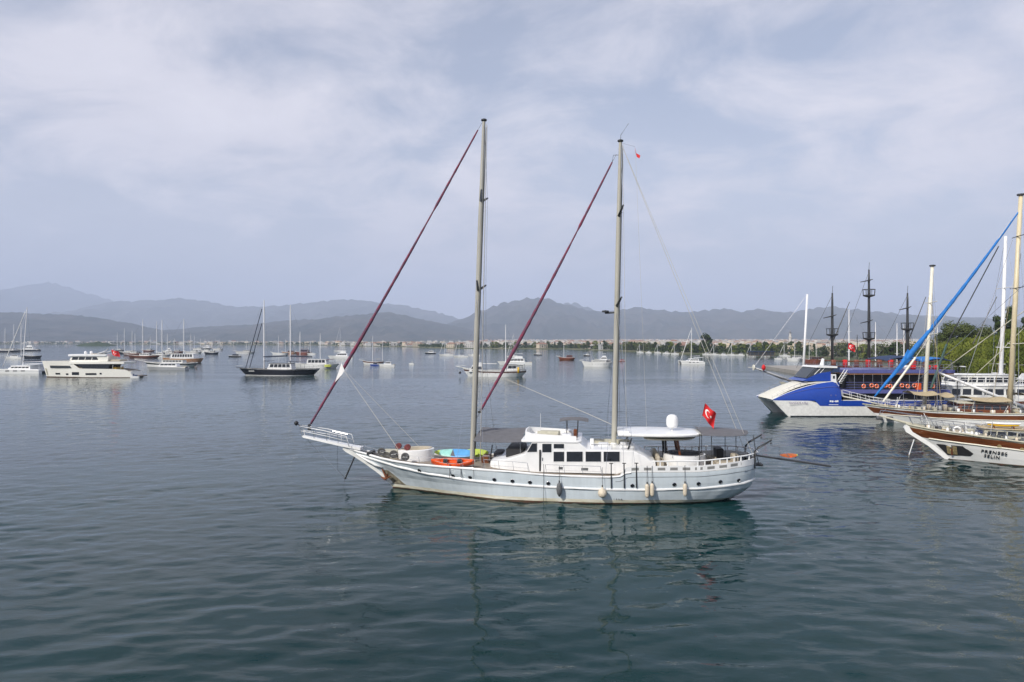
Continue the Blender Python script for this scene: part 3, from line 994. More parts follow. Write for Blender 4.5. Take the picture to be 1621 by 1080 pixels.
        for s in (-1, 1):
            tips = [base + d * fr + Vector((0.28, s * ln, 0.55)) for fr, ln in spread]
            ch = hull.at(base.x + 0.6, 2.2, s)
            line('shroud', [ch] + tips + [top], 0.011, CHROME, m, 4)
            line('shroud', [hull.at(base.x + 1.5, 2.15, s), base + d * spread[0][0]], 0.011, CHROME, m, 4)
            line('shroud', [hull.at(base.x - 0.7, 2.2, s), base + d * spread[0][0]], 0.011, CHROME, m, 4)
        return m
    m1 = mast((-5.70, 0, 2.2), (-4.74, 0, 29.75), 0.205, [(0.505, 2.2), (0.765, 1.6)], 'tall forward mast, slightly raked, beige')
    m2 = mast((5.60, 0, 3.75), (6.12, 0, 27.70), 0.20, [(0.46, 2.1), (0.755, 1.5)], 'shorter after mast, beige, with wind gear on its head')
    MB().tube([(6.12, 0, 27.7), (6.15, 0, 28.2), (6.75, 0.1, 29.1)], 0.018, 5).build('whip_antenna', DARKM, m2)
    MB().tube([(4.9, 0, 14.2), (5.85, 0, 14.25)], 0.07, 6).build('radar_bracket', DARKM, m2)
    MB().lathe([(0.05, 0), (0.28, 0.02), (0.28, 0.14), (0.05, 0.18)], c=(4.95, 0, 14.25), n=12).build('radar', DARKM, m2, True, 40)

    def furled(bot, top, rmax, nm):
        bot, top = Vector(bot), Vector(top)
        d = top - bot
        n = 46
        pts, rr = [], []
        for k in range(n + 1):
            t = k / n
            pts.append(bot + d * t + Vector((0, 0, -0.30 * math.sin(math.pi * t))))
            rr.append(rmax * (0.45 + 0.55 * math.sin(math.pi * min(1, t * 1.25 + 0.12)) ** 0.8 if t < 0.75 else 0.42 + 0.45 * (1 - t) / 0.25) * (1 + 0.10 * math.sin(k * 2.7) + 0.09 * math.sin(k * 5.9)))
        s = MB().tube(pts, rr, 10).build('furled_sail', MAROON, G, True)
        s['label'] = nm
        MB().lathe([(0.04, 0), (0.13, 0.02), (0.13, 0.16), (0.04, 0.2)], c=bot - d.normalized() * 0.25, n=10).build('furling_drum', DARKM, s, True, 40)
        line('forestay', [bot - d.normalized() * 0.75, bot], 0.02, CHROME, s)
        line('halyard', [pts[-1], pts[-1] + d.normalized() * 0.7], 0.018, CHROME, s)
        return s, pts
    x0, z0 = lo(492, 671, 0)
    x1, z1 = lo(756.5, 206, 0)
    s1, p1 = furled((x0, 0, z0), (x1, 0, z1), 0.130, 'maroon furled foresail running from bowsprit to forward masthead')
    # white clew patch and its sheets
    c = p1[9]
    MB().add([c + Vector((-0.05, -0.14, 0.55)), c + Vector((0.22, -0.18, -0.02)), c + Vector((-0.62, -0.14, -1.05)), c + Vector((0.05, -0.05, 0.1)), c + Vector((0.05, -0.20, -0.35))],
             [(0, 4, 1), (0, 2, 4), (2, 1, 4), (0, 1, 3), (1, 2, 3), (0, 3, 2)]).build('clew_patch', FLAGW, s1)
    line('sheet', [c + Vector((0.2, -0.16, -0.1)), Vector((-11.7, -0.4, 3.2))], 0.02, ROPE, G)
    line('sheet', [c + Vector((0.2, 0.1, -0.1)), Vector((-10.2, 2.2, 2.6))], 0.014, ROPE, G)
    x0, z0 = lo(761, 650, 0)
    x1, z1 = lo(969, 257, 0)
    s2, p2 = furled((x0, 0.05, z0), (x1, 0, z1), 0.135, 'maroon furled staysail between the two masts')
    MB().tube([(x1, 0, z1), (x1 + 0.1, 0, z1 + 0.55), (6.08, 0, z1 + 0.55)], 0.022, 5).build('stay_bracket', DARKM, s2)
    line('sheet', [L3(800, 600, 0.2), L3(930, 655, 0.2), L3(968, 672, 0)], 0.022, ROPE, G)
    # halyards, back stays and running rigging
    for a, b, r in (((-4.5, 0.2, 29.4), (-5.1, 0.5, 2.4), 0.012), ((-4.5, -0.2, 29.4), (-4.95, -0.6, 2.4), 0.020), ((6.3, -0.2, 27.4), (6.5, -1.9, 3.8), 0.012), ((6.3, 0.2, 27.4), (6.0, 0.5, 3.8), 0.010),
                    ((6.15, 0, 27.6), (15.9, -1.4, 3.4), 0.014), ((6.15, 0, 27.6), (15.9, 1.6, 3.4), 0.018)):
        line('rigging_line', [a, b], r, ROPE if r > 0.011 else CHROME, G, 4)

    # bowsprit platform with rails, striker and bobstays
    bs = MB()
    tip = Vector((-19.95, 0, 4.10))
    bs.loft([[(-14.9, -0.42, 3.06), (-14.9, 0.42, 3.06), (-14.9, 0.42, 3.28), (-14.9, -0.42, 3.28)],
             [(-16.6, -0.34, 3.36), (-16.6, 0.34, 3.36), (-16.6, 0.34, 3.56), (-16.6, -0.34, 3.56)],
             [(-19.8, -0.22, 3.98), (-19.8, 0.22, 3.98), (-19.8, 0.22, 4.14), (-19.8, -0.22, 4.14)],
             [(-20.0, -0.12, 4.03), (-20.0, 0.12, 4.03), (-20.0, 0.12, 4.16), (-20.0, -0.12, 4.16)]], True, True, True)
    BS = bs.build('bowsprit', WHITE, G, True, 35)
    for s in (-1, 1):
        MB().tube([(-19.9, s * 0.2, 4.14), (-20.15, s * 0.25, 4.95), (-18.0, s * 0.5, 4.65), (-16.0, s * 0.62, 4.22), (-15.75, s * 0.62, 3.35)], 0.032, 6).build('bow_rail', WHITE, BS, True)
        MB().tube([(-20.0, s * 0.22, 4.55), (-17.9, s * 0.45, 4.22), (-15.85, s * 0.60, 3.8)], 0.024, 6).build('bow_rail', WHITE, BS, True)
        for x in (-18.9, -17.8, -16.8):
            u = (x + 19.9) / 4.0
            line('stanchion', [(x, s * (0.22 + 0.08 * u), 4.14 - 0.8 * u), (x, s * (0.3 + 0.3 * u), 4.84 - 0.55 * u)], 0.02, CHROME, BS)
    MB().tube([(-17.2, -0.5, 4.62), (-15.9, -0.6, 4.38)], 0.06, 8).build('boat_hook', CHROME, BS)
    MB().lathe([(0.02, -0.2), (0.14, -0.1), (0.19, 0.02), (0.14, 0.14), (0.02, 0.2)], c=(-20.55, 0, 5.15), n=12).build('bow_light', BLACK, BS, True)
    line('light_arm', [(-20.15, 0, 4.9), (-20.5, 0, 5.1)], 0.04, DARKM, BS)
    MB().lathe([(0.03, -0.12), (0.13, -0.1), (0.13, 0.1), (0.03, 0.12)], c=(-19.3, -0.25, 4.75), n=10, axis='y').build('furling_block', DARKM, BS, True, 40)
    sb = Vector((-16.35, 0, 0.62))
    line('dolphin_striker', [(-15.45, 0, 2.62), sb], [0.055, 0.075], DARKM, BS, 8)
    for e in ((-19.8, 0, 4.0), (-12.6, -0.15, 0.62), (-12.75, 0.15, 0.8)):
        line('bobstay', [sb, e], 0.016, CHROME, BS, 4)
    line('chain', [(-17.0, 0, 3.4), (-17.02, 0.05, 1.4), sb + Vector((0, 0.05, 0))], 0.014, DARKM, BS, 4)
    line('anchor_rode', [sb, (-16.5, -0.2, -0.4)], 0.016, ROPED, BS, 4)
    # anchor in its rusty pocket, with stained plate
    AN = MB().tube([(-13.1, -0.35, 1.65), (-12.7, -0.55, 0.95)], 0.07, 6)
    AN.tube([(-13.15, -0.42, 0.95), (-12.75, -0.62, 0.82), (-12.25, -0.75, 1.1)], [0.04, 0.12, 0.04], 6)
    AN.tube([(-12.95, -0.30, 0.78), (-12.6, -0.62, 0.95), (-12.5, -0.80, 1.3)], [0.05, 0.14, 0.03], 6)
    AN.build('anchor', RUST, G, True, 50)
    pl = []
    for x, z in ((-13.1, 1.55), (-12.5, 1.5), (-11.9, 1.05), (-11.3, 0.55), (-11.0, 0.36), (-12.0, 0.36), (-12.45, 0.4), (-12.7, 0.8)):
        pl.append((x, z))
    for s in (-1, 1):
        MB().add([hull.at(x, z, s, 0.02) for x, z in pl], [tuple(range(len(pl)))]).build('anchor_plate', mat('stained_plate', (0.30, 0.27, 0.19), 0.8, col2=(0.07, 0.06, 0.045), vscale=2.5), G)

    # foredeck: oval white seat tub, windlass, red rope reels, mooring covers
    def oval(r, z, k=0, n=28):
        return [(-10.35 + (1.38 - r) * math.cos(2 * math.pi * i / n) * 1.05, 0.15 + (1.18 - r) * math.sin(2 * math.pi * i / n), z + k * math.cos(2 * math.pi * i / n)) for i in range(n)]
    T = MB().loft([oval(0, 2.32), oval(-0.03, 2.8), oval(-0.02, 3.20, 0.06), oval(0.10, 3.24, 0.06), oval(0.14, 2.7)], True, False, False).build('seat_tub', WHITE, G, True, 50)
    MB().loft([oval(0.11, 3.18, 0.06), oval(0.16, 3.27, 0.06), oval(0.40, 3.22, 0.06), oval(0.45, 2.8), oval(1.0, 2.75)], True, False, True).build('cushion', BEIGE, T, True, 50)
    MB().bev(-13.2, -11.85, -0.55, 0.85, 2.45, 3.05, 0.2).build('anchor_locker', KHAKI, G, True, 40)
    W = MB().lathe([(0.16, 0), (0.22, 0.03), (0.12, 0.14), (0.12, 0.24), (0.22, 0.34), (0.2, 0.38)], c=(-14.0, -0.1, 2.62), n=12)
    W.tube([(-14.1, -0.75, 2.85), (-14.1, 0.6, 2.85)], [0.16, 0.16], 10)
    W.build('windlass', DARKM, G, True, 45)
    line('chain', [(-14.0, -0.3, 2.72), (-13.4, -0.5, 2.70), (-13.0, -0.75, 2.62)], 0.06, DARKM, G)
    for x, y in ((-11.75, -0.2), (-10.85, -0.75)):
        MB().lathe([(0.06, -0.16), (0.24, -0.15), (0.24, -0.11), (0.16, -0.08), (0.18, 0.0), (0.16, 0.08), (0.24, 0.11), (0.24, 0.15), (0.06, 0.16)], c=(x, y, 3.45), n=14, axis='y').build('rope_reel', mat('maroon_rope', (0.16, 0.04, 0.04), 0.9, var=0.5, vscale=9), G, True, 40)
        line('reel_post', [(x, y, 2.5), (x, y, 3.5)], 0.05, WHITE, G)

    # guard rails along the side decks
    for s in (-1, 1):
        for seg in ((-13.6, -9.6, -5.6, 0.62), (-3.9, -0.75, None, 0.78), (0.55, 4.6, None, 0.78)):
            a, b = seg[0], seg[2] or seg[1]
            h = seg[3]
            n = max(3, int((b - a) / 1.05))
            P = []
            for i in range(n + 1):
                x = a + (b - a) * i / n
                p = hull.at(x, 2.1, s)
                f = hull.f_of(x, 2.1)
                p = hull.pt(f, sh(f), s)
                base = Vector((p.x, p.y - s * 0.10, sh(f) - 0.02))
                top = base + Vector((-0.10, -s * 0.02, h))
                P.append((base, top))
                line('stanchion', [base, top], 0.016, CHROME, G, 5)
            line('guard_rail', [P[0][0] + Vector((-0.2, 0, 0.1))] + [t for _, t in P] + [P[-1][0] + Vector((0.12, 0, 0.0))], 0.019 if seg[2] is None else 0.010, CHROME, G, 5)
            line('guard_wire', [(b0 + t) / 2 for b0, t in P], 0.008, CHROME, G, 4)
    # black rubbing poles hung over the side
    for px in (967.5, 988, 1007.5):
        x, zt = lo(px, 733, -3.8)
        _, zb = lo(px, 773, -3.8)
        p = hull.at(x, 1.4, -1)
        MB().tube([(x, p.y - 0.10, zb), (x, p.y - 0.10, zt - 0.25), (x, p.y - 0.06, zt)], 0.042, 6).build('rubbing_pole', BLACK, G, True)
        MB().box(x - 0.14, x + 0.14, p.y - 0.14, p.y - 0.04, zt - 0.05, zt).build('pole_hook', BLACK, G)
    # boarding ladder brackets on the fore side
    for px in (711, 729.5, 750):
        x, zt = lo(px, 735, -3.3)
        p = hull.at(x, 1.9, -1)
        line('hanging_line', [(x, p.y - 0.10, zt), (x, p.y - 0.07, 1.55)], 0.03 if px < 740 else 0.012, FENDG, G, 5)
    line('mooring_line', [hull.at(0.35, 2.1, -1, 0.10) + Vector((0, 0, 0.8)), hull.at(0.35, 2.1, -1, 0.12), hull.at(0.35, 1.12, -1, 0.12), Vector((0.35, -3.95, -0.5))], 0.016, ROPED, G, 4)
    # davits and gangway at the stern
    for y in (1.5, -1.5):
        DV = MB().tube([(15.95, y, 2.5), (15.98, y, 3.75), (16.2, y, 4.0), (17.2, y, 4.62)], [0.09, 0.09, 0.085, 0.055], 8).build('davit', DARKM, G, True)
        MB().lathe([(0.02, -0.08), (0.08, 0), (0.02, 0.08)], c=(17.15, y, 4.38), n=8).build('hook', DARKM, DV)
        line('fall', [(17.15, y, 4.6), (17.15, y, 4.4)], 0.012, DARKM, DV, 4)
    GW = MB().box(16.3, 22.0, 0.10, 0.62, -0.06, 0.06, Matrix.Translation((0, 0, 3.2)) @ Matrix.Translation((16.3, 0, 0)) @ Matrix.Rotation(R(7.5), 4, 'Y') @ Matrix.Translation((-16.3, 0, 0))).build('gangway', DARKM, G)
    for y in (0.12, 0.60):
        P = [(16.9, y, 3.15), (16.9, y, 4.0), (18.3, y, 3.85), (18.3, y, 2.98)]
        line('gangway_rail', P, 0.014, CHROME, GW, 4)
    MB().bev(16.2, 16.75, -0.9, -0.2, 2.55, 2.72, 0.06).build('stern_step', DARKM, G, True)
    MB().tube([(16.45, -0.9, 2.6), (16.2, -0.9, 3.6), (16.0, -0.9, 4.9)], 0.03, 5).build('ensign_post', DARKM, G)
    # small lettering low on the side
    x, z = lo(975, 790.5, -3.7)
    p = hull.at(x, z, -1, 0.012)
    b = MB()
    for k, w in enumerate((0.04, 0.05, 0.04, 0.07, 0.07, 0.10)):
        b.box(-0.5 + 0.17 * k, -0.5 + 0.17 * k + w, -0.04, 0.03, 0, 0.006, frame_on(p, (0, -1, 0)))
    b.build('lettering', FENDG, G)
    return G, hull


GULET, GH = build_gulet()


def gw(v):
    return SM @ Vector(v)


# ---- loose things aboard and alongside the gulet
def fender(px, ytop, ybot, t, kind, label):
    x, zt = lo(px, ytop, t)
    _, zb = lo(px, ybot, t)
    h = zt - zb
    side = GH.at(x, (zt + zb) / 2, -1)
    r = {'long': 0.15, 'round': 0.30, 'grey': 0.21}[kind]
    p = gw((x, min(side.y, GH.at(x, zt, -1).y) - r - 0.02, 0))
    e = empty('fender', (p.x, p.y, zb), SA, label, 'fender', 'fenders hung along the grey hull')
    if kind == 'round':
        prof = [(0.03, 0), (0.16, 0.03), (0.27, 0.14), (0.30, 0.30), (0.26, 0.46), (0.14, 0.58), (0.06, 0.64), (0.06, 0.72)]
        k = h / 0.72
        prof = [(a * min(1.1, k), b * k) for a, b in prof]
    else:
        prof = [(r * 0.25, 0), (r * 0.85, h * 0.10), (r, h * 0.2), (r, h * 0.8), (r * 0.85, h * 0.9), (r * 0.3, h * 0.98), (r * 0.3, h)]
        if kind == 'grey':
            prof = [(r * 0.15, 0), (r * 0.8, h * 0.2), (r, h * 0.4), (r, h * 0.65), (r * 0.7, h * 0.88), (r * 0.15, h)]
    MB().lathe(prof, n=14).build('bladder', FENDG if kind == 'grey' else FENDC, e, True, 60)
    MB().tube([(0, 0, h - 0.02), (0, 0, h + 0.12)], 0.05, 8).build('eye', BLACK, e)
    f = GH.f_of(x, 2.2)
    top = interp(GH.sheer, f) + (0.5 if x > 5.2 else 0.75)
    line('rope', [(0, 0, h), (0, r * 0.4, top - zb)], 0.016, ROPED, e, 4)


fender(885.5, 763, 786, -3.9, 'grey', 'dark grey spindle fender hanging amidships on the grey hull')
fender(953.5, 770, 787, -3.9, 'round', 'round cream ball fender hanging below the saloon windows')
fender(1024.5, 766, 789, -3.9, 'long', 'left one of the two cream sausage fenders hung together')
fender(1032.5, 765, 787, -3.9, 'long', 'right one of the two cream sausage fenders hung together')
fender(1085, 766, 787, -3.8, 'long', 'single cream sausage fender nearest the gulet stern')


def board_shape(L, W, T, rock=0.06, n=18, m=10):
    rings = []
    for i in range(n + 1):
        u = i / n
        w = W / 2 * max(0.05, math.sin(math.pi * min(1, max(0.0, u * 0.94 + 0.03))) ** 0.55)
        t = T / 2 * max(0.3, math.sin(math.pi * (0.06 + 0.88 * u)) ** 0.4)
        z = rock * (2 * u - 1) ** 2
        rings.append([((u - 0.5) * L, w * math.cos(2 * math.pi * k / m), z + t * math.sin(2 * math.pi * k / m)) for k in range(m)])
    return rings


def kayak():
    a, b = L3(684, 733, -2.2), L3(751, 737, -2.5)
    c = (a + b) / 2
    p = gw((c.x, -2.45, 2.42))
    k = empty('kayak', p, SA + R(2), 'orange sit-on-top kayak lying on the foredeck by the rail', 'kayak')
    k.rotation_euler = (R(30), 0, SA + R(2))
    L = 3.3
    rings = []
    for i in range(23):
        u = i / 22
        w = 0.46 * max(0.04, math.sin(math.pi * (0.02 + 0.96 * u))) ** 0.7
        kz = 0.16 * abs(2 * u - 1) ** 3
        top = 0.36 + kz
        rings.append([((u - 0.5) * L, y * w, z) for y, z in ((-1, 0.26 + kz * 0.8), (-0.8, 0.1 + kz * 0.5), (0, kz * 0.6), (0.8, 0.1 + kz * 0.5), (1, 0.26 + kz * 0.8), (0.9, top), (0.55, top), (0.45, top - 0.12 if 0.2 < u < 0.8 else top + 0.03), (0, top - 0.14 if 0.2 < u < 0.8 else top + 0.05), (-0.45, top - 0.12 if 0.2 < u < 0.8 else top + 0.03), (-0.55, top), (-0.9, top))])
    MB().loft(rings, True, True, True).build('shell', ORANGE, k, True, 45)
    for x in (-0.55, 0.55):
        MB().bev(x - 0.16, x + 0.16, -0.18, 0.18, 0.20, 0.50, 0.05).build('seat_back', BLACK, k, True)
    for y in (-0.30, 0.30):
        line('deck_line', [(-1.3, y * 0.4, 0.47), (-0.5, y, 0.38), (0.5, y, 0.38), (1.3, y * 0.4, 0.47)], 0.014, ROPE, k, 4)


def paddle_board(loc, rz, tilt, L, cols, label, name='paddle_board', W=0.85):
    e = empty(name, loc, rz, label, 'paddle board')
    e.rotation_euler = (tilt, 0, rz)
    n = 18
    rings = board_shape(L, W, 0.14)
    b = MB()
    ms = [c for c, _ in cols]
    for i in range(n):
        u = i / n
        b.mi = max(k for k, (_, s) in enumerate(cols) if u >= s)
        b.loft(rings[i:i + 2], True, i == 0, i == n - 1)
    b.build('board', ms, e, True, 50)
    MB().box(-0.05, L * 0.30, -W * 0.30, W * 0.30, 0.075, 0.082).build('deck_pad', cols[min(2, len(cols) - 1)][0], e)
    MB().add([(-L * 0.13, -W * 0.40, 0.078), (-L * 0.03, -W * 0.42, 0.078), (-L * 0.10, W * 0.40, 0.078)], [(0, 1, 2)]).build('dark_patch', AWN, e)
    MB().prism([(L * 0.38, -0.06), (L * 0.44, -0.06), (L * 0.45, -0.24), (L * 0.43, -0.24)], 'y', -0.008, 0.008).build('fin', BLACK, e)


kayak()
paddle_board(gw((-7.15, 0.95, 2.78)), SA + R(-1), R(42), 3.7, [(LIME, 0), (TURQ, 0.08), (SKYB, 0.34), (LIME, 0.88)], 'blue and turquoise paddle board with lime ends leaning by the forward mast')
paddle_board(gw((-5.75, 1.55, 2.72)), SA + R(-2), R(44), 2.3, [(LIME, 0), (LIME, 0.3), (LIME, 0.6)], 'lime green paddle board half hidden behind the blue one')
_pb = L3(1248.5, 721, 0.36)
paddle_board(gw((_pb.x, 0.36, _pb.z - 0.02)), SA + R(10), R(24), 1.35, [(mat('burnt_orange_board', (0.42, 0.10, 0.02), 0.45, var=0.2), 0), (ORANGE, 0.45), (mat('burnt_orange_board', (0.42, 0.10, 0.02)), 0.6), (LIME, 0.93)], 'small orange board strapped on the stern gangway', W=0.55)

for i, (px, py, t, tx) in enumerate(((604, 717, -0.95, 0.10), (623, 721, -1.42, -0.03), (641.5, 725, -1.80, 0.0))):
    x, z = lo(px, py, t)
    p = gw((x, t, z - 0.24))
    e = empty('fender_cover', p, SA, ['grey disc cover nearest the bow, leaning inside the rail', 'middle one of the three grey disc covers by the bow rail', 'grey disc cover nearest the kayak, leaning on white tub'][i], 'disc cover', 'grey discs along the bow rail')
    M = Matrix.Rotation(R(14), 3, 'X')
    MB().lathe([(0.30, -0.08), (0.33, -0.05), (0.33, 0.05), (0.30, 0.08)], c=(0, 0, 0.33), n=22, axis='y', M=M).build('disc', mat('grey_vinyl', (0.085, 0.083, 0.08), 0.75, var=0.1), e, True, 40)
    q = M @ Vector((0, -0.086, 0))
    b = MB()
    for k in range(7):
        u = -0.21 + 0.06 * k
        b.box(u, u + 0.046, -0.002, 0.002, -0.02, 0.02 + 0.012 * ((k * 3) % 4 - 1), Matrix.Translation((q.x, q.y, q.z + 0.33)) @ Matrix.Rotation(tx * 3, 4, 'Y') @ Matrix.Rotation(R(14), 4, 'X'))
    b.build('lettering', PRINT, e)

_b = gw((12.05, -0.2, 5.0))
turkish_flag('flag', 'red ensign with white crescent and star above the gulet hardtop', _b, gw((12.55, -0.2, 7.2)), 1.22, 0.95, droop=0.85)
_f = gw((7.25, 0.2, 26.35))
pn = empty('pennant', _f, SA, 'tiny red pennant flying beside the after masthead', 'flag')
MB().add([(0, 0, 0.95), (0.10, 0.05, 0.45), (0.42, 0, 0.25), (0.36, -0.03, 0.0), (0.16, 0, 0.12), (0.05, 0.02, 0.5)], [(0, 5, 1), (1, 5, 4, 2), (2, 4, 3)]).build('cloth', RED, pn)
line('halyard', [(0, 0, 0.95), (-1.1, 0, 1.3)], 0.008, CHROME, pn, 4)
line('halyard', [(0.05, 0, 0.5), (0.9, -0.6, -22.0)], 0.008, ROPE, pn, 4)

# ---------------------------------------------------------------- other boats in the bay (bow at small local x)
HNAVY = mat('black_hull_paint', (0.012, 0.013, 0.018), 0.18, coat=0.4)
HWHITE = mat('white_hull_paint', (0.76, 0.76, 0.74), 0.3, var=0.05, vscale=0.8, stretch=(0.5, 0.5, 2))
HBROWN = mat('brown_strake_paint', (0.085, 0.035, 0.020), 0.4, var=0.2)
PEACH = mat('peach_varnish', (0.42, 0.22, 0.11), 0.4, var=0.12, stretch=(0.3, 0.3, 3))
HRED = mat('red_brown_hull', (0.20, 0.06, 0.035), 0.45, var=0.15)
HGRN = mat('green_paint', (0.04, 0.22, 0.10), 0.5)
HBLUE = mat('blue_paint', (0.008, 0.050, 0.33), 0.28, var=0.06, coat=0.3)
HLIL = mat('lilac_blue_paint', (0.10, 0.11, 0.30), 0.4, var=0.08)
HGR2 = mat('silver_grey_hull', (0.36, 0.37, 0.38), 0.3)
TAN = mat('tan_canvas', (0.42, 0.34, 0.21), 0.9, var=0.12, bump=0.4, bscale=4)
PURP = mat('plum_canvas', (0.09, 0.03, 0.06), 0.85)
NAVYC = mat('navy_canvas', (0.025, 0.035, 0.06), 0.85, var=0.15)
BUOYO = mat('lifebuoy_orange', (0.75, 0.13, 0.03), 0.5)


class Spot:
    """Where a boat lies: pixel of bow and stern ends of the waterline and their height in the photograph."""

    def __init__(s, b, e, y, yaw=0.0):
        s.Y = CH * F / (y - 540)
        s.c = (b + e) / 2
        s.X = (s.c - 810.5) / F * s.Y
        s.yaw = yaw
        s.L = abs(e - b) / F * s.Y
        s.flip = e < b          # bow to the right

    def x(s, px):
        v = (px - s.c) / F * s.Y / max(0.5, math.cos(s.yaw))
        return -v if s.flip else v

    def z(s, py):
        return CH - (py - 540) / F * s.Y

    def root(s, name, label, cat, group=None):
        return empty(name, (s.X, s.Y, 0), s.yaw + (math.pi if s.flip else 0), label, cat, group)


def clipper(L, fb, B, over=0.10, so=0.06, bowup=0.6):
    """Gulet-like hull: overhanging stem, rounded stern."""
    h = L / 2
    return Hull(
        stem=[(-0.8, -h + L * 0.04), (0, -h), (fb * 0.5, -h - L * over * 0.35), (fb + bowup, -h - L * over)],
        stern=[(-0.8, h - L * 0.12), (0, h - L * 0.03), (fb * 0.5, h + L * so * 0.6), (fb * 1.5, h + L * so)],
        sheer=[(0, fb + bowup), (0.1, fb + bowup * 0.62), (0.3, fb + 0.1), (0.6, fb - 0.06), (0.85, fb + 0.10), (1, fb + 0.25)],
        beam=[(0, 0.06 * B), (0.06, 0.28 * B), (0.15, 0.60 * B), (0.30, 0.90 * B), (0.5, B), (0.7, B), (0.88, 0.85 * B), (0.96, 0.66 * B), (1, 0.40 * B)], kb=0.5, km=0.06, ks=0.4)


def sleek(L, fb, B, rake=0.06):
    """Motor yacht hull: high flared bow, square stern."""
    h = L / 2
    return Hull(
        stem=[(-0.8, -h + L * 0.05), (0, -h + L * 0.02), (fb * 0.6, -h - L * rake * 0.3), (fb * 1.3, -h - L * rake)],
        stern=[(-0.8, h), (0, h), (fb * 1.3, h)],
        sheer=[(0, fb * 1.18), (0.25, fb * 1.1), (0.55, fb), (0.8, fb * 0.92), (1, fb * 0.78)],
        beam=[(0, 0.05 * B), (0.07, 0.35 * B), (0.2, 0.72 * B), (0.4, 0.97 * B), (0.7, B), (1, 0.92 * B)], kb=0.5, km=0.08, ks=0.08)


def hull_part(e, H, bands, mats, ns=22, name='hull'):
    """bands: [(fraction of freeboard where the band starts, material index)...]."""
    sh = lambda f: interp(H.sheer, f)
    lv = [((lambda f: -0.8), bands[0][1])]
    lv += [((lambda f, k=k: sh(f) * k), mi) for k, mi in bands]
    lv.append((sh, 0))
    return H.mesh(lv, ns).build(name, mats, e, True, 45)


def deck_part(e, H, drop=0.12, m=None, f0=0.03, f1=0.99):
    return H.deck(lambda f: interp(H.sheer, f) - drop, f0, f1, 0.05, 14).build('deck', m or TEAK, e)


def cabin(e, name, x0, x1, w, z0, z1, m, rake=(0.25, 0.15), win=None, wm=None, roof=None, nwin=0, tb=0.93):
    """Cabin with raked ends; win = (z0, z1) of the window band, split into nwin panes a side."""
    h = z1 - z0
    a, b = rake[0] * h, rake[1] * h
    o = MB()
    lo_ = [(x0, -w, z0), (x1, -w, z0), (x1, w, z0), (x0, w, z0)]
    hi = [(x0 + a, -w * tb, z1), (x1 - b, -w * tb, z1), (x1 - b, w * tb, z1), (x0 + a, w * tb, z1)]
    o.loft([lo_, hi], True, False, True)
    C = o.build(name, m, e)
    if win:
        n = nwin or max(2, int((x1 - x0) / 1.6))
        def at_(u, z, s):
            t = (z - z0) / h
            xa, xb = x0 + a * t, x1 - b * t
            return Vector((xa + (xb - xa) * u, s * (w + (w * tb - w) * t + 0.015), z))
        for s in (-1, 1):
            for k in range(n):
                u0, u1 = 0.05 + 0.9 * k / n + 0.012, 0.05 + 0.9 * (k + 1) / n - 0.012
                q = [at_(u0, win[0], s), at_(u1, win[0], s), at_(u1, win[1], s), at_(u0, win[1], s)]
                MB().add(q, [(0, 1, 2, 3) if s < 0 else (3, 2, 1, 0)]).build('window', wm or GLASS, C)
        t0, t1 = (win[0] - z0) / h, (win[1] - z0) / h
        q = [(x0 + a * t0 - 0.02, -w * 0.85, win[0]), (x0 + a * t0 - 0.02, w * 0.85, win[0]), (x0 + a * t1 - 0.02, w * 0.83, win[1]), (x0 + a * t1 - 0.02, -w * 0.83, win[1])]
        MB().add(q, [(3, 2, 1, 0)]).build('windscreen', wm or GLASS, C)
    if roof:
        ov, th, rm = roof
        MB().bev(x0 + a - ov, x1 - b + ov, -w * tb - 0.15, w * tb + 0.15, z1, z1 + th, 0.2).build('roof', rm, C, True, 40)
    return C


def awning(e, x0, x1, w, z, m, deck=1.2, sag=0.06, poles=True, name='awning'):
    r = []
    for i in range(5):
        u = i / 4
        r.append([(x0 + (x1 - x0) * u, w * (-1 + 2 * j / 6), z + sag * (1 - (j / 3 - 1) ** 2) * 2 - sag * math.sin(math.pi * u)) for j in range(7)])
    b = MB().sheet(r)
    b.sheet([[(x, y, q - 0.03) for x, y, q in reversed(k)] for k in r])
    A = b.build(name, m, e, True, 60)
    if poles:
        for x in (x0 + 0.15, x1 - 0.15):
            for y in (-w * 0.94, w * 0.94):
                line('pole', [(x, y, deck), (x, y, z)], 0.035, CHROME, A, 4)
    return A


def add_mast(e, x, z0, z1, r, m, stay=None, back=None, chain=2.0, furl=None, cross=(0.5,), rake=0.0, wire=0.02):
    """Mast with cross-trees, shrouds and stays; furl = material of a sail furled on the fore stay."""
    top = Vector((x + rake, 0, z1))
    base = Vector((x, 0, z0))
    d = top - base
    M = MB().tube([base, base + d * 0.5, base + d * 0.85, top], [r, r, r * 0.9, r * 0.6], 8).build('mast', m, e, True, 50)
    tips = []
    for c in cross:
        p = base + d * c
        for s in (-1, 1):
            MB().tube([p, p + Vector((0, s * chain * 0.55, 0.1))], [r * 0.4, r * 0.25], 5).build('cross_tree', m, M)
        tips.append(c)
    for s in (-1, 1):
        mid = base + d * tips[-1] + Vector((0, s * chain * 0.55, 0.1))
        line('shroud', [(x + 0.5, s * chain, z0 - 0.3), mid, top], wire, CHROME, M, 3)
    if stay:
        st = Vector(stay)
        if furl:
            dd = top - st
            n = 10
            MB().tube([st + dd * (0.03 + 0.9 * k / n) for k in range(n + 1)], [r * 0.45 + r * 0.55 * math.sin(math.pi * (0.1 + 0.75 * k / n)) for k in range(n + 1)], 7).build('furled_sail', furl, M, True)
        line('forestay', [st, top], wire, CHROME, M, 3)
    if back:
        line('backstay', [back, top], wire, CHROME, M, 3)
    return M


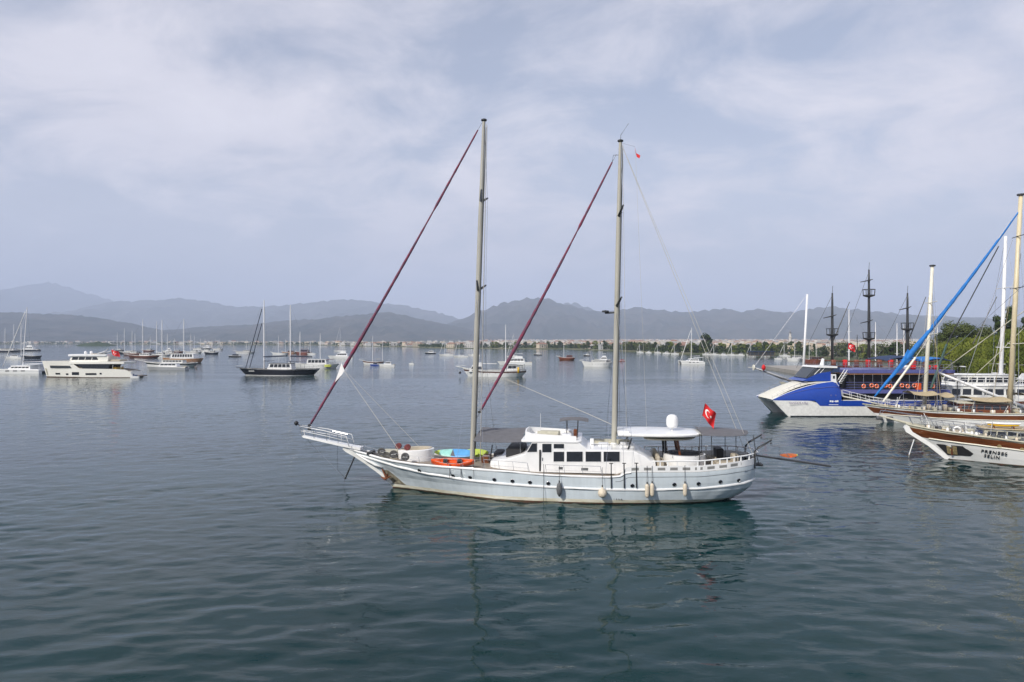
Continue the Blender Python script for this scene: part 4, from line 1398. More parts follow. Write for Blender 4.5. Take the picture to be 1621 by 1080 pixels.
def rails(e, H, f0, f1, h=0.7, n=8, m=None, r=0.03):
    for s in (-1, 1):
        P = []
        for i in range(n + 1):
            f = f0 + (f1 - f0) * i / n
            p = H.pt(f, interp(H.sheer, f), s)
            P.append(p + Vector((0, -s * 0.08, h)))
            line('stanchion', [p + Vector((0, -s * 0.08, -0.05)), P[-1]], r * 0.8, m or CHROME, e, 4)
        line('guard_rail', P, r, m or CHROME, e, 4)


def gulet(label, sp, mats, bands, fb=1.7, B=3.0, masts=(), house=None, aw=(), sprit=0.22, capm=None, group='anchored gulets', furl=None, mastm=None, extra=None, cat='gulet', name='wooden_gulet', detail=True, bowup=0.7, deckm=None):
    e = sp.root(name, label, cat, group)
    L = sp.L
    H = clipper(L, fb, B, bowup=bowup)
    h = hull_part(e, H, bands, mats)
    deck_part(e, H, m=deckm)
    for s in (-1, 1):
        H.strip(lambda f: interp(H.sheer, f), 0, 1, 0.08, s, 16, 0).build('cap_rail', capm or WHITE2, h, True)
    bow = H.pt(0, fb + bowup, -1)
    tip = Vector((bow.x - L * sprit, 0, fb + bowup + L * sprit * 0.22))
    if sprit:
        BS = MB().tube([(bow.x + 1.2, 0, fb + bowup - 0.1), tip], [0.16, 0.09], 6).build('bowsprit', capm or WHITE2, e, True)
        for s in (-1, 1):
            line('bow_rail', [(bow.x + 1.0, s * 0.8, fb + bowup + 0.75), tip + Vector((0, s * 0.15, 0.35)), tip], 0.035, WHITE2, BS, 4)
        line('bobstay', [tip, H.pt(0, 0.4, -1)], 0.025, CHROME, BS, 4)
    if house:
        x0, x1, w, z1, m = house[:5]
        cabin(e, 'deckhouse', x0, x1, w, fb - 0.15, z1, m, win=(fb + 0.3 + (z1 - fb) * 0.22, z1 - 0.22), roof=(0.3, 0.1, house[5] if len(house) > 5 else m))
    for a in aw:
        awning(e, *a[:5], deck=fb - 0.1)
    for i, (px, ty) in enumerate(masts):
        x = sp.x(px)
        add_mast(e, x, fb - 0.1, sp.z(ty), max(0.11, sp.z(ty) * 0.0085), mastm or MASTW, stay=tip if i == 0 else None, back=(L * 0.48, 0, fb + 0.2) if i == len(masts) - 1 else None, chain=B * 0.9, furl=furl if i == 0 else None, cross=(0.36, 0.66), wire=0.018 * max(1, sp.Y / 250))
    if detail:
        rails(e, H, 0.06, 0.95, 0.65, 9)
        for s in (-1, 1):
            for k in range(7):
                f = 0.2 + 0.1 * k
                p = H.pt(f, fb * 0.62, s)
                MB().lathe([(0.13, 0), (0.13, 0.03)], c=p + Vector((0, s * 0.0, 0)), n=8, axis='y').build('porthole', GLASS, h)
    if extra:
        extra(e, H, sp)
    return e


def sloop(label, sp, mast, hm=HWHITE, B=1.9, fb=1.1, furl=None, group='anchored sailing yachts', cover=NAVYC):
    e = sp.root('sailing_yacht', label, 'sailing yacht', group)
    H = sleek(sp.L, fb, B, 0.08)
    hull_part(e, H, [(0.02, 0), (0.85, 1)], [hm, WHITE2], 14)
    deck_part(e, H, 0.05, WHITE2)
    cabin(e, 'coachroof', -sp.L * 0.15, sp.L * 0.2, B * 0.55, fb - 0.05, fb + 0.5, WHITE, (1.2, 0.4), win=(fb + 0.15, fb + 0.38), nwin=3)
    x = sp.x(mast[0])
    x = max(-sp.L * 0.15, min(sp.L * 0.1, x))
    M = add_mast(e, x, fb, sp.z(mast[1]), 0.12, MASTW, stay=(-sp.L * 0.52, 0, fb + 0.3), back=(sp.L * 0.49, 0, fb), chain=B * 0.9, furl=furl or HWHITE, wire=0.018 * max(1, sp.Y / 250))
    MB().tube([(x + 0.2, 0, fb + 1.4), (sp.L * 0.33, 0, fb + 1.35)], [0.16, 0.12], 6).build('furled_mainsail', cover, M, True)
    MB().tube([(x + 0.1, 0, fb + 1.22), (sp.L * 0.35, 0, fb + 1.2)], 0.06, 5).build('boom', MASTW, M)
    return e


def motorboat(label, sp, hm=HWHITE, top=WHITE, B=1.6, fb=1.0, h=1.7, fly=False, group='anchored motor boats', name='motor_boat', cat='motor boat'):
    e = sp.root(name, label, cat, group)
    L = sp.L
    H = sleek(L, fb, B)
    hull_part(e, H, [(0.02, 0), (0.8, 1)], [hm, WHITE2], 14)
    deck_part(e, H, 0.08, WHITE2)
    c = cabin(e, 'cabin', -L * 0.22, L * 0.28, B * 0.72, fb - 0.1, fb + h * 0.72, top, (0.9, 0.2), win=(fb + h * 0.25, fb + h * 0.6), nwin=4, roof=(0.25, 0.08, top))
    if fly:
        cabin(e, 'flybridge', -L * 0.05, L * 0.22, B * 0.6, fb + h * 0.8, fb + h * 1.25, top, (0.8, 0.1))
        awning(e, -L * 0.02, L * 0.22, B * 0.6, fb + h * 1.9, top, fb + h, name='bimini')
    line('antenna', [(L * 0.1, 0, fb + h * 0.7), (L * 0.12, 0, fb + h * 0.7 + 1.5)], 0.03, WHITE, e, 4)
    MB().bev(L * 0.42, L * 0.5, -B * 0.5, B * 0.5, fb * 0.6, fb * 0.95, 0.1).build('stern_bench', BEIGE, e, True)
    return e


def catamaran(label, sp, mast, base, furl=HWHITE):
    e = sp.root('catamaran', label, 'catamaran', 'anchored catamarans')
    L = sp.L
    B = L * 0.25
    for s in (-1, 1):
        H = sleek(L, 1.5, L * 0.055, 0.02)
        o = hull_part(e, H, [(0.04, 0), (0.62, 1), (0.68, 0)], [HWHITE, HGR2], 16, 'float')
        o.location.y = s * B
        d = deck_part(e, H, 0.04, WHITE2)
        d.location.y = s * B
        for k in range(3):
            MB().box(-L * 0.18 + k * L * 0.16, -L * 0.10 + k * L * 0.16, s * (B + L * 0.055) - 0.02, s * (B + L * 0.055) + 0.02, 0.85, 1.15).build('hull_window', GLASS, o).location.y = -s * B
    MB().bev(-L * 0.22, L * 0.46, -B, B, 0.75, 1.55, 0.3).build('bridge_deck', WHITE, e, True, 40)
    MB().box(-L * 0.5, -L * 0.47, -B, B, 1.25, 1.45).build('cross_beam', CHROME, e)
    MB().box(-L * 0.47, -L * 0.22, -B * 0.9, B * 0.9, 1.3, 1.32).build('trampoline', AWN, e)
    cabin(e, 'saloon', -L * 0.2, L * 0.27, B * 0.92, 1.5, 2.75, WHITE, (1.3, 0.1), win=(1.9, 2.45), nwin=5, roof=(0.3, 0.12, WHITE))
    MB().bev(L * 0.12, L * 0.46, -B * 0.85, B * 0.85, 3.35, 3.5, 0.3).build('cockpit_roof', WHITE, e, True)
    for x in (L * 0.2, L * 0.44):
        for y in (-B * 0.8, B * 0.8):
            line('pillar', [(x, y, 1.5), (x, y, 3.4)], 0.06, WHITE, e, 5)
    x = sp.x(base)
    M = add_mast(e, x, 2.7, sp.z(mast[1]), 0.15, MASTW, stay=(-L * 0.48, 0, 1.4), back=None, chain=B * 0.95, furl=furl, rake=sp.x(mast[0]) - x, wire=0.02)
    MB().tube([(x + 0.2, 0, 4.4), (L * 0.34, 0, 4.6)], [0.22, 0.18], 7).build('furled_mainsail', NAVYC, M, True)
    line('boom', [(x, 0, 4.15), (L * 0.36, 0, 4.35)], 0.09, MASTW, M)
    return e


# ---- far left
catamaran('white sailing catamaran with leaning furled jib at the left edge', Spot(1, 77, 590.5), (43, 486), 36)
gulet('black gulet with two pale masts, farthest left behind the catamaran', Spot(-14, 34, 557.5), [HNAVY], [(0, 0)], 1.9, 3.6, [(8, 519), (22, 513)], (-6, 9, 2.2, 3.9, WHITE2, AWN))
motorboat('dark-hulled superyacht with tiered white decks behind the catamaran', Spot(28, 62, 555.8), HNAVY, WHITE, 3.4, 2.2, 3.6, True)
motorboat('low white motor cruiser just above the catamaran cabin', Spot(10, 36, 568), HWHITE, WHITE, 1.7, 1.2, 1.8)
gulet('small black-hulled gulet beside the white cruiser above the catamaran', Spot(37, 64, 567.5), [HNAVY], [(0, 0)], 1.7, 2.2, [(33.5, 512)], None, sprit=0.1, detail=False)


# ---- white expedition yacht
def expedition_yacht():
    sp = Spot(74, 218, 597)
    e = sp.root('motor_yacht', 'cream-white three-deck motor yacht with upright bow at left', 'motor yacht')
    L, B = sp.L, 3.7
    h = L / 2
    zb = sp.z(571.5)
    H = Hull(stem=[(-0.8, -h + 0.6), (0, -h), (zb, -h - 1.5)], stern=[(-0.8, h), (0, h + 0.2), (zb, h - 2.0)],
             sheer=[(0, zb), (0.36, zb - 0.03), (0.385, zb - 0.1), (0.47, sp.z(583)), (0.80, sp.z(583.5)), (0.95, sp.z(584.5)), (1, sp.z(588))],
             beam=[(0, 0.08), (0.06, 1.2), (0.16, 2.5), (0.32, 3.4), (0.55, 3.7), (1, 3.5)], kb=0.45, km=0.05, ks=0.05)
    CREAM = mat('ivory_gelcoat', (0.80, 0.785, 0.72), 0.3, var=0.04)
    ho = hull_part(e, H, [(0.0, 1), (0.05, 0)], [CREAM, ANTI], 34)
    deck_part(e, H, 0.15, TEAK)

    def wall(px0, py0, px1, py1, name, m, slant=0.0, off=0.14):
        for s in (-1, 1):
            n = 8
            r0 = [H.at(sp.x(px0 + (px1 - px0) * k / n), sp.z(py1), s, 0.05) for k in range(n + 1)]
            r1 = [H.at(sp.x(px0 + (px1 - slant - px0) * k / n), sp.z(py0), s, 0.05) for k in range(n + 1)]
            MB().sheet([r0, r1] if s < 0 else [r1, r0]).build(name, m, ho)
    wall(85, 578.5, 124, 582.5, 'hull_window', SMOKE, 3)
    for a, b, c, d in ((94, 590, 102.5, 592.5), (113.5, 590.5, 118, 593), (124, 588.5, 135.5, 593), (146, 590, 163, 592.8), (168, 589.5, 171, 592)):
        wall(a, b, c, d, 'hull_window', GLASS)
    for s in (-1, 1):
        q = [H.at(sp.x(px), sp.z(py), s, 0.12) for px, py in ((72.5, 583), (76, 583), (78, 594), (75, 594))]
        MB().add(q, [(0, 1, 2, 3) if s < 0 else (3, 2, 1, 0)]).build('anchor_pocket', KHAKI, ho)
    # main deck saloon glazing, between bulwark and overhanging upper deck
    SL = MB().loft([[(sp.x(143), y, sp.z(584)), (sp.x(180), y, sp.z(584)), (sp.x(184), y, sp.z(575.5)), (sp.x(131), y, sp.z(575.5))] for y in (-3.35, 3.35)], True, True, True).build('saloon', GLASS, e)
    for px in (153, 163, 173):
        for y in (-3.37, 3.37):
            line('mullion', [(sp.x(px), y, sp.z(583.5)), (sp.x(px + 1), y, sp.z(575.8))], 0.05, DARKM, SL, 4)
    MB().bev(sp.x(120), sp.x(207), -3.6, 3.6, sp.z(575.8), sp.z(572.2), 0.5).build('upper_deck', CREAM, e, True, 40)
    cabin(e, 'wheelhouse', sp.x(118), sp.x(166), 2.9, sp.z(572.4), sp.z(563.5), CREAM, (0.35, -0.1), win=(sp.z(569.6), sp.z(565)), nwin=4)
    MB().bev(sp.x(116.5), sp.x(178), -3.2, 3.2, sp.z(563.8), sp.z(560.8), 0.6).build('sun_deck', WHITE, e, True, 40)
    MB().loft([[(sp.x(166), y, sp.z(572)), (sp.x(178), y, sp.z(572)), (sp.x(180), y, sp.z(563.5)), (sp.x(160), y, sp.z(563.5))] for y in (-2.9, 2.9)], True, True, True).build('deck_wing', CREAM, e)
    for x0, x1, z0, z1, m, nm in ((168, 196, 571.8, 569, BEIGE, 'sofa'), (184, 190, 585, 581, YELLOW, 'life_jacket_locker'), (178, 184, 588, 583, BLACK, 'side_door'), (150, 160, 560.8, 559.8, BEIGE, 'sunbed'), (193, 214, 590, 587, CREAM, 'transom')):
        MB().bev(sp.x(x0), sp.x(x1), -2.2, 2.2, sp.z(z0), sp.z(z1), 0.2).build(nm, m, e, True, 40)
    MB().bev(sp.x(213), sp.x(226), -3.0, 3.0, 0.25, 0.6, 0.3).build('swim_platform', TEAK, e, True)
    A = MB().tube([(sp.x(158), -1.8, sp.z(561)), (sp.x(172), -1.6, sp.z(556)), (sp.x(176), -1.6, sp.z(552.5))], 0.22, 6)
    A.tube([(sp.x(158), 1.8, sp.z(561)), (sp.x(172), 1.6, sp.z(556)), (sp.x(176), 1.6, sp.z(552.5))], 0.22, 6)
    A.box(sp.x(160), sp.x(176), -1.7, 1.7, sp.z(558.2), sp.z(557.7))
    A.build('radar_arch', HGR2, e)
    for x, y in ((138, -0.8), (142, 0.9)):
        MB().lathe([(0.2, 0), (0.45, 0.15), (0.5, 0.5), (0.35, 0.9), (0.05, 1.05)], c=(sp.x(x), y, sp.z(560.8)), n=12).build('satellite_dome', WHITE, e, True)
    rails(e, H, 0.03, 0.42, 0.35, 9)
    for px in (187, 200):
        for y in (-3.2, 3.2):
            line('pillar', [(sp.x(px), y, sp.z(583)), (sp.x(px + 1), y, sp.z(575.6))], 0.07, CREAM, e, 5)
    b = Vector((sp.X + sp.x(184), sp.Y - 1, sp.z(571)))
    turkish_flag('flag', 'red flag with crescent on the stern of the cream motor yacht', b, b + Vector((-1.2, 0, 3.6)), 2.6, 1.9, droop=0.25)
    t = empty('tender', (sp.X + sp.x(224), sp.Y - 4.2, 0), R(8), 'tiny white jet boat with dark rider seat behind the cream yacht', 'jet boat')
    Ht = sleek(2.8, 0.55, 0.6)
    hull_part(t, Ht, [(0, 0)], [WHITE], 10)
    deck_part(t, Ht, 0.02, WHITE)
    MB().bev(-0.2, 0.9, -0.22, 0.22, 0.4, 0.95, 0.15).build('seat', DKBLUE, t, True)
    MB().tube([(-0.4, 0, 0.4), (-0.25, 0, 1.3)], [0.2, 0.16], 8).build('steering_column', DKBLUE, t, True)


expedition_yacht()

# ---- cluster right of the motor yacht
motorboat('sleek grey-white motor cruiser lowest in the left cluster of boats', Spot(235, 296, 586), HGR2, WHITE, 2.1, 1.55, 1.7)
gulet('white gulet with dark strake behind the sleek cruiser', Spot(236, 308, 581), [HWHITE, HNAVY], [(0, 0), (0.55, 1), (0.85, 0)], 1.8, 2.8, [(256.5, 506.5)], (-4, 6, 2.0, 3.2, WHITE2, KHAKI))
gulet('peach-brown gulet with long white windowed deckhouse in the left cluster', Spot(262, 318, 574.5), [PEACH, WOOD], [(0, 1), (0.2, 0)], 2.4, 3.2, [(291, 504.5)], (-6, 7, 2.6, 4.9, WHITE, WHITE2), sprit=0.05)
for (b, e_, y, ms, sch, lab) in (
    (205, 250, 567, [(226, 505.5)], 'b', 'brown gulet with tall mast, left of the cluster centre'),
    (236, 268, 565, [(248, 508.5)], 'w', 'white gulet with tall mast just behind the cluster centre'),
    (186, 222, 560.5, [(196.5, 520), (209.5, 524)], 'n', 'dark two-masted gulet at the left rear of the cluster'),
    (196, 226, 562.5, [(214, 528)], 'b', 'brown gulet beside the dark two-masted one'),
    (252, 282, 562, [(265, 528)], 'w', 'white gulet at the rear middle of the cluster'),
    (268, 290, 559, [(276, 536)], 'b', 'small brown gulet at the rear of the cluster'),
    (294, 318, 560, [(302, 528)], 'w', 'white gulet at the right rear of the cluster'),
    (182, 196, 556.5, [(185.5, 526)], 'n', 'far dark gulet at the left rear of the cluster'),
    (226, 244, 557, [(238, 533)], 'b', 'far brown gulet showing between the tall masts'),
    (318, 336, 557.5, [(324.5, 536), (317, 536)], 'w', 'far two-masted white gulet right of the cluster'),
    (325, 345, 561, [(335.5, 538)], 'n', 'low dark gulet alone right of the cluster'),
    (338, 352, 554.5, [(341, 536), (347, 536)], 'w', 'farthest pale gulet right of the cluster'),
    (306, 322, 554, [(308, 530)], 'w', 'distant pale gulet behind the cluster right end'),
    (375, 402, 559.5, [(390, 537), (394, 541)], 'w', 'pale gulet with short masts left of the black yacht'),
):
    sp = Spot(b, e_, y, R(rnd.uniform(-8, 8)))
    sc = {'b': ([HBROWN, WOOD], [(0, 0), (0.45, 1)]), 'w': ([HWHITE, HBROWN], [(0, 0), (0.6, 1), (0.8, 0)]), 'n': ([HNAVY], [(0, 0)])}[sch]
    gulet(lab, sp, sc[0], sc[1], 1.7, min(3.2, sp.L * 0.14), ms, (-sp.L * 0.12, sp.L * 0.25, 1.6, 3.0, WHITE2), ((sp.L * 0.22, sp.L * 0.46, 1.7, 3.3, rnd.choice((AWN, KHAKI, NAVYC))),), sprit=0.12, detail=False)
motorboat('white motor yacht low on the water right of the left cluster', Spot(317, 336, 552.4), HNAVY, WHITE, 2.6, 1.6, 3.0, True)
motorboat('small blue-white cabin boat among the left cluster masts', Spot(258, 275, 557.6), HWHITE, WHITE, 2.2, 1.4, 2.4, True)
motorboat('dark low speedboat left of the black sailing yacht', Spot(362, 381, 565.2), HNAVY, NAVYC, 1.7, 1.0, 1.4)


# ---- black sailing yacht
def ext_black(e, H, sp):
    Mx = frame_on(H.at(sp.x(400.5), 1.5, -1, 0.06), H.normal(sp.x(400.5), 1.5))
    b = MB()
    for k in range(6):
        b.box(-1.0 + 0.36 * k, -0.74 + 0.36 * k, -0.2, 0.14 + 0.06 * (k % 2), 0, 0.02, Mx)
    b.build('lettering', PRINT, e)
    MB().bev(sp.x(424), sp.x(455), -1.0, 1.0, 1.9, 2.6, 0.2).build('sail_locker', WHITE, e, True)
    for px in (396, 402):
        line('furled_staysail', [(sp.x(px - 8), 0, 2.6), (sp.x(414), 0, sp.z(489 if px < 400 else 512))], 0.13, NAVYC, e, 6)
    M = MB().tube([(sp.x(417), 0, sp.z(565)), (sp.x(455), 0, sp.z(563.5))], [0.28, 0.2], 7)
    M.build('furled_mainsail', NAVYC, e, True)
    MB().tube([(sp.x(460), 0, sp.z(564)), (sp.x(495), 0, sp.z(565))], [0.28, 0.2], 7).build('furled_mizzen', NAVYC, e, True)


gulet('sleek black two-masted sailing yacht with white deckhouse, left of centre', Spot(388, 500, 594, R(-3)), [HNAVY, WHITE], [(0, 1), (0.05, 0), (0.93, 1)], 2.1, 3.1, [(417.5, 475), (460, 483)],
      (-3.8, 4.8, 2.1, 4.15, WHITE, AWN), ((-5.5, -2.5, 1.6, 5.0, NAVYC), (3.0, 8.0, 2.2, 4.9, NAVYC)), sprit=0.045, capm=DARKM, bowup=0.5, extra=ext_black, group='')


def ext_kayaks(e, H, sp):
    for k in range(3):
        MB().loft([[(x, y * 0.35 - 2.95 + 0.05 * k, z * 0.2 + 0.75 + 0.35 * k) for y, z in ((-1, 0), (0, -1), (1, 0), (0, 1))] if 0 < i < 4 else [(x, -2.9, 0.75 + 0.35 * k)] * 4 for i, x in enumerate((4.6, 5.0, 6.2, 7.4, 7.8))], True).build('rack_kayak', mat('lime_yellow', (0.55, 0.6, 0.12), 0.5), e, True)


gulet('white gulet with windowed cabin and lime kayaks on its side, behind the black yacht', Spot(466, 533, 583), [HWHITE], [(0, 0)], 1.7, 2.8, [(475, 525), (507, 528)], (-3.6, 5.4, 2.1, 3.9, WHITE, WHITE2), ((5, 8, 2.0, 3.9, PURP),), sprit=0.05, extra=ext_kayaks)
gulet('white gulet with one mast behind the black yacht bow', Spot(432, 456, 561.5), [HWHITE], [(0, 0)], 1.4, 2.2, [(441, 531)], None, sprit=0.08, detail=False)
gulet('tan gulet with short mast behind the black yacht', Spot(448, 470, 560), [PEACH], [(0, 0)], 1.4, 2.2, [(452, 537)], (-2, 4, 1.5, 2.7, WOOD), sprit=0.05, detail=False)
gulet('red-brown excursion boat with plum awning behind the black yacht', Spot(470, 492, 561), [HRED], [(0, 0)], 2.0, 2.6, [(478, 547)], (-3.5, 4.5, 2.2, 4.0, PURP), ((-3, 4.5, 2.4, 5.0, HRED),), sprit=0.03, detail=False)
motorboat('white flybridge motor yacht beside the maroon furled foresail', Spot(521, 559, 567.5), HWHITE, WHITE, 2.4, 1.6, 2.6, True)
sloop('far white sloop with thin mast behind the flybridge yacht', Spot(529, 548, 556.5), (538.5, 516))
sloop('far white sloop right of the excursion boat', Spot(487, 500, 561.5), (488.5, 540))
gulet('gulet with brown deck gear right of the maroon foresail', Spot(577, 606, 577, R(10)), [HWHITE, WOOD], [(0, 0), (0.6, 1)], 1.3, 1.9, [(590, 532), (605, 541)], None, ((1, 3.5, 1.4, 2.8, KHAKI),), sprit=0.2)
motorboat('white trawler boat with dark awning beside the brown gulet', Spot(601, 625, 580.5), HWHITE, WHITE, 1.5, 1.1, 1.6)
motorboat('small blue launch between gulet and white trawler', Spot(586, 600, 578.5), HBLUE, DKBLUE, 0.9, 0.6, 0.8)
motorboat('tiny white dinghy alone on open water left of the forward mast', Spot(647.5, 655.5, 577), HWHITE, WHITE, 0.7, 0.55, 0.9)
motorboat('dark-hulled cruiser with white top on open water left of the forward mast', Spot(673, 690, 560), HNAVY, WHITE, 2.0, 1.2, 2.2)
sloop('white sloop farther left of the two left of the forward mast', Spot(696, 718, 563.2), (702, 537))
sloop('white sloop nearer the forward mast of the two', Spot(719, 741, 565.6), (726.5, 537))
motorboat('small white cruiser half behind the forward mast', Spot(742, 760, 563.5), HWHITE, WHITE, 1.5, 1.0, 1.6)


def ext_tour(e, H, sp):
    pr = MB().tube([(sp.x(820.5), -2.6, 1.2), (sp.x(820.5), -2.6, 3.2)], [0.32, 0.32], 8)
    pr.build('rolled_mat', YELLOW, e, True)
    awning(e, sp.x(798), sp.x(831), 2.3, sp.z(575.5), WHITE2, 1.6)
    for k in range(5):
        x, z = sp.x(726 + 3 * k), 3.0 - 0.1 * k
        MB().tube([(x, -0.5, z), (x, 0.5, z)], 0.08, 5).build('bow_slat', HGRN, e)
    MB().tube([(sp.x(752), 0, sp.z(575.5)), (sp.x(786), 0, sp.z(576))], 0.12, 6).build('boom', MASTW, e)
    cabin(e, 'fore_cabin', sp.x(742), sp.x(765), 1.5, 1.6, sp.z(574), WHITE, (0.6, 0.2), win=(2.4, 3.4), nwin=3)
    MB().lathe([(0.05, -0.5), (0.42, -0.2), (0.42, 0.2), (0.05, 0.5)], c=(sp.x(728.5), -0.8, 1.3), n=10).build('mooring_ball', BLACK, e, True)


gulet('white gulet with dark brown stripe and yellow roll, behind the forward mast', Spot(741, 829, 596), [HWHITE, HBROWN], [(0, 0), (0.62, 1), (0.84, 0)], 2.05, 2.9, [(757, 508), (800.5, 514)], (3.6, 7.2, 1.9, 3.9, WHITE), ((5.8, 9.2, 2.2, 3.6, AWN),), sprit=0.12, bowup=0.9, extra=ext_tour)
motorboat('white motor yacht peeking over the brown-striped gulet stern', Spot(790, 842, 577.5), HWHITE, WHITE, 2.2, 1.5, 2.2, True)
sloop('white sloop behind the brown-striped gulet', Spot(803, 826, 566), (813.5, 528))
motorboat('small white motorboat on open water between the two masts', Spot(845, 858, 562.3), HNAVY, WHITE, 1.4, 0.9, 1.8)
gulet('reddish wooden gulet with one mast between the two gulet masts', Spot(886, 909, 570), [WOOD, HRED], [(0, 0), (0.5, 1)], 1.5, 2.0, [(892.5, 537)], (-0.5, 3.5, 1.3, 2.9, HRED), sprit=0.14)
motorboat('small dark motorboat right of the reddish gulet', Spot(924, 934, 563.8), HNAVY, WHITE, 1.3, 0.9, 1.8)
gulet('white low gulet with fenders left of the after mast', Spot(925, 967, 580.4), [HWHITE], [(0, 0)], 1.9, 2.2, [], (-3, 4, 1.5, 2.9, WHITE2), sprit=0.08)
motorboat('white cruiser with radar tower just behind the low white gulet', Spot(942, 966, 573), HNAVY, WHITE, 1.8, 1.4, 1.7, True)
motorboat('red inflatable boat just right of the after mast', Spot(979, 989, 572.5), HRED, RED, 0.9, 0.7, 0.6, name='inflatable_boat', cat='inflatable boat')
catamaran('white sailing catamaran alone right of the after mast', Spot(1076, 1113, 576.4), (1095, 519), 1094)

# ---------------------------------------------------------------- right side: boats moored side by side, bows out
def make_lo(ox, oy, A):
    c, s = math.cos(A), math.sin(A)

    def f(px, py, t):
        k = (px - 810.5) / F
        x = (k * (oy + t * c) - ox + t * s) / (c - k * s)
        return x, CH - (py - 540) / F * (oy + x * s + t * c)
    return f


def lifebuoy(label, loc, r=0.36, ry=0.0, group='lifebuoys on the blue boat rail', m=None):
    e = empty('lifebuoy', loc, ry, label, 'lifebuoy', group)
    b = MB()
    n, k = 20, 8
    rings = []
    for i in range(n):
        a = 2 * math.pi * i / n
        rings.append([((r + 0.105 * math.cos(2 * math.pi * j / k)) * math.cos(a), 0.105 * math.sin(2 * math.pi * j / k), (r + 0.105 * math.cos(2 * math.pi * j / k)) * math.sin(a)) for j in range(k)])
    b.loft(rings + [rings[0]], True)
    b.build('ring', m or BUOYO, e, True)
    for q in range(4):
        a0 = math.pi / 4 + q * math.pi / 2
        rr = []
        for i in range(3):
            a = a0 + (i - 1) * 0.13
            rr.append([((r + 0.11 * math.cos(2 * math.pi * j / k)) * math.cos(a), 0.11 * math.sin(2 * math.pi * j / k), (r + 0.11 * math.cos(2 * math.pi * j / k)) * math.sin(a)) for j in range(k)])
        MB().loft(rr, True).build('band', PRINT, e, True)
    return e


def clutter(e, edge, seed, f0, f1, n):
    """Working deck gear: struts, rope coils, crates, folded canvas and fenders, each its own part."""
    r = random.Random(seed)
    ms = (ROPE, KHAKI, BEIGE, HGR2, PRINT, FENDC, TAN, WOOD, CHROME, FENDG)
    for k in range(n):
        f = r.uniform(f0, f1)
        p, z = edge(f)
        y = r.uniform(-1, 0.7) * abs(p.y) * 0.85
        x = p.x
        t = k % 6
        if t == 0:
            a = r.uniform(-0.7, 0.7)
            MB().tube([(x, y, z), (x + a, y + r.uniform(-0.4, 0.4), z + r.uniform(1.0, 1.7))], 0.032, 5).build('strut', r.choice((PRINT, CHROME, ROPE)), e)
        elif t == 1:
            R0 = r.uniform(0.16, 0.28)
            MB().lathe([(R0 * 0.5, 0), (R0, 0.02), (R0 * 1.1, 0.12), (R0 * 0.9, 0.22), (R0 * 0.45, 0.2)], c=(x, y, z), n=12).build('rope_coil', r.choice((ROPE, ROPED, TAN)), e, True)
        elif t == 2:
            w = r.uniform(0.25, 0.5)
            MB().bev(x, x + w, y, y + w * 0.8, z, z + r.uniform(0.25, 0.6), 0.06).build('crate', r.choice(ms), e, True, 40)
        elif t == 3:
            L_ = r.uniform(0.8, 1.6)
            MB().tube([(x, y, z + 0.15), (x + L_ * 0.5, y + 0.1, z + 0.22), (x + L_, y + r.uniform(-0.3, 0.3), z + 0.15)], [0.08, 0.15, 0.08], 7).build('folded_canvas', r.choice((TAN, KHAKI, PRINT, NAVYC)), e, True)
        elif t == 4:
            MB().lathe([(0.04, 0), (0.13, 0.06), (0.14, 0.5), (0.04, 0.6)], c=(x, -abs(p.y) + 0.25, z), n=9).build('deck_fender', r.choice((FENDC, FENDG, PRINT)), e, True)
        else:
            q, z2 = edge(min(f1, f + 0.12))
            line('deck_line', [(x, y, z + 0.5), ((x + q.x) / 2, y, z + r.uniform(0.5, 0.9)), (q.x, y * 0.6, z2 + r.uniform(0.9, 1.6))], 0.016, r.choice((ROPE, CHROME)), e, 4)


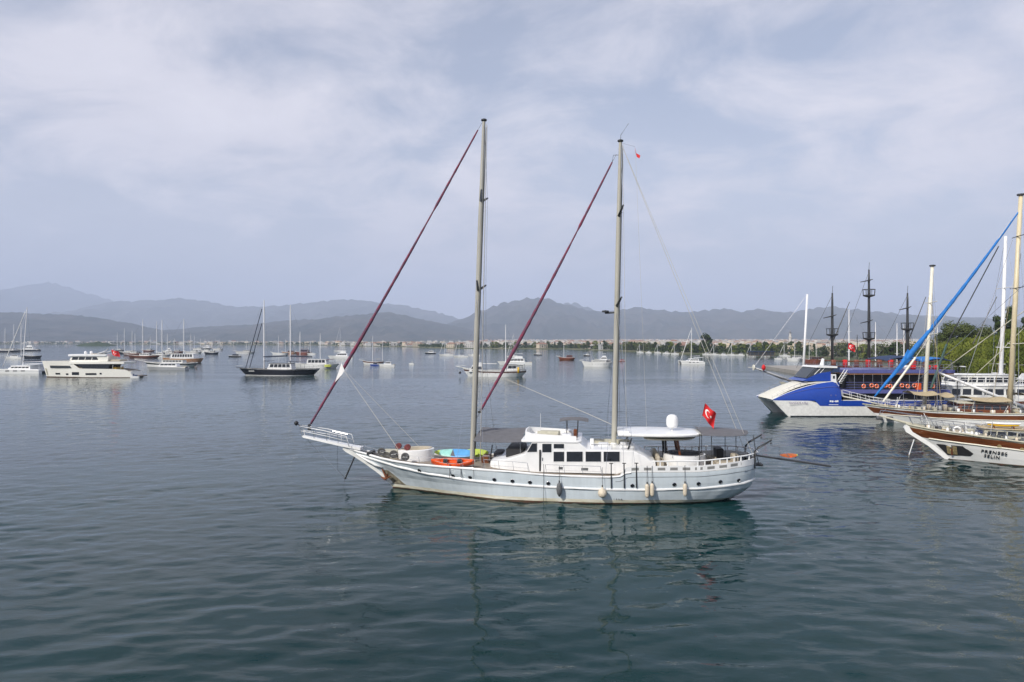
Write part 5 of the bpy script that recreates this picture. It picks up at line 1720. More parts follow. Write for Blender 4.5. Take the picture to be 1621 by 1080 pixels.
def blue_boat():
    sp = Spot(1228, 1512, 660)
    B = 4.2
    e = empty('excursion_boat', (sp.X, sp.Y + B, 0), 0, 'big blue and white double-deck excursion boat with pointed bow at right', 'excursion boat')
    x, z = sp.x, sp.z
    xe = x(1512)

    def plate(name, pts, m, t0, t1, parent=e, smooth=False):
        """Side outline in pixels, solid between lateral positions t0 and t1."""
        return MB().prism([(x(px), z(py)) for px, py in pts], 'y', t0, t1).build(name, m, parent)
    # two floats joined by the deck: each float tapers to its raked stem
    for s in (-1, 1):
        b = MB()
        cy = s * (B - 1.0)
        rows = []
        for px in (1226, 1232, 1240, 1250, 1262, 1280, 1310, 1512):
            u = min(1, (px - 1224) / 60)
            w = 0.10 + 0.95 * u ** 0.8
            zt = z(634) if px < 1286 else z(642)
            zb_ = -0.5 if px >= 1252 else (1250 - px) / 24 * z(634) * 0.98
            X_ = x(px)
            outer = cy + s * 1.0 * (0.25 + 0.75 * u)
            inn = outer - s * 2 * w
            rows.append([(X_, outer, zt), (X_, outer, zb_ * 0.4 + zt * 0.6), (X_, outer - s * 0.12, zb_), (X_, inn + s * 0.12, zb_), (X_, inn, zt)])
        b.loft(rows, True, True, True)
        F_ = b.build('float', WHITE2, e, True, 30)
        MB().box(x(1252), xe + 0.05, cy + s * 0.88 - 0.08, cy + s * 0.88 + 0.08, -0.25, 0.16).build('boot_stripe', HNAVY, F_)
    MB().loft([[(x(1240), -B + 0.6, z(640)), (x(1240), B - 0.6, z(640)), (x(1240), B - 0.6, z(634)), (x(1240), -B + 0.6, z(634))], [(x(1500), -B + 0.6, 0.7), (x(1500), B - 0.6, 0.7), (x(1500), B - 0.6, z(634)), (x(1500), -B + 0.6, z(634))]], True, True, True).build('bridge_deck', WHITE2, e)
    # blue flank rising from the bow to the wheelhouse
    for s in (-1, 1):
        rows = []
        for px, top, bot in ((1225, 633.4, 634.2), (1236, 628.5, 634.6), (1250, 622.5, 634.6), (1265, 617.2, 634.6), (1282, 612.0, 634.6), (1290, 610, 634.6), (1298, 608, 642.6), (1312, 605.6, 643), (1322, 604.8, 643), (1328, 606.5, 643), (1332, 612, 643)):
            u = min(1, (px - 1224) / 60)
            yo = s * (B - 1.0 + 1.0 * (0.25 + 0.75 * u) + 0.02)
            inset = s * 0.9 * min(1, (633 - top) / 20)
            rows.append([(x(px), yo, z(bot)), (x(px), yo, z(bot) + (z(top) - z(bot)) * 0.55), (x(px), yo - inset * 0.35, z(bot) + (z(top) - z(bot)) * 0.8), (x(px), yo - inset, z(top)), (x(px), yo - inset - s * 0.5, z(top) - 0.05)])
        fl = MB().loft(rows, False).build('blue_flank', HBLUE, e, True, 50)
        mid = [Vector(r[2]) + Vector((0, s * 0.05, 0)) for r in rows[1:]]
        MB().tube(mid, 0.045, 5).build('white_line', HLIL, fl)
        edge = [Vector(r[3]) for r in rows]
        MB().tube(edge, 0.07, 5).build('top_trim', WHITE, fl)
        plate('side_strake', [(1332, 634.5), (1512, 634.5), (1512, 643), (1332, 643)], HBLUE, s * B - 0.06, s * B + 0.03)
    MB().add([(x(1332), -B, z(643)), (x(1332), B, z(643)), (x(1332), B - 0.8, z(606)), (x(1332), -B + 0.8, z(606))], [(0, 1, 2, 3)]).build('bulkhead', HBLUE, e)
    # cream foredeck bulging between the flanks
    fd = []
    for px, py in ((1226, 633), (1236, 627), (1250, 620), (1265, 614), (1282, 608.5), (1300, 606), (1330, 606)):
        u = min(1, (px - 1224) / 60)
        w = B - 1.0 + 1.0 * (0.25 + 0.75 * u) - 0.8 * min(1, (633 - py) / 20)
        fd.append([(x(px), w * (-1 + 2 * j / 8), z(py) + 0.45 * u * (1 - (j / 4 - 1) ** 2) - 0.05) for j in range(9)])
    FD = MB().sheet(fd).build('foredeck', CREAM, e, True)
    for s in (-1, 1):
        line('bow_rail', [(x(1228), s * 2.6, z(628)), (x(1245), s * 3.0, z(618)), (x(1262), s * 3.2, z(611)), (x(1282), s * 3.3, z(604))], 0.035, CHROME, FD, 5)
        for px, py in ((1228, 628), (1236, 623.5), (1245, 618), (1254, 614.3), (1262, 611), (1272, 607.5), (1282, 604)):
            line('stanchion', [(x(px), s * 3.0, z(py) - 0.8), (x(px), s * (2.6 + 0.7 * (px - 1228) / 54), z(py))], 0.025, CHROME, FD, 4)
    # wheelhouse with sloping windscreen
    W = plate('wheelhouse', [(1276, 604), (1304, 591.5), (1321, 589), (1322, 604.5)], HBLUE, -2.9, 2.9)
    for k in range(5):
        y0, y1 = -2.4 + 0.96 * k + 0.04, -2.4 + 0.96 * (k + 1) - 0.04
        MB().add([(x(1284) - 0.05, y0, z(599.5)), (x(1284) - 0.05, y1, z(599.5)), (x(1300) - 0.05, y1 * 0.9, z(582.5)), (x(1300) - 0.05, y0 * 0.9, z(582.5))], [(3, 2, 1, 0)]).build('windscreen', SMOKE, W)
    plate('upper_cabin', [(1284, 600), (1300, 582.5), (1327, 582.5), (1322, 590), (1304, 592)], SMOKE, -2.6, 2.6)
    for s in (-1, 1):
        line('window_bar', [(x(1296), s * 2.63, z(594)), (x(1307), s * 2.63, z(583))], 0.05, PRINT, W, 4)
        line('window_bar', [(x(1305), s * 2.63, z(592)), (x(1313), s * 2.63, z(583))], 0.04, PRINT, W, 4)
    plate('roof', [(1298, 582.6), (1302, 580.2), (1332, 580.6), (1332, 583.4)], WHITE, -2.85, 2.85)
    plate('roof_fin', [(1322, 591), (1329, 582), (1337, 582), (1336, 590)], DKBLUE, -2.7, 2.7)
    fr = plate('side_door', [(1321, 593), (1328, 593), (1329, 610), (1325, 606), (1321, 604)], WHITE, -3.25, -2.95)
    plate('door_window', [(1323, 595.5), (1326, 595.5), (1326, 600), (1323, 600)], GLASS, -3.28, -3.24, fr)
    line('radar_mast', [(x(1320), 0, z(580)), (x(1322), 0, z(569))], [0.35, 0.2], WHITE, e, 6)
    # open decks
    plate('deck_edge', [(1334, 617.2), (1505, 617.2), (1505, 623.0), (1334, 623.0)], HLIL, -B, B)
    plate('lower_opening_shade', [(1340, 623.2), (1500, 623.2), (1500, 634.3), (1340, 634.3)], BLACK, -B + 0.9, B - 0.9)  # solid black block standing in for the shade inside the open lower deck
    plate('upper_opening_shade', [(1350, 593), (1498, 593), (1498, 617), (1350, 617)], BLACK, -B + 1.3, B - 1.3)  # black fill in place of the dark shade within the open upper deck
    R_ = plate('top_deck', [(1345, 586.4), (1352, 585.4), (1512, 586.0), (1512, 591.0), (1345, 591.0)], HLIL, -B, B)
    plate('roof_trim', [(1346, 591.2), (1511, 591.2), (1511, 593.0), (1346, 593.0)], PEACH, -B + 0.1, B - 0.1, R_)
    for s in (-1, 1):
        for k in range(11):
            px = 1353 + 14.5 * k
            line('pillar', [(x(px), s * (B - 0.12), z(617.3)), (x(px), s * (B - 0.12), z(593))], 0.05, CHROME, e, 5)
        for py in (605.5, 609.5, 613.5):
            line('guard_rail', [(x(1340), s * (B - 0.1), z(py)), (x(1500), s * (B - 0.1), z(py))], 0.035, HLIL, e, 4)
        for py in (577.5, 582):
            line('top_rail', [(x(1350), s * (B - 0.1), z(py)), (x(1510), s * (B - 0.1), z(py))], 0.03, CHROME, R_, 4)
        for k in range(12):
            px = 1350 + 14.4 * k
            line('rail_post', [(x(px), s * (B - 0.1), z(586)), (x(px), s * (B - 0.1), z(577.5))], 0.028, CHROME, R_, 4)
        # stairs
        for k in range(8):
            px, py = 1333.5 + 1.5 * k, 607 - 2.4 * k
            MB().box(x(px), x(px) + 0.3, s * 3.0 - 0.45, s * 3.0 + 0.45, z(py) - 0.05, z(py)).build('stair_tread', PRINT, e)
        for d in (-0.47, 0.47):
            line('stair_rail', [(x(1332), s * 3.0 + d, z(606)), (x(1345), s * 3.0 + d, z(586))], 0.05, WHITE, e, 4)
    # awnings on the top deck
    for a, b_, py, m in ((1408, 1465, 566, DKBLUE), (1464, 1518, 568, BLUE)):
        aw = []
        for i in range(7):
            u = i / 6
            aw.append([(x(a) + (x(b_) - x(a)) * u, 3.4 * (-1 + j / 3), z(py) - 0.55 * (2 * u - 1) ** 2 + 0.25 * (1 - (j / 3 - 1) ** 2)) for j in range(7)])
        A_ = MB().sheet(aw)
        A_.sheet([[(p, q, r_ - 0.05) for p, q, r_ in reversed(k)] for k in aw])
        A_ = A_.build('top_awning', m, e, True)
        for px in (a + 6, b_ - 6):
            for y in (-3.2, 3.2):
                line('pole', [(x(px), y, z(586)), (x(px), y, z(py + 2))], 0.05, CHROME, A_, 4)
    for px in (1440, 1452, 1476, 1488):
        MB().bev(x(px), x(px) + 0.6, -2.9, -2.2, z(585.5), z(579), 0.1).build('deck_chair', RED if px > 1445 else PRINT, e, True)
    # bow and side lettering
    text_mesh('bow_name', 'HANZATE ATILJ', 0.44, mat('violet_print', (0.16, 0.12, 0.26), 0.6), e, frame_on(Vector((x(1263.5), -B + 0.05 - 0.115, z(638.2))), (-0.04, -1, 0)), space=0.92)
    b = MB()
    for k, (px0, px1, py0, py1) in enumerate(((1313.2, 1316, 634.0, 636.6), (1316.6, 1319, 634.2, 637), (1319.4, 1321.6, 635.2, 636.0), (1322, 1324.4, 634.2, 636.8), (1324.6, 1327, 633.9, 636.6))):
        b.box(x(px0), x(px1), -B - 0.05, -B - 0.03, z(py1), z(py0))
    b.box(x(1312), x(1327), -B - 0.05, -B - 0.03, z(641.2), z(640.4))
    b.build('side_emblem', PRINT, e)
    for px in (1315.5, 1323):
        MB().lathe([(0.14, 0), (0.14, 0.03)], c=(x(px), -B - 0.04, z(626)), n=8, axis='y').build('porthole', HLIL, e)
    for i, px in enumerate((1367, 1379.5, 1387.5, 1401.5, 1409, 1427.5, 1436.5, 1447, 1476.5)):
        lifebuoy(['orange lifebuoy nearest the blue boat bow on its rail', 'second orange lifebuoy from the blue boat bow', 'third orange lifebuoy from the blue boat bow, close to the second', 'fourth orange lifebuoy along the blue boat rail', 'fifth orange lifebuoy, touching the fourth, on the blue boat', 'sixth orange lifebuoy along the blue boat rail', 'seventh orange lifebuoy along the blue boat rail', 'eighth orange lifebuoy beside the bright orange raft', 'last orange lifebuoy, behind the white mast'][i],
                 (sp.X + x(px), sp.Y - 0.06, z(611 - (0.5 if i % 2 else -0.5))), 0.26)
    rf = empty('life_raft', (sp.X + x(1455), sp.Y + 0.25, z(617)), 0, 'bright orange folded raft on the blue boat rail near white mast', 'life raft')
    MB().bev(-0.45, 0.45, -0.25, 0.25, 0, 1.0, 0.2).build('pack', ORANGE, rf, True, 40)
    line('strap', [(-0.2, -0.27, 0), (-0.2, -0.27, 1.0)], 0.03, BLACK, rf, 4)


blue_boat()


# ---- gulet half hidden beyond the blue boat, its bowsprit sticking out to the left
def hidden_gulet():
    ox, oy = (1262 - 810.5) / F * 127, 127.0
    q = make_lo(ox, oy, 0)
    e = empty('wooden_gulet', (ox, oy, 0), 0, 'grey wooden gulet mostly hidden beyond the blue boat, bowsprit pointing left', 'gulet', 'gulets moored at the right quay')
    fb = 2.6
    H = Hull(stem=[(-0.8, 0.6), (0, 0), (1.6, -1.4), (4.6, -3.4)], stern=[(-0.8, 23), (0, 24), (3, 25.5)], sheer=[(0, 4.5), (0.08, 4.0), (0.2, 3.3), (0.45, 2.6), (0.8, 2.5), (1, 2.8)],
             beam=[(0, 0.1), (0.06, 1.0), (0.15, 2.0), (0.3, 3.0), (0.5, 3.4), (0.8, 3.1), (1, 1.4)], kb=0.5)
    hull_part(e, H, [(0, 0), (0.7, 1)], [HGR2, KHAKI], 24)
    deck_part(e, H)
    tip = Vector((q(1193, 582, 0)[0], 0, q(1193, 582, 0)[1]))
    BS = MB().tube([(0.5, 0, 4.0), tip], [0.28, 0.16], 8).build('bowsprit', HGR2, e, True)
    MB().lathe([(0.1, -0.1), (0.55, -0.08), (0.55, 0.08), (0.1, 0.1)], c=tip, n=14, axis='x').build('end_disc', CREAM, BS, True, 40)
    MB().tube([tip + Vector((-1.0, 0, 0.05)), tip], 0.06, 5).build('tip_pole', CREAM, BS)
    for s in (-1, 1):
        line('net_rope', [tip, (-2.6, s * 1.0, 4.9), (2, s * 2.0, 4.2)], 0.035, ROPED, BS, 4)
    line('forestay', [tip, (q(1278, 466, 0)[0], 0, q(1278, 466, 0)[1])], 0.025, CHROME, e, 4)
    xm = q(1270, 603, 0)[0]
    MB().tube([(xm, 0, 3), (q(1278, 466, 0)[0], 0, q(1278, 466, 0)[1])], [0.24, 0.17], 10).build('mast', MASTW, e, True)
    rails(e, H, 0.02, 0.6, 0.8, 10)
    MB().bev(xm - 0.3, xm + 4.5, -2, 2, 2.8, 4.6, 0.3).build('deckhouse', PEACH, e, True, 40)
    b = MB()
    p = at(1208, 592, 127 - 0.6)
    f = empty('flag', (p.x, p.y, p.z), 0, 'small red flag bundled on the bowsprit beyond the blue boat', 'flag')
    line('staff', [(0, 0, -0.4), (0.05, 0, 1.9)], 0.03, CHROME, f, 5)
    MB().loft([[(0.05 + 0.4 * math.sin(math.pi * v) * math.cos(a) + 0.05, 0.25 * math.sin(a) * math.sin(math.pi * v), 0.55 + 1.25 * v) for a in [2 * math.pi * k / 8 for k in range(8)]] for v in (0.02, 0.2, 0.4, 0.6, 0.8, 0.97)], True, True, True).build('cloth', RED, f, True)


hidden_gulet()


# ---- black pirate-style three-master behind
def pirate_ship():
    Y = 152.0
    ox = (1385 - 810.5) / F * Y
    q = make_lo(ox, Y, 0)
    e = empty('three_master', (ox, Y, 0), 0, 'black three-masted pirate-style ship behind the blue boat', 'tall ship')
    H = clipper(26, 6.3, 4.0, 0.08, 0.05, 0.5)
    hull_part(e, H, [(0, 0), (0.7, 1), (0.85, 0)], [HBROWN, WOOD], 22)
    deck_part(e, H)
    rails(e, H, 0.03, 0.97, 1.1, 14, WOOD, 0.08)
    sets = (((1317.5, 464, 585), ((480, 0.0), ), (519, 540, 551)), ((1375.5, 427, 588), ((444, 0), (508, 0)), (466, 471, 541)), ((1436.5, 464, 588), ((488, 0),), (515, 521, 540)))
    for i, ((px, yt, yb), _, _) in enumerate(sets):
        x0, zt = q(px, yt, 0)
        zb = 6.1
        d = zt - zb
        M = MB().tube([(x0, 0, zb), (x0, 0, zb + d * 0.5), (x0, 0, zb + d * 0.9), (x0, 0, zt)], [0.34, 0.30, 0.22, 0.16], 9).build('mast', DARKM, e, True)
        yards = {0: (500.5,), 1: (444, 508.5), 2: (487.5,)}[i]
        for yy in yards:
            z_ = q(px, yy, 0)[1]
            MB().tube([(x0 - 2.6, -1.4, z_ - 0.5), (x0, -0.25, z_), (x0 + 1.4, 1.0, z_ + 0.35)], [0.08, 0.16, 0.07], 6).build('yard', DARKM, M, True)
        tops = {0: (529,), 1: (467, 535), 2: (520,)}[i]
        for yy in tops:
            z_ = q(px, yy, 0)[1]
            T = MB().lathe([(0.5, -0.5), (1.2, -0.25), (1.25, 0.0), (1.1, 0.0)], c=(x0, 0, z_), n=10).build('crows_nest', DARKM, M)
            for k in range(8):
                a = 2 * math.pi * k / 8
                line('nest_post', [(x0 + 1.2 * math.cos(a), 1.2 * math.sin(a), z_), (x0 + 1.3 * math.cos(a), 1.3 * math.sin(a), z_ + 1.2)], 0.05, DARKM, T, 4)
            MB().tube([(x0 + 1.3 * math.cos(2 * math.pi * k / 10), 1.3 * math.sin(2 * math.pi * k / 10), z_ + 1.2) for k in range(11)], 0.06, 4).build('nest_rail', DARKM, T)
        line('topmast', [(x0, 0, zt), (x0 + 0.1, 0, zt + 1.6)], 0.05, DARKM, M, 4)
        for s in (-1, 1):
            for k in (-1.3, 0, 1.3):
                line('shroud', [(x0 + k, s * 3.5, 5.2), (x0, s * 0.5, q(px, tops[-1], 0)[1])], 0.04, ROPED, M, 4)
        if i != 1:
            gx, gz = q({0: 1346, 2: 1467}[i], 478 if i == 0 else 470, 0)
            g0 = q(px, 540, 0)[1]
            line('gaff', [(x0 + 0.2, 0, g0), (gx, 0.3, gz)], [0.12, 0.07], DARKM, M, 6)
        line('stay', [(x0, 0, zt - 0.5), (x0 - 8, 0, 6.0)], 0.035, ROPED, M, 4)
    for k in range(9):
        MB().bev(-11 + 2.5 * k, -10.2 + 2.5 * k, -3.3, -2.6, 6.2, 7.9, 0.1).build('deck_bench', RED if k % 2 else HRED, e, True)
    b = at(1340.5, 590, Y - 14)
    turkish_flag('flag', 'red crescent flag on a white pole behind the blue boat wheelhouse', b, b + Vector((0.3, 0, 6.0)), 1.7, 1.2, droop=0.4)


pirate_ship()


# ---- tall wooden gulet with blue furled jib
def blue_jib_gulet():
    ox, oy, A = 55.03, 101.4, R(-12)
    q = make_lo(ox, oy, A)
    e = empty('wooden_gulet', (ox, oy, 0), A, 'brown and white wooden gulet with bright blue furled jib between blue boat and nearest gulet', 'gulet', 'gulets moored at the right quay')
    H = Hull(stem=[(-0.8, 0.6), (0, 0), (0.9, -0.7), (1.7, -1.6), (2.8, -2.9)], stern=[(-0.8, 25), (0, 27), (1.5, 29), (4, 29.5)],
             sheer=[(0, 2.62), (0.05, 2.42), (0.13, 2.2), (0.25, 2.0), (0.5, 1.85), (0.8, 2.1), (1, 2.5)],
             beam=[(0, 0.1), (0.05, 0.7), (0.12, 1.6), (0.25, 2.8), (0.4, 3.4), (0.7, 3.5), (0.9, 2.9), (1, 1.3)], kb=0.55)
    h = hull_part(e, H, [(0, 1), (0.5, 0), (0.85, 1)], [WOOD, HWHITE], 30)
    deck_part(e, H)
    for s in (-1, 1):
        H.strip(lambda f: interp(H.sheer, f), 0, 1, 0.09, s, 20, 0).build('cap_rail', KHAKI, h, True)
        H.strip(lambda f: interp(H.sheer, f) * 0.5, 0.02, 1, 0.07, s, 20, 0).build('rubbing_strake', CREAM, h, True)
    tip = Vector((q(1334, 627, 0)[0], 0, q(1334, 627, 0)[1]))
    BS = MB().loft([[(0.8, -0.6, 2.3), (0.8, 0.6, 2.3), (0.8, 0.6, 2.5), (0.8, -0.6, 2.5)], [tip + Vector((0, -0.3, -0.1)), tip + Vector((0, 0.3, -0.1)), tip + Vector((0, 0.3, 0.06)), tip + Vector((0, -0.3, 0.06))]], True, True, True).build('bowsprit', CREAM, e)
    for s in (-1, 1):
        for hz_ in (0.45, 0.9):
            line('bow_rail', [tip + Vector((0.05, s * 0.3, hz_)), (-1.6, s * 0.8, 2.75 + hz_), (1.5, s * 1.5, 2.35 + hz_)], 0.032, WHITE, BS, 5)
        for k in range(7):
            u = k / 6
            p = tip + (Vector((1.5, 0, 2.35)) - tip) * u
            line('stanchion', [p + Vector((0, s * (0.3 + 1.2 * u), 0)), p + Vector((-0.15, s * (0.3 + 1.2 * u), 0.9))], 0.028, WHITE, BS, 4)
    rails(e, H, 0.05, 0.9, 0.8, 14, None, 0.03)
    x1, z1 = q(1476, 422, 0)
    xb, _ = q(1463, 640, 0)
    m1 = MB().tube([(xb, 0, 1.9), (xb + (x1 - xb) * 0.5, 0, 12.4), (x1, 0, z1)], [0.29, 0.27, 0.22], 10).build('mast', CREAM, e, True)
    MB().lathe([(0.3, 0), (0.42, 0.05), (0.42, 0.2), (0.2, 0.25)], c=(x1, 0, z1), n=10).build('masthead', DARKM, m1)
    for yy in (530, 480):
        xx, zz = q(1470, yy, 0)
        for s in (-1, 1):
            line('cross_tree', [(xx, 0, zz), (xx + 0.3, s * 2.2, zz + 0.15)], 0.06, CREAM, m1, 5)
    for s in (-1, 1):
        line('shroud', [(xb + 0.6, s * 3.1, 2.0), (q(1470, 530, 0)[0] + 0.3, s * 2.2, q(1470, 530, 0)[1]), (x1, 0, z1)], 0.02, CHROME, m1, 4)
    x2, z2 = q(1616, 310, 0)
    xb2, _ = q(1598, 650, 0)
    m2 = MB().tube([(xb2, 0, 1.9), (xb2 + (x2 - xb2) * 0.5, 0, z2 / 2 + 1), (x2, 0, z2)], [0.34, 0.32, 0.26], 12).build('mast', MASTY, e, True)
    MB().lathe([(0.3, 0), (0.5, 0.05), (0.5, 0.25), (0.2, 0.3)], c=(x2, 0, z2), n=10).build('masthead', DARKM, m2)
    for yy in (375, 457, 545):
        xx, zz = q(1610 - (yy - 340) * 0.045, yy, 0)
        for s in (-1, 1):
            line('cross_tree', [(xx, 0, zz), (xx + 0.6, s * 2.4, zz + 0.15)], 0.06, DARKM if yy < 500 else CREAM, m2, 5)
    for s in (-1, 1):
        line('shroud', [(xb2 + 1.0, s * 3.3, 2.0), (x2, 0, z2 * 0.75)], 0.022, CHROME, m2, 4)
        line('shroud', [(xb2 + 2.0, s * 3.3, 2.0), (x2, 0, z2)], 0.022, CHROME, m2, 4)
    jb = Vector((q(1384, 628, 0)[0], -0.1, q(1384, 628, 0)[1]))
    jt = Vector((q(1613, 335, 0)[0], 0, q(1613, 335, 0)[1]))
    d = jt - jb
    pts, rr = [], []
    tab = [(0, 0.10), (0.06, 0.20), (0.16, 0.24), (0.25, 0.44), (0.30, 0.40), (0.36, 0.28), (0.55, 0.25), (0.72, 0.19), (0.86, 0.15), (1, 0.09)]
    for k in range(41):
        t = k / 40
        pts.append(jb + d * t + Vector((0, 0, -0.7 * math.sin(math.pi * t))))
        rr.append(interp(tab, t) * (1 + 0.10 * math.sin(k * 2.1)))
    J = MB().tube(pts, rr, 9).build('furled_jib', BLUE, e, True)
    c = pts[10]
    MB().add([c + Vector((-0.3, -0.25, 0.9)), c + Vector((-0.1, -0.3, -0.9)), c + Vector((-2.6, -0.2, -3.6)), c + Vector((-0.9, -0.45, -1.0)), c + Vector((0.5, -0.1, -0.1))], [(0, 3, 1), (0, 2, 3), (2, 1, 3), (0, 1, 4)]).build('loose_leech', BLUE, J)
    line('white_stay', [Vector((q(1397, 636, 0)[0], -0.3, q(1397, 636, 0)[1])), Vector((q(1448, 566, 0)[0], -0.3, q(1448, 566, 0)[1]))], 0.16, CREAM, e, 7)
    line('forestay', [Vector((q(1448, 566, 0)[0], -0.3, q(1448, 566, 0)[1])), Vector((q(1600, 350, 0)[0], 0, q(1600, 350, 0)[1]))], 0.05, ROPE, e, 4)
    for k, (pa, ya, pb, yb) in enumerate(((1605, 640, 1612, 400), (1612, 640, 1614, 360), (1570, 640, 1600, 470), (1560, 630, 1606, 440), (1480, 640, 1476, 440), (1490, 640, 1474, 470), (1450, 640, 1470, 470), (1515, 640, 1603, 380), (1592, 650, 1610, 480))):
        y_ = -2.6 if k % 2 else 2.2
        line('rigging_line', [(q(pa, ya, y_)[0], y_, q(pa, ya, y_)[1]), (q(pb, yb, 0)[0], 0, q(pb, yb, 0)[1])], 0.028, (ROPE, CHROME, TAN)[k % 3], e, 4)
    line('dark_stay', [(q(1500, 545, 0)[0], 0.3, q(1500, 545, 0)[1]), (q(1581, 390, 0)[0], 0, q(1581, 390, 0)[1])], 0.08, DARKM, e, 5)
    line('dark_stay', [(q(1475, 615, 0)[0], 0.3, q(1475, 615, 0)[1]), (q(1500, 545, 0)[0], 0.3, q(1500, 545, 0)[1])], 0.16, mat('green_canvas', (0.05, 0.10, 0.09), 0.8), e, 6)
    for a in ((q(1443, 620, 0)[0] - 0.5, q(1470, 620, 0)[0] + 0.5, 2.4, 4.3, TAN), (q(1478, 622, 0)[0], q(1500, 622, 0)[0], 2.6, 4.1, TAN), (11, 15.8, 2.9, 3.6, TAN), (18, 25, 3.0, 4.2, KHAKI)):
        awning(e, *a, deck=1.8, sag=0.2)
    cabin(e, 'deckhouse', 9.0, 16.0, 2.3, 1.8, 3.1, WOOD, (0.4, 0.2), win=(2.3, 2.85), nwin=6, roof=(0.25, 0.1, KHAKI))
    for k in range(8):
        MB().bev(4.0 + 0.7 * k, 4.5 + 0.7 * k, -2.2 + 0.15 * (k % 3), -1.4 + 0.2 * (k % 2), 1.9, 2.45 + 0.2 * (k % 3), 0.1).build('deck_gear', (KHAKI, HGR2, BEIGE)[k % 3], e, True)
    clutter(e, lambda f: (H.pt(f, interp(H.sheer, f), -1), interp(H.sheer, f) - 0.1), 9, 0.02, 0.62, 130)
    for x, z0 in ((-1.0, 0.55), (0.4, 0.5)):
        MB().bev(x, x + 0.8, -0.9, -0.3, 0.35, 0.9, 0.1).build('bow_fender', FENDG, e, True)


blue_jib_gulet()


# ---- houseboat-like white gulet beyond, with white mast
def white_mast_gulet():
    oy = 118.0
    ox = (1545 - 810.5) / F * oy
    q = make_lo(ox, oy, R(-6))
    e = empty('wooden_gulet', (ox, oy, 0), R(-6), 'white two-storey cabin gulet with tall white mast at far right', 'gulet', 'gulets moored at the right quay')
    H = clipper(24, 2.4, 3.6)
    hull_part(e, H, [(0, 1), (0.6, 0), (0.8, 1)], [WOOD, HWHITE], 20)
    deck_part(e, H)
    cabin(e, 'lower_cabin', -6.5, 9.0, 3.0, 2.2, 4.4, WHITE2, (0.15, 0.05), win=(2.9, 3.9), nwin=8, roof=(0.5, 0.12, WHITE))
    cabin(e, 'upper_cabin', -4.5, 5.0, 2.3, 4.5, 6.2, WHITE2, (0.3, 0.05), win=(5.0, 5.8), nwin=6, roof=(0.4, 0.12, WHITE))
    for s in (-1, 1):
        for k in range(9):
            line('stanchion', [(-6 + 1.9 * k, s * 2.9, 4.5), (-6 + 1.9 * k, s * 2.9, 5.5)], 0.04, WHITE, e, 4)
        line('guard_rail', [(-6, s * 2.9, 5.5), (9.2, s * 2.9, 5.5)], 0.045, WHITE, e, 4)
    awning(e, -9.5, -6.8, 2.6, 4.0, TAN, 2.2)
    xb, xt = q(1583, 640, 0)[0], q(1592, 374, 0)[0]
    zt = q(1592, 374, 0)[1]
    m = MB().tube([(xb, 0, 2.2), ((xb + xt) / 2, 0, zt / 2), (xt, 0, zt)], [0.34, 0.31, 0.24], 10).build('mast', MASTW, e, True)
    for yy in (456, 550):
        xx, zz = q(1587, yy, 0)
        for s in (-1, 1):
            line('cross_tree', [(xx, 0, zz), (xx + 0.4, s * 2.6, zz)], 0.07, MASTW, m, 5)
    for s in (-1, 1):
        line('shroud', [(xb + 0.5, s * 3.3, 2.2), (q(1587, 456, 0)[0] + 0.4, s * 2.6, q(1587, 456, 0)[1]), (xt, 0, zt)], 0.025, CHROME, m, 4)
    line('dark_stay', [(q(1540, 545, 0)[0], 0, q(1540, 545, 0)[1]), (q(1578, 470, 0)[0], 0, q(1578, 470, 0)[1])], 0.07, DARKM, e, 4)
    # gulet beyond the frame whose long white bowsprit reaches in
    oy2 = 106.0
    ox2 = (1668 - 810.5) / F * oy2
    q2 = make_lo(ox2, oy2, 0)
    g = empty('wooden_gulet', (ox2, oy2, 0), 0, 'gulet whose long white bowsprit reaches in from the right edge', 'gulet', 'gulets moored at the right quay')
    H = clipper(22, 2.3, 3.2)
    for o in (hull_part(g, H, [(0, 0), (0.5, 1)], [HWHITE, WOOD], 20), deck_part(g, H)):
        o.location.x = 12.5
    a = Vector((q2(1486, 590, 0)[0], 0, q2(1486, 590, 0)[1]))
    b = Vector((q2(1650, 657, 0)[0], 0, q2(1650, 657, 0)[1]))
    BS = MB().tube([a, a + (b - a) * 0.5, b], [0.16, 0.26, 0.34], 10).build('bowsprit', WHITE, g, True)
    c = Vector((q2(1700, 440, 0)[0], 0, q2(1700, 440, 0)[1]))
    line('forestay', [a + Vector((0.3, 0, 0.1)), Vector((q2(1600, 507, 0)[0], 0, q2(1600, 507, 0)[1])), c], 0.075, KHAKI, g, 5)
    line('jib_stay', [Vector((q2(1532, 604, 0)[0], 0, q2(1532, 604, 0)[1])), Vector((q2(1577, 563, 0)[0], 0, q2(1577, 563, 0)[1])), c], 0.05, KHAKI, g, 4)
    line('mast', [(c.x, 0, 2.0), c], [0.3, 0.22], MASTY, g, 8)
    st = Vector((q2(1515, 635, 0)[0], 0, q2(1515, 635, 0)[1]))
    line('bobstay', [a, st], 0.03, ROPE, g, 4)
    line('martingale', [a + (b - a) * 0.18, st], 0.07, DARKM, g, 5)
    line('bobstay', [st, (1.5, 0, 1.0)], 0.035, ROPE, g, 4)
    line('anchor_chain', [a, (a.x - 2.6, -3.0, -0.4)], 0.06, mat('chain_brown', (0.20, 0.13, 0.07), 0.8), g, 4)


white_mast_gulet()


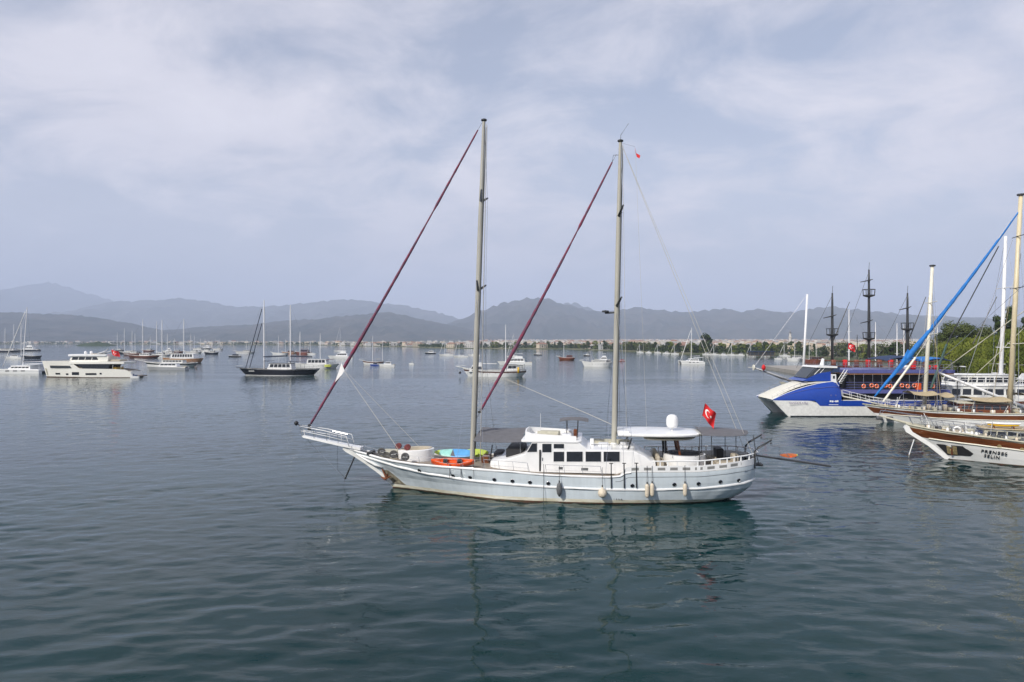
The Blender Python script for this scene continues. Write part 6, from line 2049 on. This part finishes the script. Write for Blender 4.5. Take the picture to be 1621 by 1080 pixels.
# ---- nearest gulet at the right edge
def name_gulet():
    ox, oy, A = 44.27, 69.4, R(-20)
    q = make_lo(ox, oy, A)
    e = empty('wooden_gulet', (ox, oy, 0), A, 'nearest wooden gulet at right edge, varnished strake and black name on white bow', 'gulet', 'gulets moored at the right quay')
    H = Hull(stem=[(-0.8, 0.5), (0, 0), (0.7, -0.8), (1.5, -1.67), (2.2, -2.6), (2.75, -3.5), (3.4, -3.7)], stern=[(-0.8, 19), (0, 20.5), (2, 22), (4, 22.2)],
             sheer=[(0, 3.42), (0.03, 3.28), (0.08, 3.08), (0.15, 2.90), (0.24, 2.66), (0.35, 2.36), (0.55, 2.1), (0.8, 2.3), (1, 2.8)],
             beam=[(0, 0.12), (0.03, 0.45), (0.08, 0.95), (0.15, 1.6), (0.24, 2.25), (0.35, 2.75), (0.5, 3.05), (0.75, 3.0), (0.92, 2.3), (1, 1.2)], kb=0.42, km=0.10)
    sh = lambda f: interp(H.sheer, f)
    wl_ = lambda f: sh(f) * 0.63
    h = H.mesh([((lambda f: -0.8), 2), ((lambda f: 0.06), 0), ((lambda f: sh(f) * 0.25), 0), ((lambda f: sh(f) * 0.45), 0), (wl_, 1), ((lambda f: sh(f) * 0.78), 1), ((lambda f: sh(f) * 0.92), 3), (sh, 3)], 44).build('hull', [HWHITE, WOOD, ANTI, KHAKI], e, True, 45)
    H.deck(lambda f: sh(f) - 0.25, 0.03, 0.99).build('deck', TEAK, e)
    for s in (-1, 1):
        H.strip(wl_, 0.03, 1, 0.085, s, 40, 0.0).build('rubbing_strake', CREAM, h, True)
        H.strip(sh, 0.0, 1, 0.10, s, 40, 0.0).build('cap_rail', KHAKI, h, True)
    MB().prism([(-3.75, 3.35), (-3.95, 3.05), (-3.75, 2.62), (-3.0, 2.12), (-1.75, 1.28), (-0.9, 0.55), (-0.15, -0.1), (0.25, 0.25), (-0.5, 1.0), (-1.4, 1.85), (-2.4, 2.75), (-2.9, 3.3)], 'y', -0.2, 0.2).build('stem_head', HWHITE, e)
    # dark anchor pocket with a brass plate
    for s in (-1, 1):
        pts = [q(*p, -0.5) for p in ((1482, 703), (1522, 705), (1538, 717), (1534, 721), (1501, 721))]
        MB().add([H.at(x, z, s, 0.02) for x, z in pts], [tuple(range(5)) if s < 0 else tuple(reversed(range(5)))]).build('anchor_pocket', INK, h)
        x, z = q(1506, 712, -0.5)
        p = H.at(x, z, s, 0.06)
        M = frame_on(p, H.normal(x, z, s))
        BR = mat('tarnished_brass', (0.48, 0.38, 0.20), 0.45, metal=0.4, var=0.25, vscale=6)
        b = MB()
        b.box(-0.42, -0.08, -0.5, 0.40, 0, 0.05, M)
        b.box(0.10, 0.45, -0.5, 0.45, 0, 0.05, M)
        b.box(-0.15, 0.2, -0.45, 0.05, 0.03, 0.12, M)
        b.build('hawse_plate', BR, h)
        MB().tube([M @ Vector((0, -0.5, 0.15)), M @ Vector((0.05, 0.3, 0.18))], [0.10, 0.06], 6).build('anchor', RUST, e)
    for txt, px, py in (('PRENSES', 1573, 716.6), ('SELIN', 1571, 723.8)):
        x, z = q(px, py, -1.9)
        p = H.at(x, z, -1, 0.06)
        n = H.normal(x, z)
        a1, a0 = H.at(x + 0.6, z + (-0.045 * 0.6), -1), H.at(x - 0.6, z + 0.045 * 0.6, -1)
        t = (a1 - a0).normalized()
        text_mesh('ship_name', txt, 0.47 if txt == 'PRENSES' else 0.44, INK, e, frame_on(p, n, n.cross(t)), thick=0.03, shear=0.15, space=1.22)
    for px, py in ((1582, 707), (1616, 711)):
        x, z = q(px, py, -2.2)
        p, n = H.at(x, z, -1), H.normal(x, z)
        M = frame_on(p, n).to_3x3()
        pr = MB().lathe([(0.13, 0), (0.19, 0), (0.19, 0.05), (0.13, 0.05)], c=p, n=14, M=M).build('porthole', BR, h, True, 40)
        MB().lathe([(0.14, 0), (0.14, 0.03)], c=p, n=14, M=M).build('pane', GLASS, pr)
    line('martingale', [(-2.98, 0, 1.85), (-3.43, 0, 0.25)], 0.05, PRINT, e, 6)
    line('anchor_chain', [(-3.43, 0, 0.25), (-3.5, 0, -0.6)], 0.02, ROPE, e, 4)
    # pulpit legs and rails
    for s in (-1, 1):
        f_ = lambda x: H.at(x, 2.6, s)
        P = []
        for k in range(12):
            f = 0.02 + 0.04 * k
            p = H.pt(f, sh(f), s)
            P.append(p + Vector((-0.25, -s * 0.1, 0.85)))
            line('stanchion', [p + Vector((0.1, -s * 0.1, 0)), P[-1]], 0.03, CHROME, e, 5)
        line('guard_rail', P, 0.034, CHROME, e, 5)
        line('guard_wire', [p - Vector((-0.1, 0, 0.4)) for p in P], 0.016, CHROME, e, 4)
    BS = MB().tube([(-1.5, 0, 3.1), (-3.6, 0, 3.5), (-6.2, 0, 4.2)], [0.16, 0.14, 0.07], 8)
    BS = BS.build('bowsprit', KHAKI, e, True)
    for s in (-1, 1):
        line('pulpit', [(-1.6, s * 0.9, 4.2), (-4.2, s * 0.45, 4.55), (-6.0, s * 0.2, 4.75), (-6.2, 0, 4.25)], 0.03, CHROME, BS, 5)
    # anchor windlass, net bundles, cabin trunk
    for k, (x, y, z1, m) in enumerate(((-1.2, -0.3, 3.35, DARKM), (-0.4, 0.3, 3.3, KHAKI), (0.3, -0.5, 3.25, HGR2), (1.0, 0.6, 3.2, BEIGE), (1.6, -0.3, 3.2, KHAKI))):
        MB().bev(x, x + 0.6, y - 0.3, y + 0.3, 2.5, z1, 0.12).build('deck_gear', m, e, True, 40)
    cabin(e, 'fore_cabin', 2.6, 7.5, 1.5, 2.2, 3.35, KHAKI, (0.25, 0.1), win=(2.75, 3.15), nwin=5, roof=(0.15, 0.08, TAN))
    cabin(e, 'deckhouse', 8.5, 16, 2.1, 2.0, 4.2, WOOD, (0.3, 0.1), win=(3.0, 3.9), nwin=6, roof=(0.4, 0.1, TAN))
    awning(e, 15.0, 21.0, 2.6, 4.4, TAN, 2.2)
    add_mast(e, 7.9, 2.0, 19.0, 0.2, MASTY, stay=(-6.2, 0, 4.2), back=(20, 0, 2.8), chain=2.7, cross=(0.4, 0.7))
    clutter(e, lambda f: (H.pt(f, sh(f), -1), sh(f) - 0.22), 5, 0.05, 0.36, 90)
    W = Matrix.Translation((ox, oy, 0)) @ Matrix.Rotation(A, 4, 'Z')
    x, z = q(1515, 681, -0.8)
    p = W @ Vector((x, -0.85, z))
    lifebuoy('white lifebuoy on the rail of the nearest wooden gulet', p, 0.30, A, '', PRINT)
    x, z = q(1588, 671, -0.9)
    b = empty('paddle_board', W @ Vector((x, -0.9, 3.46)), A + R(-3), 'white and yellow board lying on the nearest gulet fore cabin', 'paddle board')
    rg = board_shape(2.9, 0.75, 0.22, 0.05)
    o = MB()
    o.loft(rg, True, True, True)
    o.build('board', PRINT, b, True, 50).location.z = 0.42
    rg = board_shape(2.6, 0.7, 0.24, 0.05)
    o = MB()
    o.loft(rg, True, True, True)
    o.build('hull_bottom', YELLOW, b, True, 50).location.z = 0.25
    for xx in (-0.8, 0.8):
        MB().box(xx - 0.06, xx + 0.06, -0.35, 0.35, -0.05, 0.16).build('chock', WOOD, b)


name_gulet()

# ---- masts and small boats behind the right-hand boats and along the far marina
for (px, ty, by, Y, lab, m) in ((1344, 490, 560, 200, 'gulet with leaning white mast right of the first black mast', HBROWN), (1386, 510, 565, 210, 'gulet with thin white mast right of the tallest black mast', HWHITE), (1420, 512, 562, 230, 'gulet with white mast left of the third black mast', HWHITE),
                            (1431, 513, 566, 215, 'gulet with white mast touching the third black mast', HBROWN), (1357, 530, 570, 190, 'gulet with short dark mast between black masts', HRED), (1484, 518, 566, 240, 'gulet with white mast beside the blue furled jib', HWHITE)):
    y_ = 540 + CH * F / Y
    w = 22 / Y * F
    gulet(lab, Spot(px - w * 0.35, px + w * 0.65, y_), [m, HBROWN], [(0, 0), (0.6, 1)], 1.9, 2.9, [(px, ty)], (-2, 7, 2.0, 3.6, WHITE2), sprit=0.1, detail=False, group='gulets behind the right-hand boats', mastm=DARKM if px == 1357 else None)
gulet('white gulet moored left of the leaning white mast at the far quay', Spot(1247, 1268, 571), [HWHITE], [(0, 0)], 1.4, 2.0, [(1258, 541)], (-1, 4, 1.4, 2.8, WHITE), sprit=0.1, detail=False, group='boats at the far marina')
gulet('red-brown gulet moored at the far quay just left of the black ship', Spot(1272, 1303, 574), [HRED], [(0, 0)], 1.6, 2.4, [(1281, 540), (1292, 543)], (-2, 5, 1.6, 3.0, HBROWN), sprit=0.08, detail=False, group='boats at the far marina')
motorboat('small white motorboat moving alone off the far marina', Spot(1226, 1237, 569), HWHITE, WHITE, 1.0, 0.7, 1.0, group='boats at the far marina')
motorboat('grey launch beside the moored white gulet at the far quay', Spot(1240, 1252, 569.5), HGR2, NAVYC, 1.0, 0.7, 1.1, group='boats at the far marina')
for i, (a, w, y, k) in enumerate(((1008, 10, 558.5, 0), (1022, 9, 559, 1), (1036, 10, 559.2, 0), (1049, 11, 560.3, 1), (1062, 12, 561.2, 0), (1112, 12, 562, 1), (1124, 13, 562.3, 0), (1138, 13, 563, 1), (1152, 13, 563, 0), (1166, 12, 563.2, 1), (1182, 14, 563.6, 0), (1206, 12, 562.8, 1), (1234, 16, 564.5, 0))):
    lab = 'small pale boat in the row moored along the far tree-lined shore'
    if k:
        e = motorboat(lab, Spot(a, a + w, y), HWHITE, WHITE, 1.4, 0.9, 1.6, group='boats along the tree-lined shore')
    else:
        e = sloop(lab, Spot(a, a + w, y), (a + w * 0.45, 545), group='boats along the tree-lined shore')
    e['label'] = lab + (', with a cabin' if k else ', with a thin mast')

# ---------------------------------------------------------------- trees
LEAF1 = hill_mat('dark_foliage', (0.018, 0.035, 0.012), (0.05, 0.075, 0.022), 0.35)
LEAF2 = hill_mat('willow_foliage', (0.075, 0.105, 0.014), (0.19, 0.215, 0.04), 0.25)
LEAF3 = hill_mat('olive_foliage', (0.045, 0.065, 0.020), (0.12, 0.14, 0.050), 0.2)
BARK = mat('tree_bark', (0.11, 0.08, 0.055), 0.9, var=0.25)


def crown_mesh(name, m, seed, h, w, n, leaf, style='round', z0=0.28):
    """Foliage: many leaf-sized faces over uneven clumps inside the crown."""
    r = random.Random(seed)
    clumps = []
    for _ in range(30 if style != 'willow' else 44):
        a, u = r.uniform(0, 2 * math.pi), r.uniform(0, 1)
        zz = r.uniform(0, 1)
        if style == 'cone':
            rad = w * (1 - zz) ** 0.8 * 0.9
        else:
            rad = w * math.sqrt(max(0.05, 1 - (2 * zz - 1) ** 2)) * 0.82
        rr = rad * math.sqrt(u)
        clumps.append((Vector((rr * math.cos(a), rr * math.sin(a), h * (z0 + (0.94 - z0) * zz))), w * r.uniform(0.20, 0.42) * (0.6 if style == 'cone' else 1)))
    b = MB()
    vs, fs = [], []
    for _ in range(n):
        c, cr = r.choice(clumps)
        d = Vector((r.gauss(0, 1), r.gauss(0, 1), r.gauss(0, 0.8))).normalized()
        p = c + d * cr * r.uniform(0.55, 1.05)
        if style == 'willow':
            p.z -= abs(r.gauss(0, 0.12)) * h * (0.4 + 0.6 * (p.x ** 2 + p.y ** 2) / (w * w))
        if p.z < h * 0.06:
            continue
        nrm = (d + Vector((r.gauss(0, 0.5), r.gauss(0, 0.5), r.gauss(0.3, 0.5)))).normalized()
        t = nrm.cross(Vector((r.gauss(0, 1), r.gauss(0, 1), r.gauss(0, 1)))).normalized()
        q = nrm.cross(t)
        s = leaf * r.uniform(0.6, 1.3)
        k = 2.2 if style == 'willow' else 1.4
        if style == 'willow':
            t = Vector((0.15 * r.gauss(0, 1), 0.15 * r.gauss(0, 1), -1)).normalized()
            q = t.cross(Vector((r.gauss(0, 1), r.gauss(0, 1), 0.1))).normalized()
        i = len(vs)
        vs += [p - t * s * k * 0.5, p + q * s * 0.45, p + t * s * k * 0.5, p - q * s * 0.45]
        fs.append((i, i + 1, i + 2, i + 3))
    b.add(vs, fs)
    me = bpy.data.meshes.new(name)
    me.from_pydata(b.v, [], b.f)
    me.materials.append(m)
    return me


def trunk_mesh(name, h, r, seed):
    rg = random.Random(seed)
    b = MB()
    b.tube([(0, 0, -0.3), (0.1 * r, 0, h * 0.25), (rg.uniform(-1, 1) * r, rg.uniform(-1, 1) * r, h * 0.55), (rg.uniform(-2, 2) * r, rg.uniform(-2, 2) * r, h * 0.85)], [r * 1.2, r, r * 0.6, r * 0.2], 7)
    for k in range(5):
        a = rg.uniform(0, 6.28)
        z = h * rg.uniform(0.3, 0.6)
        b.tube([(0, 0, z), (h * 0.14 * math.cos(a), h * 0.14 * math.sin(a), z + h * 0.14), (h * 0.24 * math.cos(a), h * 0.24 * math.sin(a), z + h * 0.28)], [r * 0.45, r * 0.3, r * 0.1], 5)
    me = bpy.data.meshes.new(name)
    me.from_pydata(b.v, [], b.f)
    me.materials.append(BARK)
    return me


def tree(name, label, loc, tm, cm, rz=0.0, sc=1.0, group=None):
    e = empty(name, loc, rz, label, 'tree', group)
    e.scale = (sc, sc, sc)
    for nm, me in (('trunk', tm), ('crown', cm)):
        o = bpy.data.objects.new(nm, me)
        o.parent = e
        COL.objects.link(o)
    return e


TV = []
for k in range(6):
    st, m = (('round', LEAF1), ('round', LEAF3), ('round', LEAF1), ('cone', LEAF1), ('round', LEAF3), ('round', LEAF2))[k]
    TV.append((trunk_mesh('far_trunk', 10, 0.25, k), crown_mesh('far_crown', m, 40 + k, 10, (4.2, 5.0, 3.8, 2.6, 4.6, 4.2)[k], 1500, 0.75, st, 0.14)))

# trees along the far shore, biggest near the marina
rt = random.Random(21)
for i in range(150):
    if i < 95:
        px = 985 + 300 * (i + rt.random()) / 95
        Y = shore_y(px) + rt.uniform(14, 90)
        s = rt.uniform(0.5, 1.1)
    elif i < 125:
        px = 760 + 240 * (i - 95 + rt.random()) / 30
        Y = shore_y(px) + rt.uniform(14, 60)
        s = rt.uniform(0.7, 1.2)
    else:
        px = 1280 + 210 * (i - 125 + rt.random()) / 25
        Y = max(shore_y(px) + rt.uniform(12, 60), 230)
        s = rt.uniform(0.7, 1.1)
    if i == 60:
        px, s = 1118, 1.75
    kv = rt.randrange(6) if i != 60 else 0
    p = at(px, 540, Y)
    zone = 'far shore left of the marina' if px < 1000 else ('far shore behind the small moored boats' if px < 1280 else 'quay behind the black masts')
    tree('shore_tree', 'tallest tree standing above the far shore tree line' if i == 60 else ('dark round tree', 'broad olive-green tree', 'narrow dark tree', 'pointed dark conifer', 'tall olive-green tree', 'light green tree')[kv] + ' on the ' + zone, (p.x, Y, plain_z(px, Y) - 0.2), *TV[kv], rt.uniform(0, 6.28), s, 'trees on the ' + zone)


def tree_belt():
    """Low distant woodland that reads as one dark band along the far shore."""
    r = random.Random(5)
    vs, fs = [], []
    for _ in range(22000):
        t = r.random()
        px = r.uniform(-60, 1300)
        px = r.choice((px, r.uniform(640, 1300)))
        cl = noise.noise(Vector((px * 0.03, 1.0, 0)))
        Y = shore_y(px) + 20 + (abs(r.gauss(0, 1)) * 150 if r.random() < 0.5 else 1500 * r.random())
        if cl < -0.12 and px < 760:
            continue
        H_ = (4.2 + 3.6 * noise.noise(Vector((px * 0.11, Y * 0.006, 4)))) * (1 if px > 640 else 1.35)
        p = at(px, 540, Y)
        z = plain_z(px, Y) + r.random() ** 0.8 * max(1.5, H_)
        s = r.uniform(0.9, 1.9) * (1 if Y < 1300 else 1.7)
        a = Vector((r.gauss(0, 1), r.gauss(0, 0.5), r.gauss(0, 0.6))).normalized()
        q = a.cross(Vector((r.gauss(0, 1), r.gauss(0, 1), r.gauss(0, 1)))).normalized()
        c = Vector((p.x, Y, z))
        i = len(vs)
        vs += [c - a * s, c + q * s * 0.7, c + a * s, c - q * s * 0.7]
        fs.append((i, i + 1, i + 2, i + 3))
    o = MB().add(vs, fs).build('woodland', LEAF1)
    tag(o, 'dark woodland band along the far shore', None, None, 'stuff')
    # the low wooded islet off the far left shore
    Yi = 1750.0
    rows = []
    for j in range(9):
        v = j / 8
        rows.append([(at(125 + 55 * i / 20, 540, Yi).x, Yi + (v - 0.5) * 60, -0.5 + 12 * math.sin(math.pi * i / 20) ** 0.7 * math.sin(math.pi * v) * (0.8 + 0.3 * noise.noise(Vector((i * 0.5, v * 3, 7))))) for i in range(21)])
    tag(MB().sheet(rows).build('islet', LEAF1, None, True), kind='structure')


tree_belt()

# near trees on the right quay
WT = trunk_mesh('near_trunk', 12, 0.35, 91)
near = [crown_mesh('willow_crown', LEAF2, 301, 13, 5.2, 16000, 0.26, 'willow', 0.30), crown_mesh('willow_crown', LEAF2, 302, 13, 5.6, 16000, 0.26, 'willow', 0.30),
        crown_mesh('dark_crown', LEAF1, 303, 14, 4.6, 15000, 0.28, 'round', 0.22), crown_mesh('pine_crown', LEAF1, 304, 15, 3.4, 10000, 0.26, 'cone', 0.18), crown_mesh('olive_crown', LEAF3, 305, 13, 5.0, 14000, 0.28, 'round', 0.2)]
for (px, Y, k, s, lab) in ((1512, 178, 4, 1.22, 'broad dark green tree left end of the quay trees'), (1552, 182, 4, 1.15, 'dark green tree behind the willow beside the leaning stays'), (1505, 160, 0, 0.86, 'bright green willow at the left of the quay trees'), (1538, 156, 1, 0.92, 'bright green willow in the middle of the quay trees'),
                           (1578, 158, 0, 1.0, 'bright green willow behind the tall white mast'), (1612, 155, 1, 1.06, 'bright green willow behind the cream mast at right edge'), (1645, 152, 0, 1.1, 'bright green willow at the right edge of the picture'), (1577, 205, 3, 1.32, 'dark pointed conifer left of the white mast'), (1600, 200, 3, 1.5, 'tall dark conifer between the white and cream masts'), (1622, 210, 3, 1.3, 'dark conifer at the right edge behind willows'),
                           (1528, 146, 4, 0.6, 'low olive shrub-like tree below the willows'), (1548, 145, 0, 0.6, 'low bright willow in front of the middle willow'), (1490, 190, 4, 0.8, 'smaller olive tree at the left foot of the quay trees')):
    p = at(px, 540, Y)
    tree('willow_tree' if k < 2 else ('conifer' if k == 3 else 'broadleaf_tree'), lab, (p.x, Y, 0.9), WT, near[k], px * 0.7, s, 'trees on the right quay')

# the quay the right-hand boats lie at
QM = mat('quay_concrete', (0.30, 0.28, 0.25), 0.9, var=0.15, vscale=0.5)
tag(MB().add([(70, 128, 1.25), (140, 90, 1.25), (260, 90, 1.25), (260, 300, 1.25), (110, 300, 1.25), (96, 200, 1.25), (88, 150, 1.25),
              (70, 128, -1), (140, 90, -1), (260, 90, -1), (260, 300, -1), (110, 300, -1), (96, 200, -1), (88, 150, -1)],
             [(0, 1, 2, 3, 4, 5, 6)] + [(i, 7 + i, 7 + (i + 1) % 7, (i + 1) % 7) for i in range(7)]).build('quay', QM), kind='structure')
# white quay-side boats showing between gulets and trees
motorboat('white cabin cruiser under the willows at right', Spot(1494, 1535, 632), HWHITE, WHITE, 2.2, 1.8, 2.6, True, group='boats under the quay trees')
motorboat('white flybridge boat in front of the willows near the white mast', Spot(1545, 1600, 633), HWHITE, WHITE, 2.4, 2.0, 2.8, True, group='boats under the quay trees')
motorboat('white boat behind the cream mast at the right edge', Spot(1592, 1650, 634), HWHITE, WHITE, 2.4, 2.2, 2.6, True, group='boats under the quay trees')

# ---------------------------------------------------------------- the town beyond the bay
WALLS = [mat('town_wall_white', (0.52, 0.50, 0.47), 0.85), mat('town_wall_cream', (0.52, 0.45, 0.35), 0.85), mat('town_wall_pink', (0.44, 0.37, 0.31), 0.85), mat('town_wall_grey', (0.42, 0.42, 0.42), 0.85)]
ROOFT = mat('town_roof_tile', (0.27, 0.155, 0.11), 0.9)
WIND = mat('town_window', (0.04, 0.05, 0.06), 0.3)


def house_mesh(i, w, d, h, gable, wm):
    b = MB()
    b.box(-w / 2, w / 2, -d / 2, d / 2, -1.5, h)
    b.mi = 1
    if gable:
        b.add([(-w / 2 - .4, -d / 2 - .4, h), (w / 2 + .4, -d / 2 - .4, h), (w / 2 + .4, d / 2 + .4, h), (-w / 2 - .4, d / 2 + .4, h), (-w * 0.25, 0, h + d * 0.22), (w * 0.25, 0, h + d * 0.22)],
              [(0, 1, 5, 4), (1, 2, 5), (2, 3, 4, 5), (3, 0, 4)])
    else:
        b.box(-w / 2 - .2, w / 2 + .2, -d / 2 - .2, d / 2 + .2, h, h + 0.4)
        b.mi = 0
        b.box(-w * .2, w * .1, -d * .2, d * .2, h + .4, h + 2.2)
    b.mi = 2
    fl = int(h // 3)
    n = max(2, int(w // 3))
    for f in range(fl):
        for k in range(n):
            x = -w / 2 + w * (k + 0.5) / n
            b.add([(x - .6, -d / 2 - .03, f * 3 + 1), (x + .6, -d / 2 - .03, f * 3 + 1), (x + .6, -d / 2 - .03, f * 3 + 2.4), (x - .6, -d / 2 - .03, f * 3 + 2.4)], [(0, 1, 2, 3)])
    me = bpy.data.meshes.new('house')
    me.from_pydata(b.v, [], b.f)
    for m in (wm, ROOFT if gable else wm, WIND):
        me.materials.append(m)
    me.polygons.foreach_set('material_index', b.m)
    return me


HV = [(house_mesh(i, w, d, h, g, WALLS[k]), (('white', 'cream', 'tan', 'grey')[k], 'red hip roof' if g else 'flat roof', h)) for i, (w, d, h, g, k) in enumerate(((12, 9, 6.4, True, 0), (14, 10, 6.4, False, 1), (17, 11, 6.4, False, 0), (11, 9, 6.4, True, 2), (20, 12, 9.4, False, 0), (13, 10, 6.4, False, 3), (20, 10, 3.6, True, 0), (14, 11, 6.4, True, 1)))]
rh = random.Random(17)
spots = []
for i in range(300):
    if i < 70:
        px, Y = rh.uniform(960, 1330), None
        Y = shore_y(px) + rh.uniform(60, 420)
    elif i < 190:
        px = rh.uniform(760, 1480)
        Y = shore_y(px) + 250 + 1300 * rh.random() ** 0.9
    else:
        px = rh.choice((rh.uniform(-20, 900), rh.uniform(560, 960)))
        Y = shore_y(px) + 25 + 500 * rh.random() ** 1.6
    spots.append((px, Y))
for px, Y in spots:
    k = rh.choice((0, 1, 2, 2, 3, 4, 5, 6, 7)) if Y > 900 else rh.choice((0, 1, 3, 6, 1, 5, 5))
    me, (cn, rn, h) = HV[k]
    p = at(px, 540, Y)
    zone = 'left far shore' if px < 640 else ('middle far shore' if px < 960 else 'right far shore')
    o = bpy.data.objects.new('house', me)
    o.location = (p.x, Y, plain_z(px, Y))
    o.rotation_euler = (0, 0, rh.uniform(-0.7, 0.7))
    COL.objects.link(o)
    tag(o, f'tiny {cn} house with {rn} in the town on the {zone}', 'house', f'{cn} houses of the {zone}, {rn}')


def town_mass():
    b = MB()
    r = random.Random(99)
    for i in range(4200):
        if i < 3700:
            px = 760 + 860 * r.random()
            Y = max(900, shore_y(px) + 500) + 3800 * r.random() ** 1.1
        else:
            px = r.uniform(-60, 900)
            Y = shore_y(px) + 100 + 2200 * r.random() ** 1.5
        if noise.noise(Vector((px * 0.012, Y * 0.0016, 0))) < -0.25:
            continue
        p = at(px, 540, Y)
        w, d, h = r.uniform(8, 18), r.uniform(8, 13), r.choice((4, 5, 6, 6, 7, 9, 10))
        z = plain_z(px, Y)
        M = Matrix.Translation((p.x, Y, z)) @ Matrix.Rotation(r.uniform(-0.7, 0.7), 4, 'Z')
        b.mi = r.choice((0, 0, 0, 1, 1, 2, 3))
        b.box(-w / 2, w / 2, -d / 2, d / 2, -4, h, M)
        if r.random() < 0.25:
            b.mi = 4
            b.add([M @ Vector(q) for q in ((-w / 2, -d / 2, h + .05), (w / 2, -d / 2, h + .05), (w / 2, d / 2, h + .05), (-w / 2, d / 2, h + .05), (-w / 4, 0, h + 2.4), (w / 4, 0, h + 2.4))], [(0, 1, 5, 4), (1, 2, 5), (2, 3, 4, 5), (3, 0, 4)])
    o = b.build('distant_town', WALLS + [ROOFT])
    tag(o, 'pale mass of countless distant town buildings', None, None, 'stuff')


town_mass()
# minaret-like white tower and the dark pier restaurant by the marina
p = at(1251, 540, 760)
e = empty('tower', (p.x, 760, 1.5), 0, 'slim white tower rising above the far shore trees', 'tower')
MB().lathe([(1.7, 0), (1.6, 14), (2.2, 14.3), (2.2, 15.2), (1.2, 15.4), (1.1, 19)], n=10).build('shaft', WALLS[0], e, True, 40)
MB().lathe([(1.3, 19), (0.05, 23.5)], n=10).build('spire', mat('lead_spire', (0.22, 0.23, 0.25), 0.6), e, True)
p = at(1205, 540, 505)
e = empty('pier_restaurant', (p.x, 505, 0), 0, 'dark low pavilion standing over the water at the far marina', 'pavilion')
MB().box(-9, 9, -3, 3, 1.1, 1.4).build('platform', BARK, e)
MB().box(-9.4, 9.4, -3.4, 3.4, 4.2, 4.6).build('roof', DKBLUE, e)
MB().box(-8.5, 8.5, -2.5, 2.5, 1.4, 4.2).build('glazing', SMOKE, e)
for k in range(7):
    for y in (-2.8, 2.8):
        line('pile', [(-8.7 + 2.9 * k, y, -1), (-8.7 + 2.9 * k, y, 4.25)], 0.15, BARK, e, 5)
# beach strip
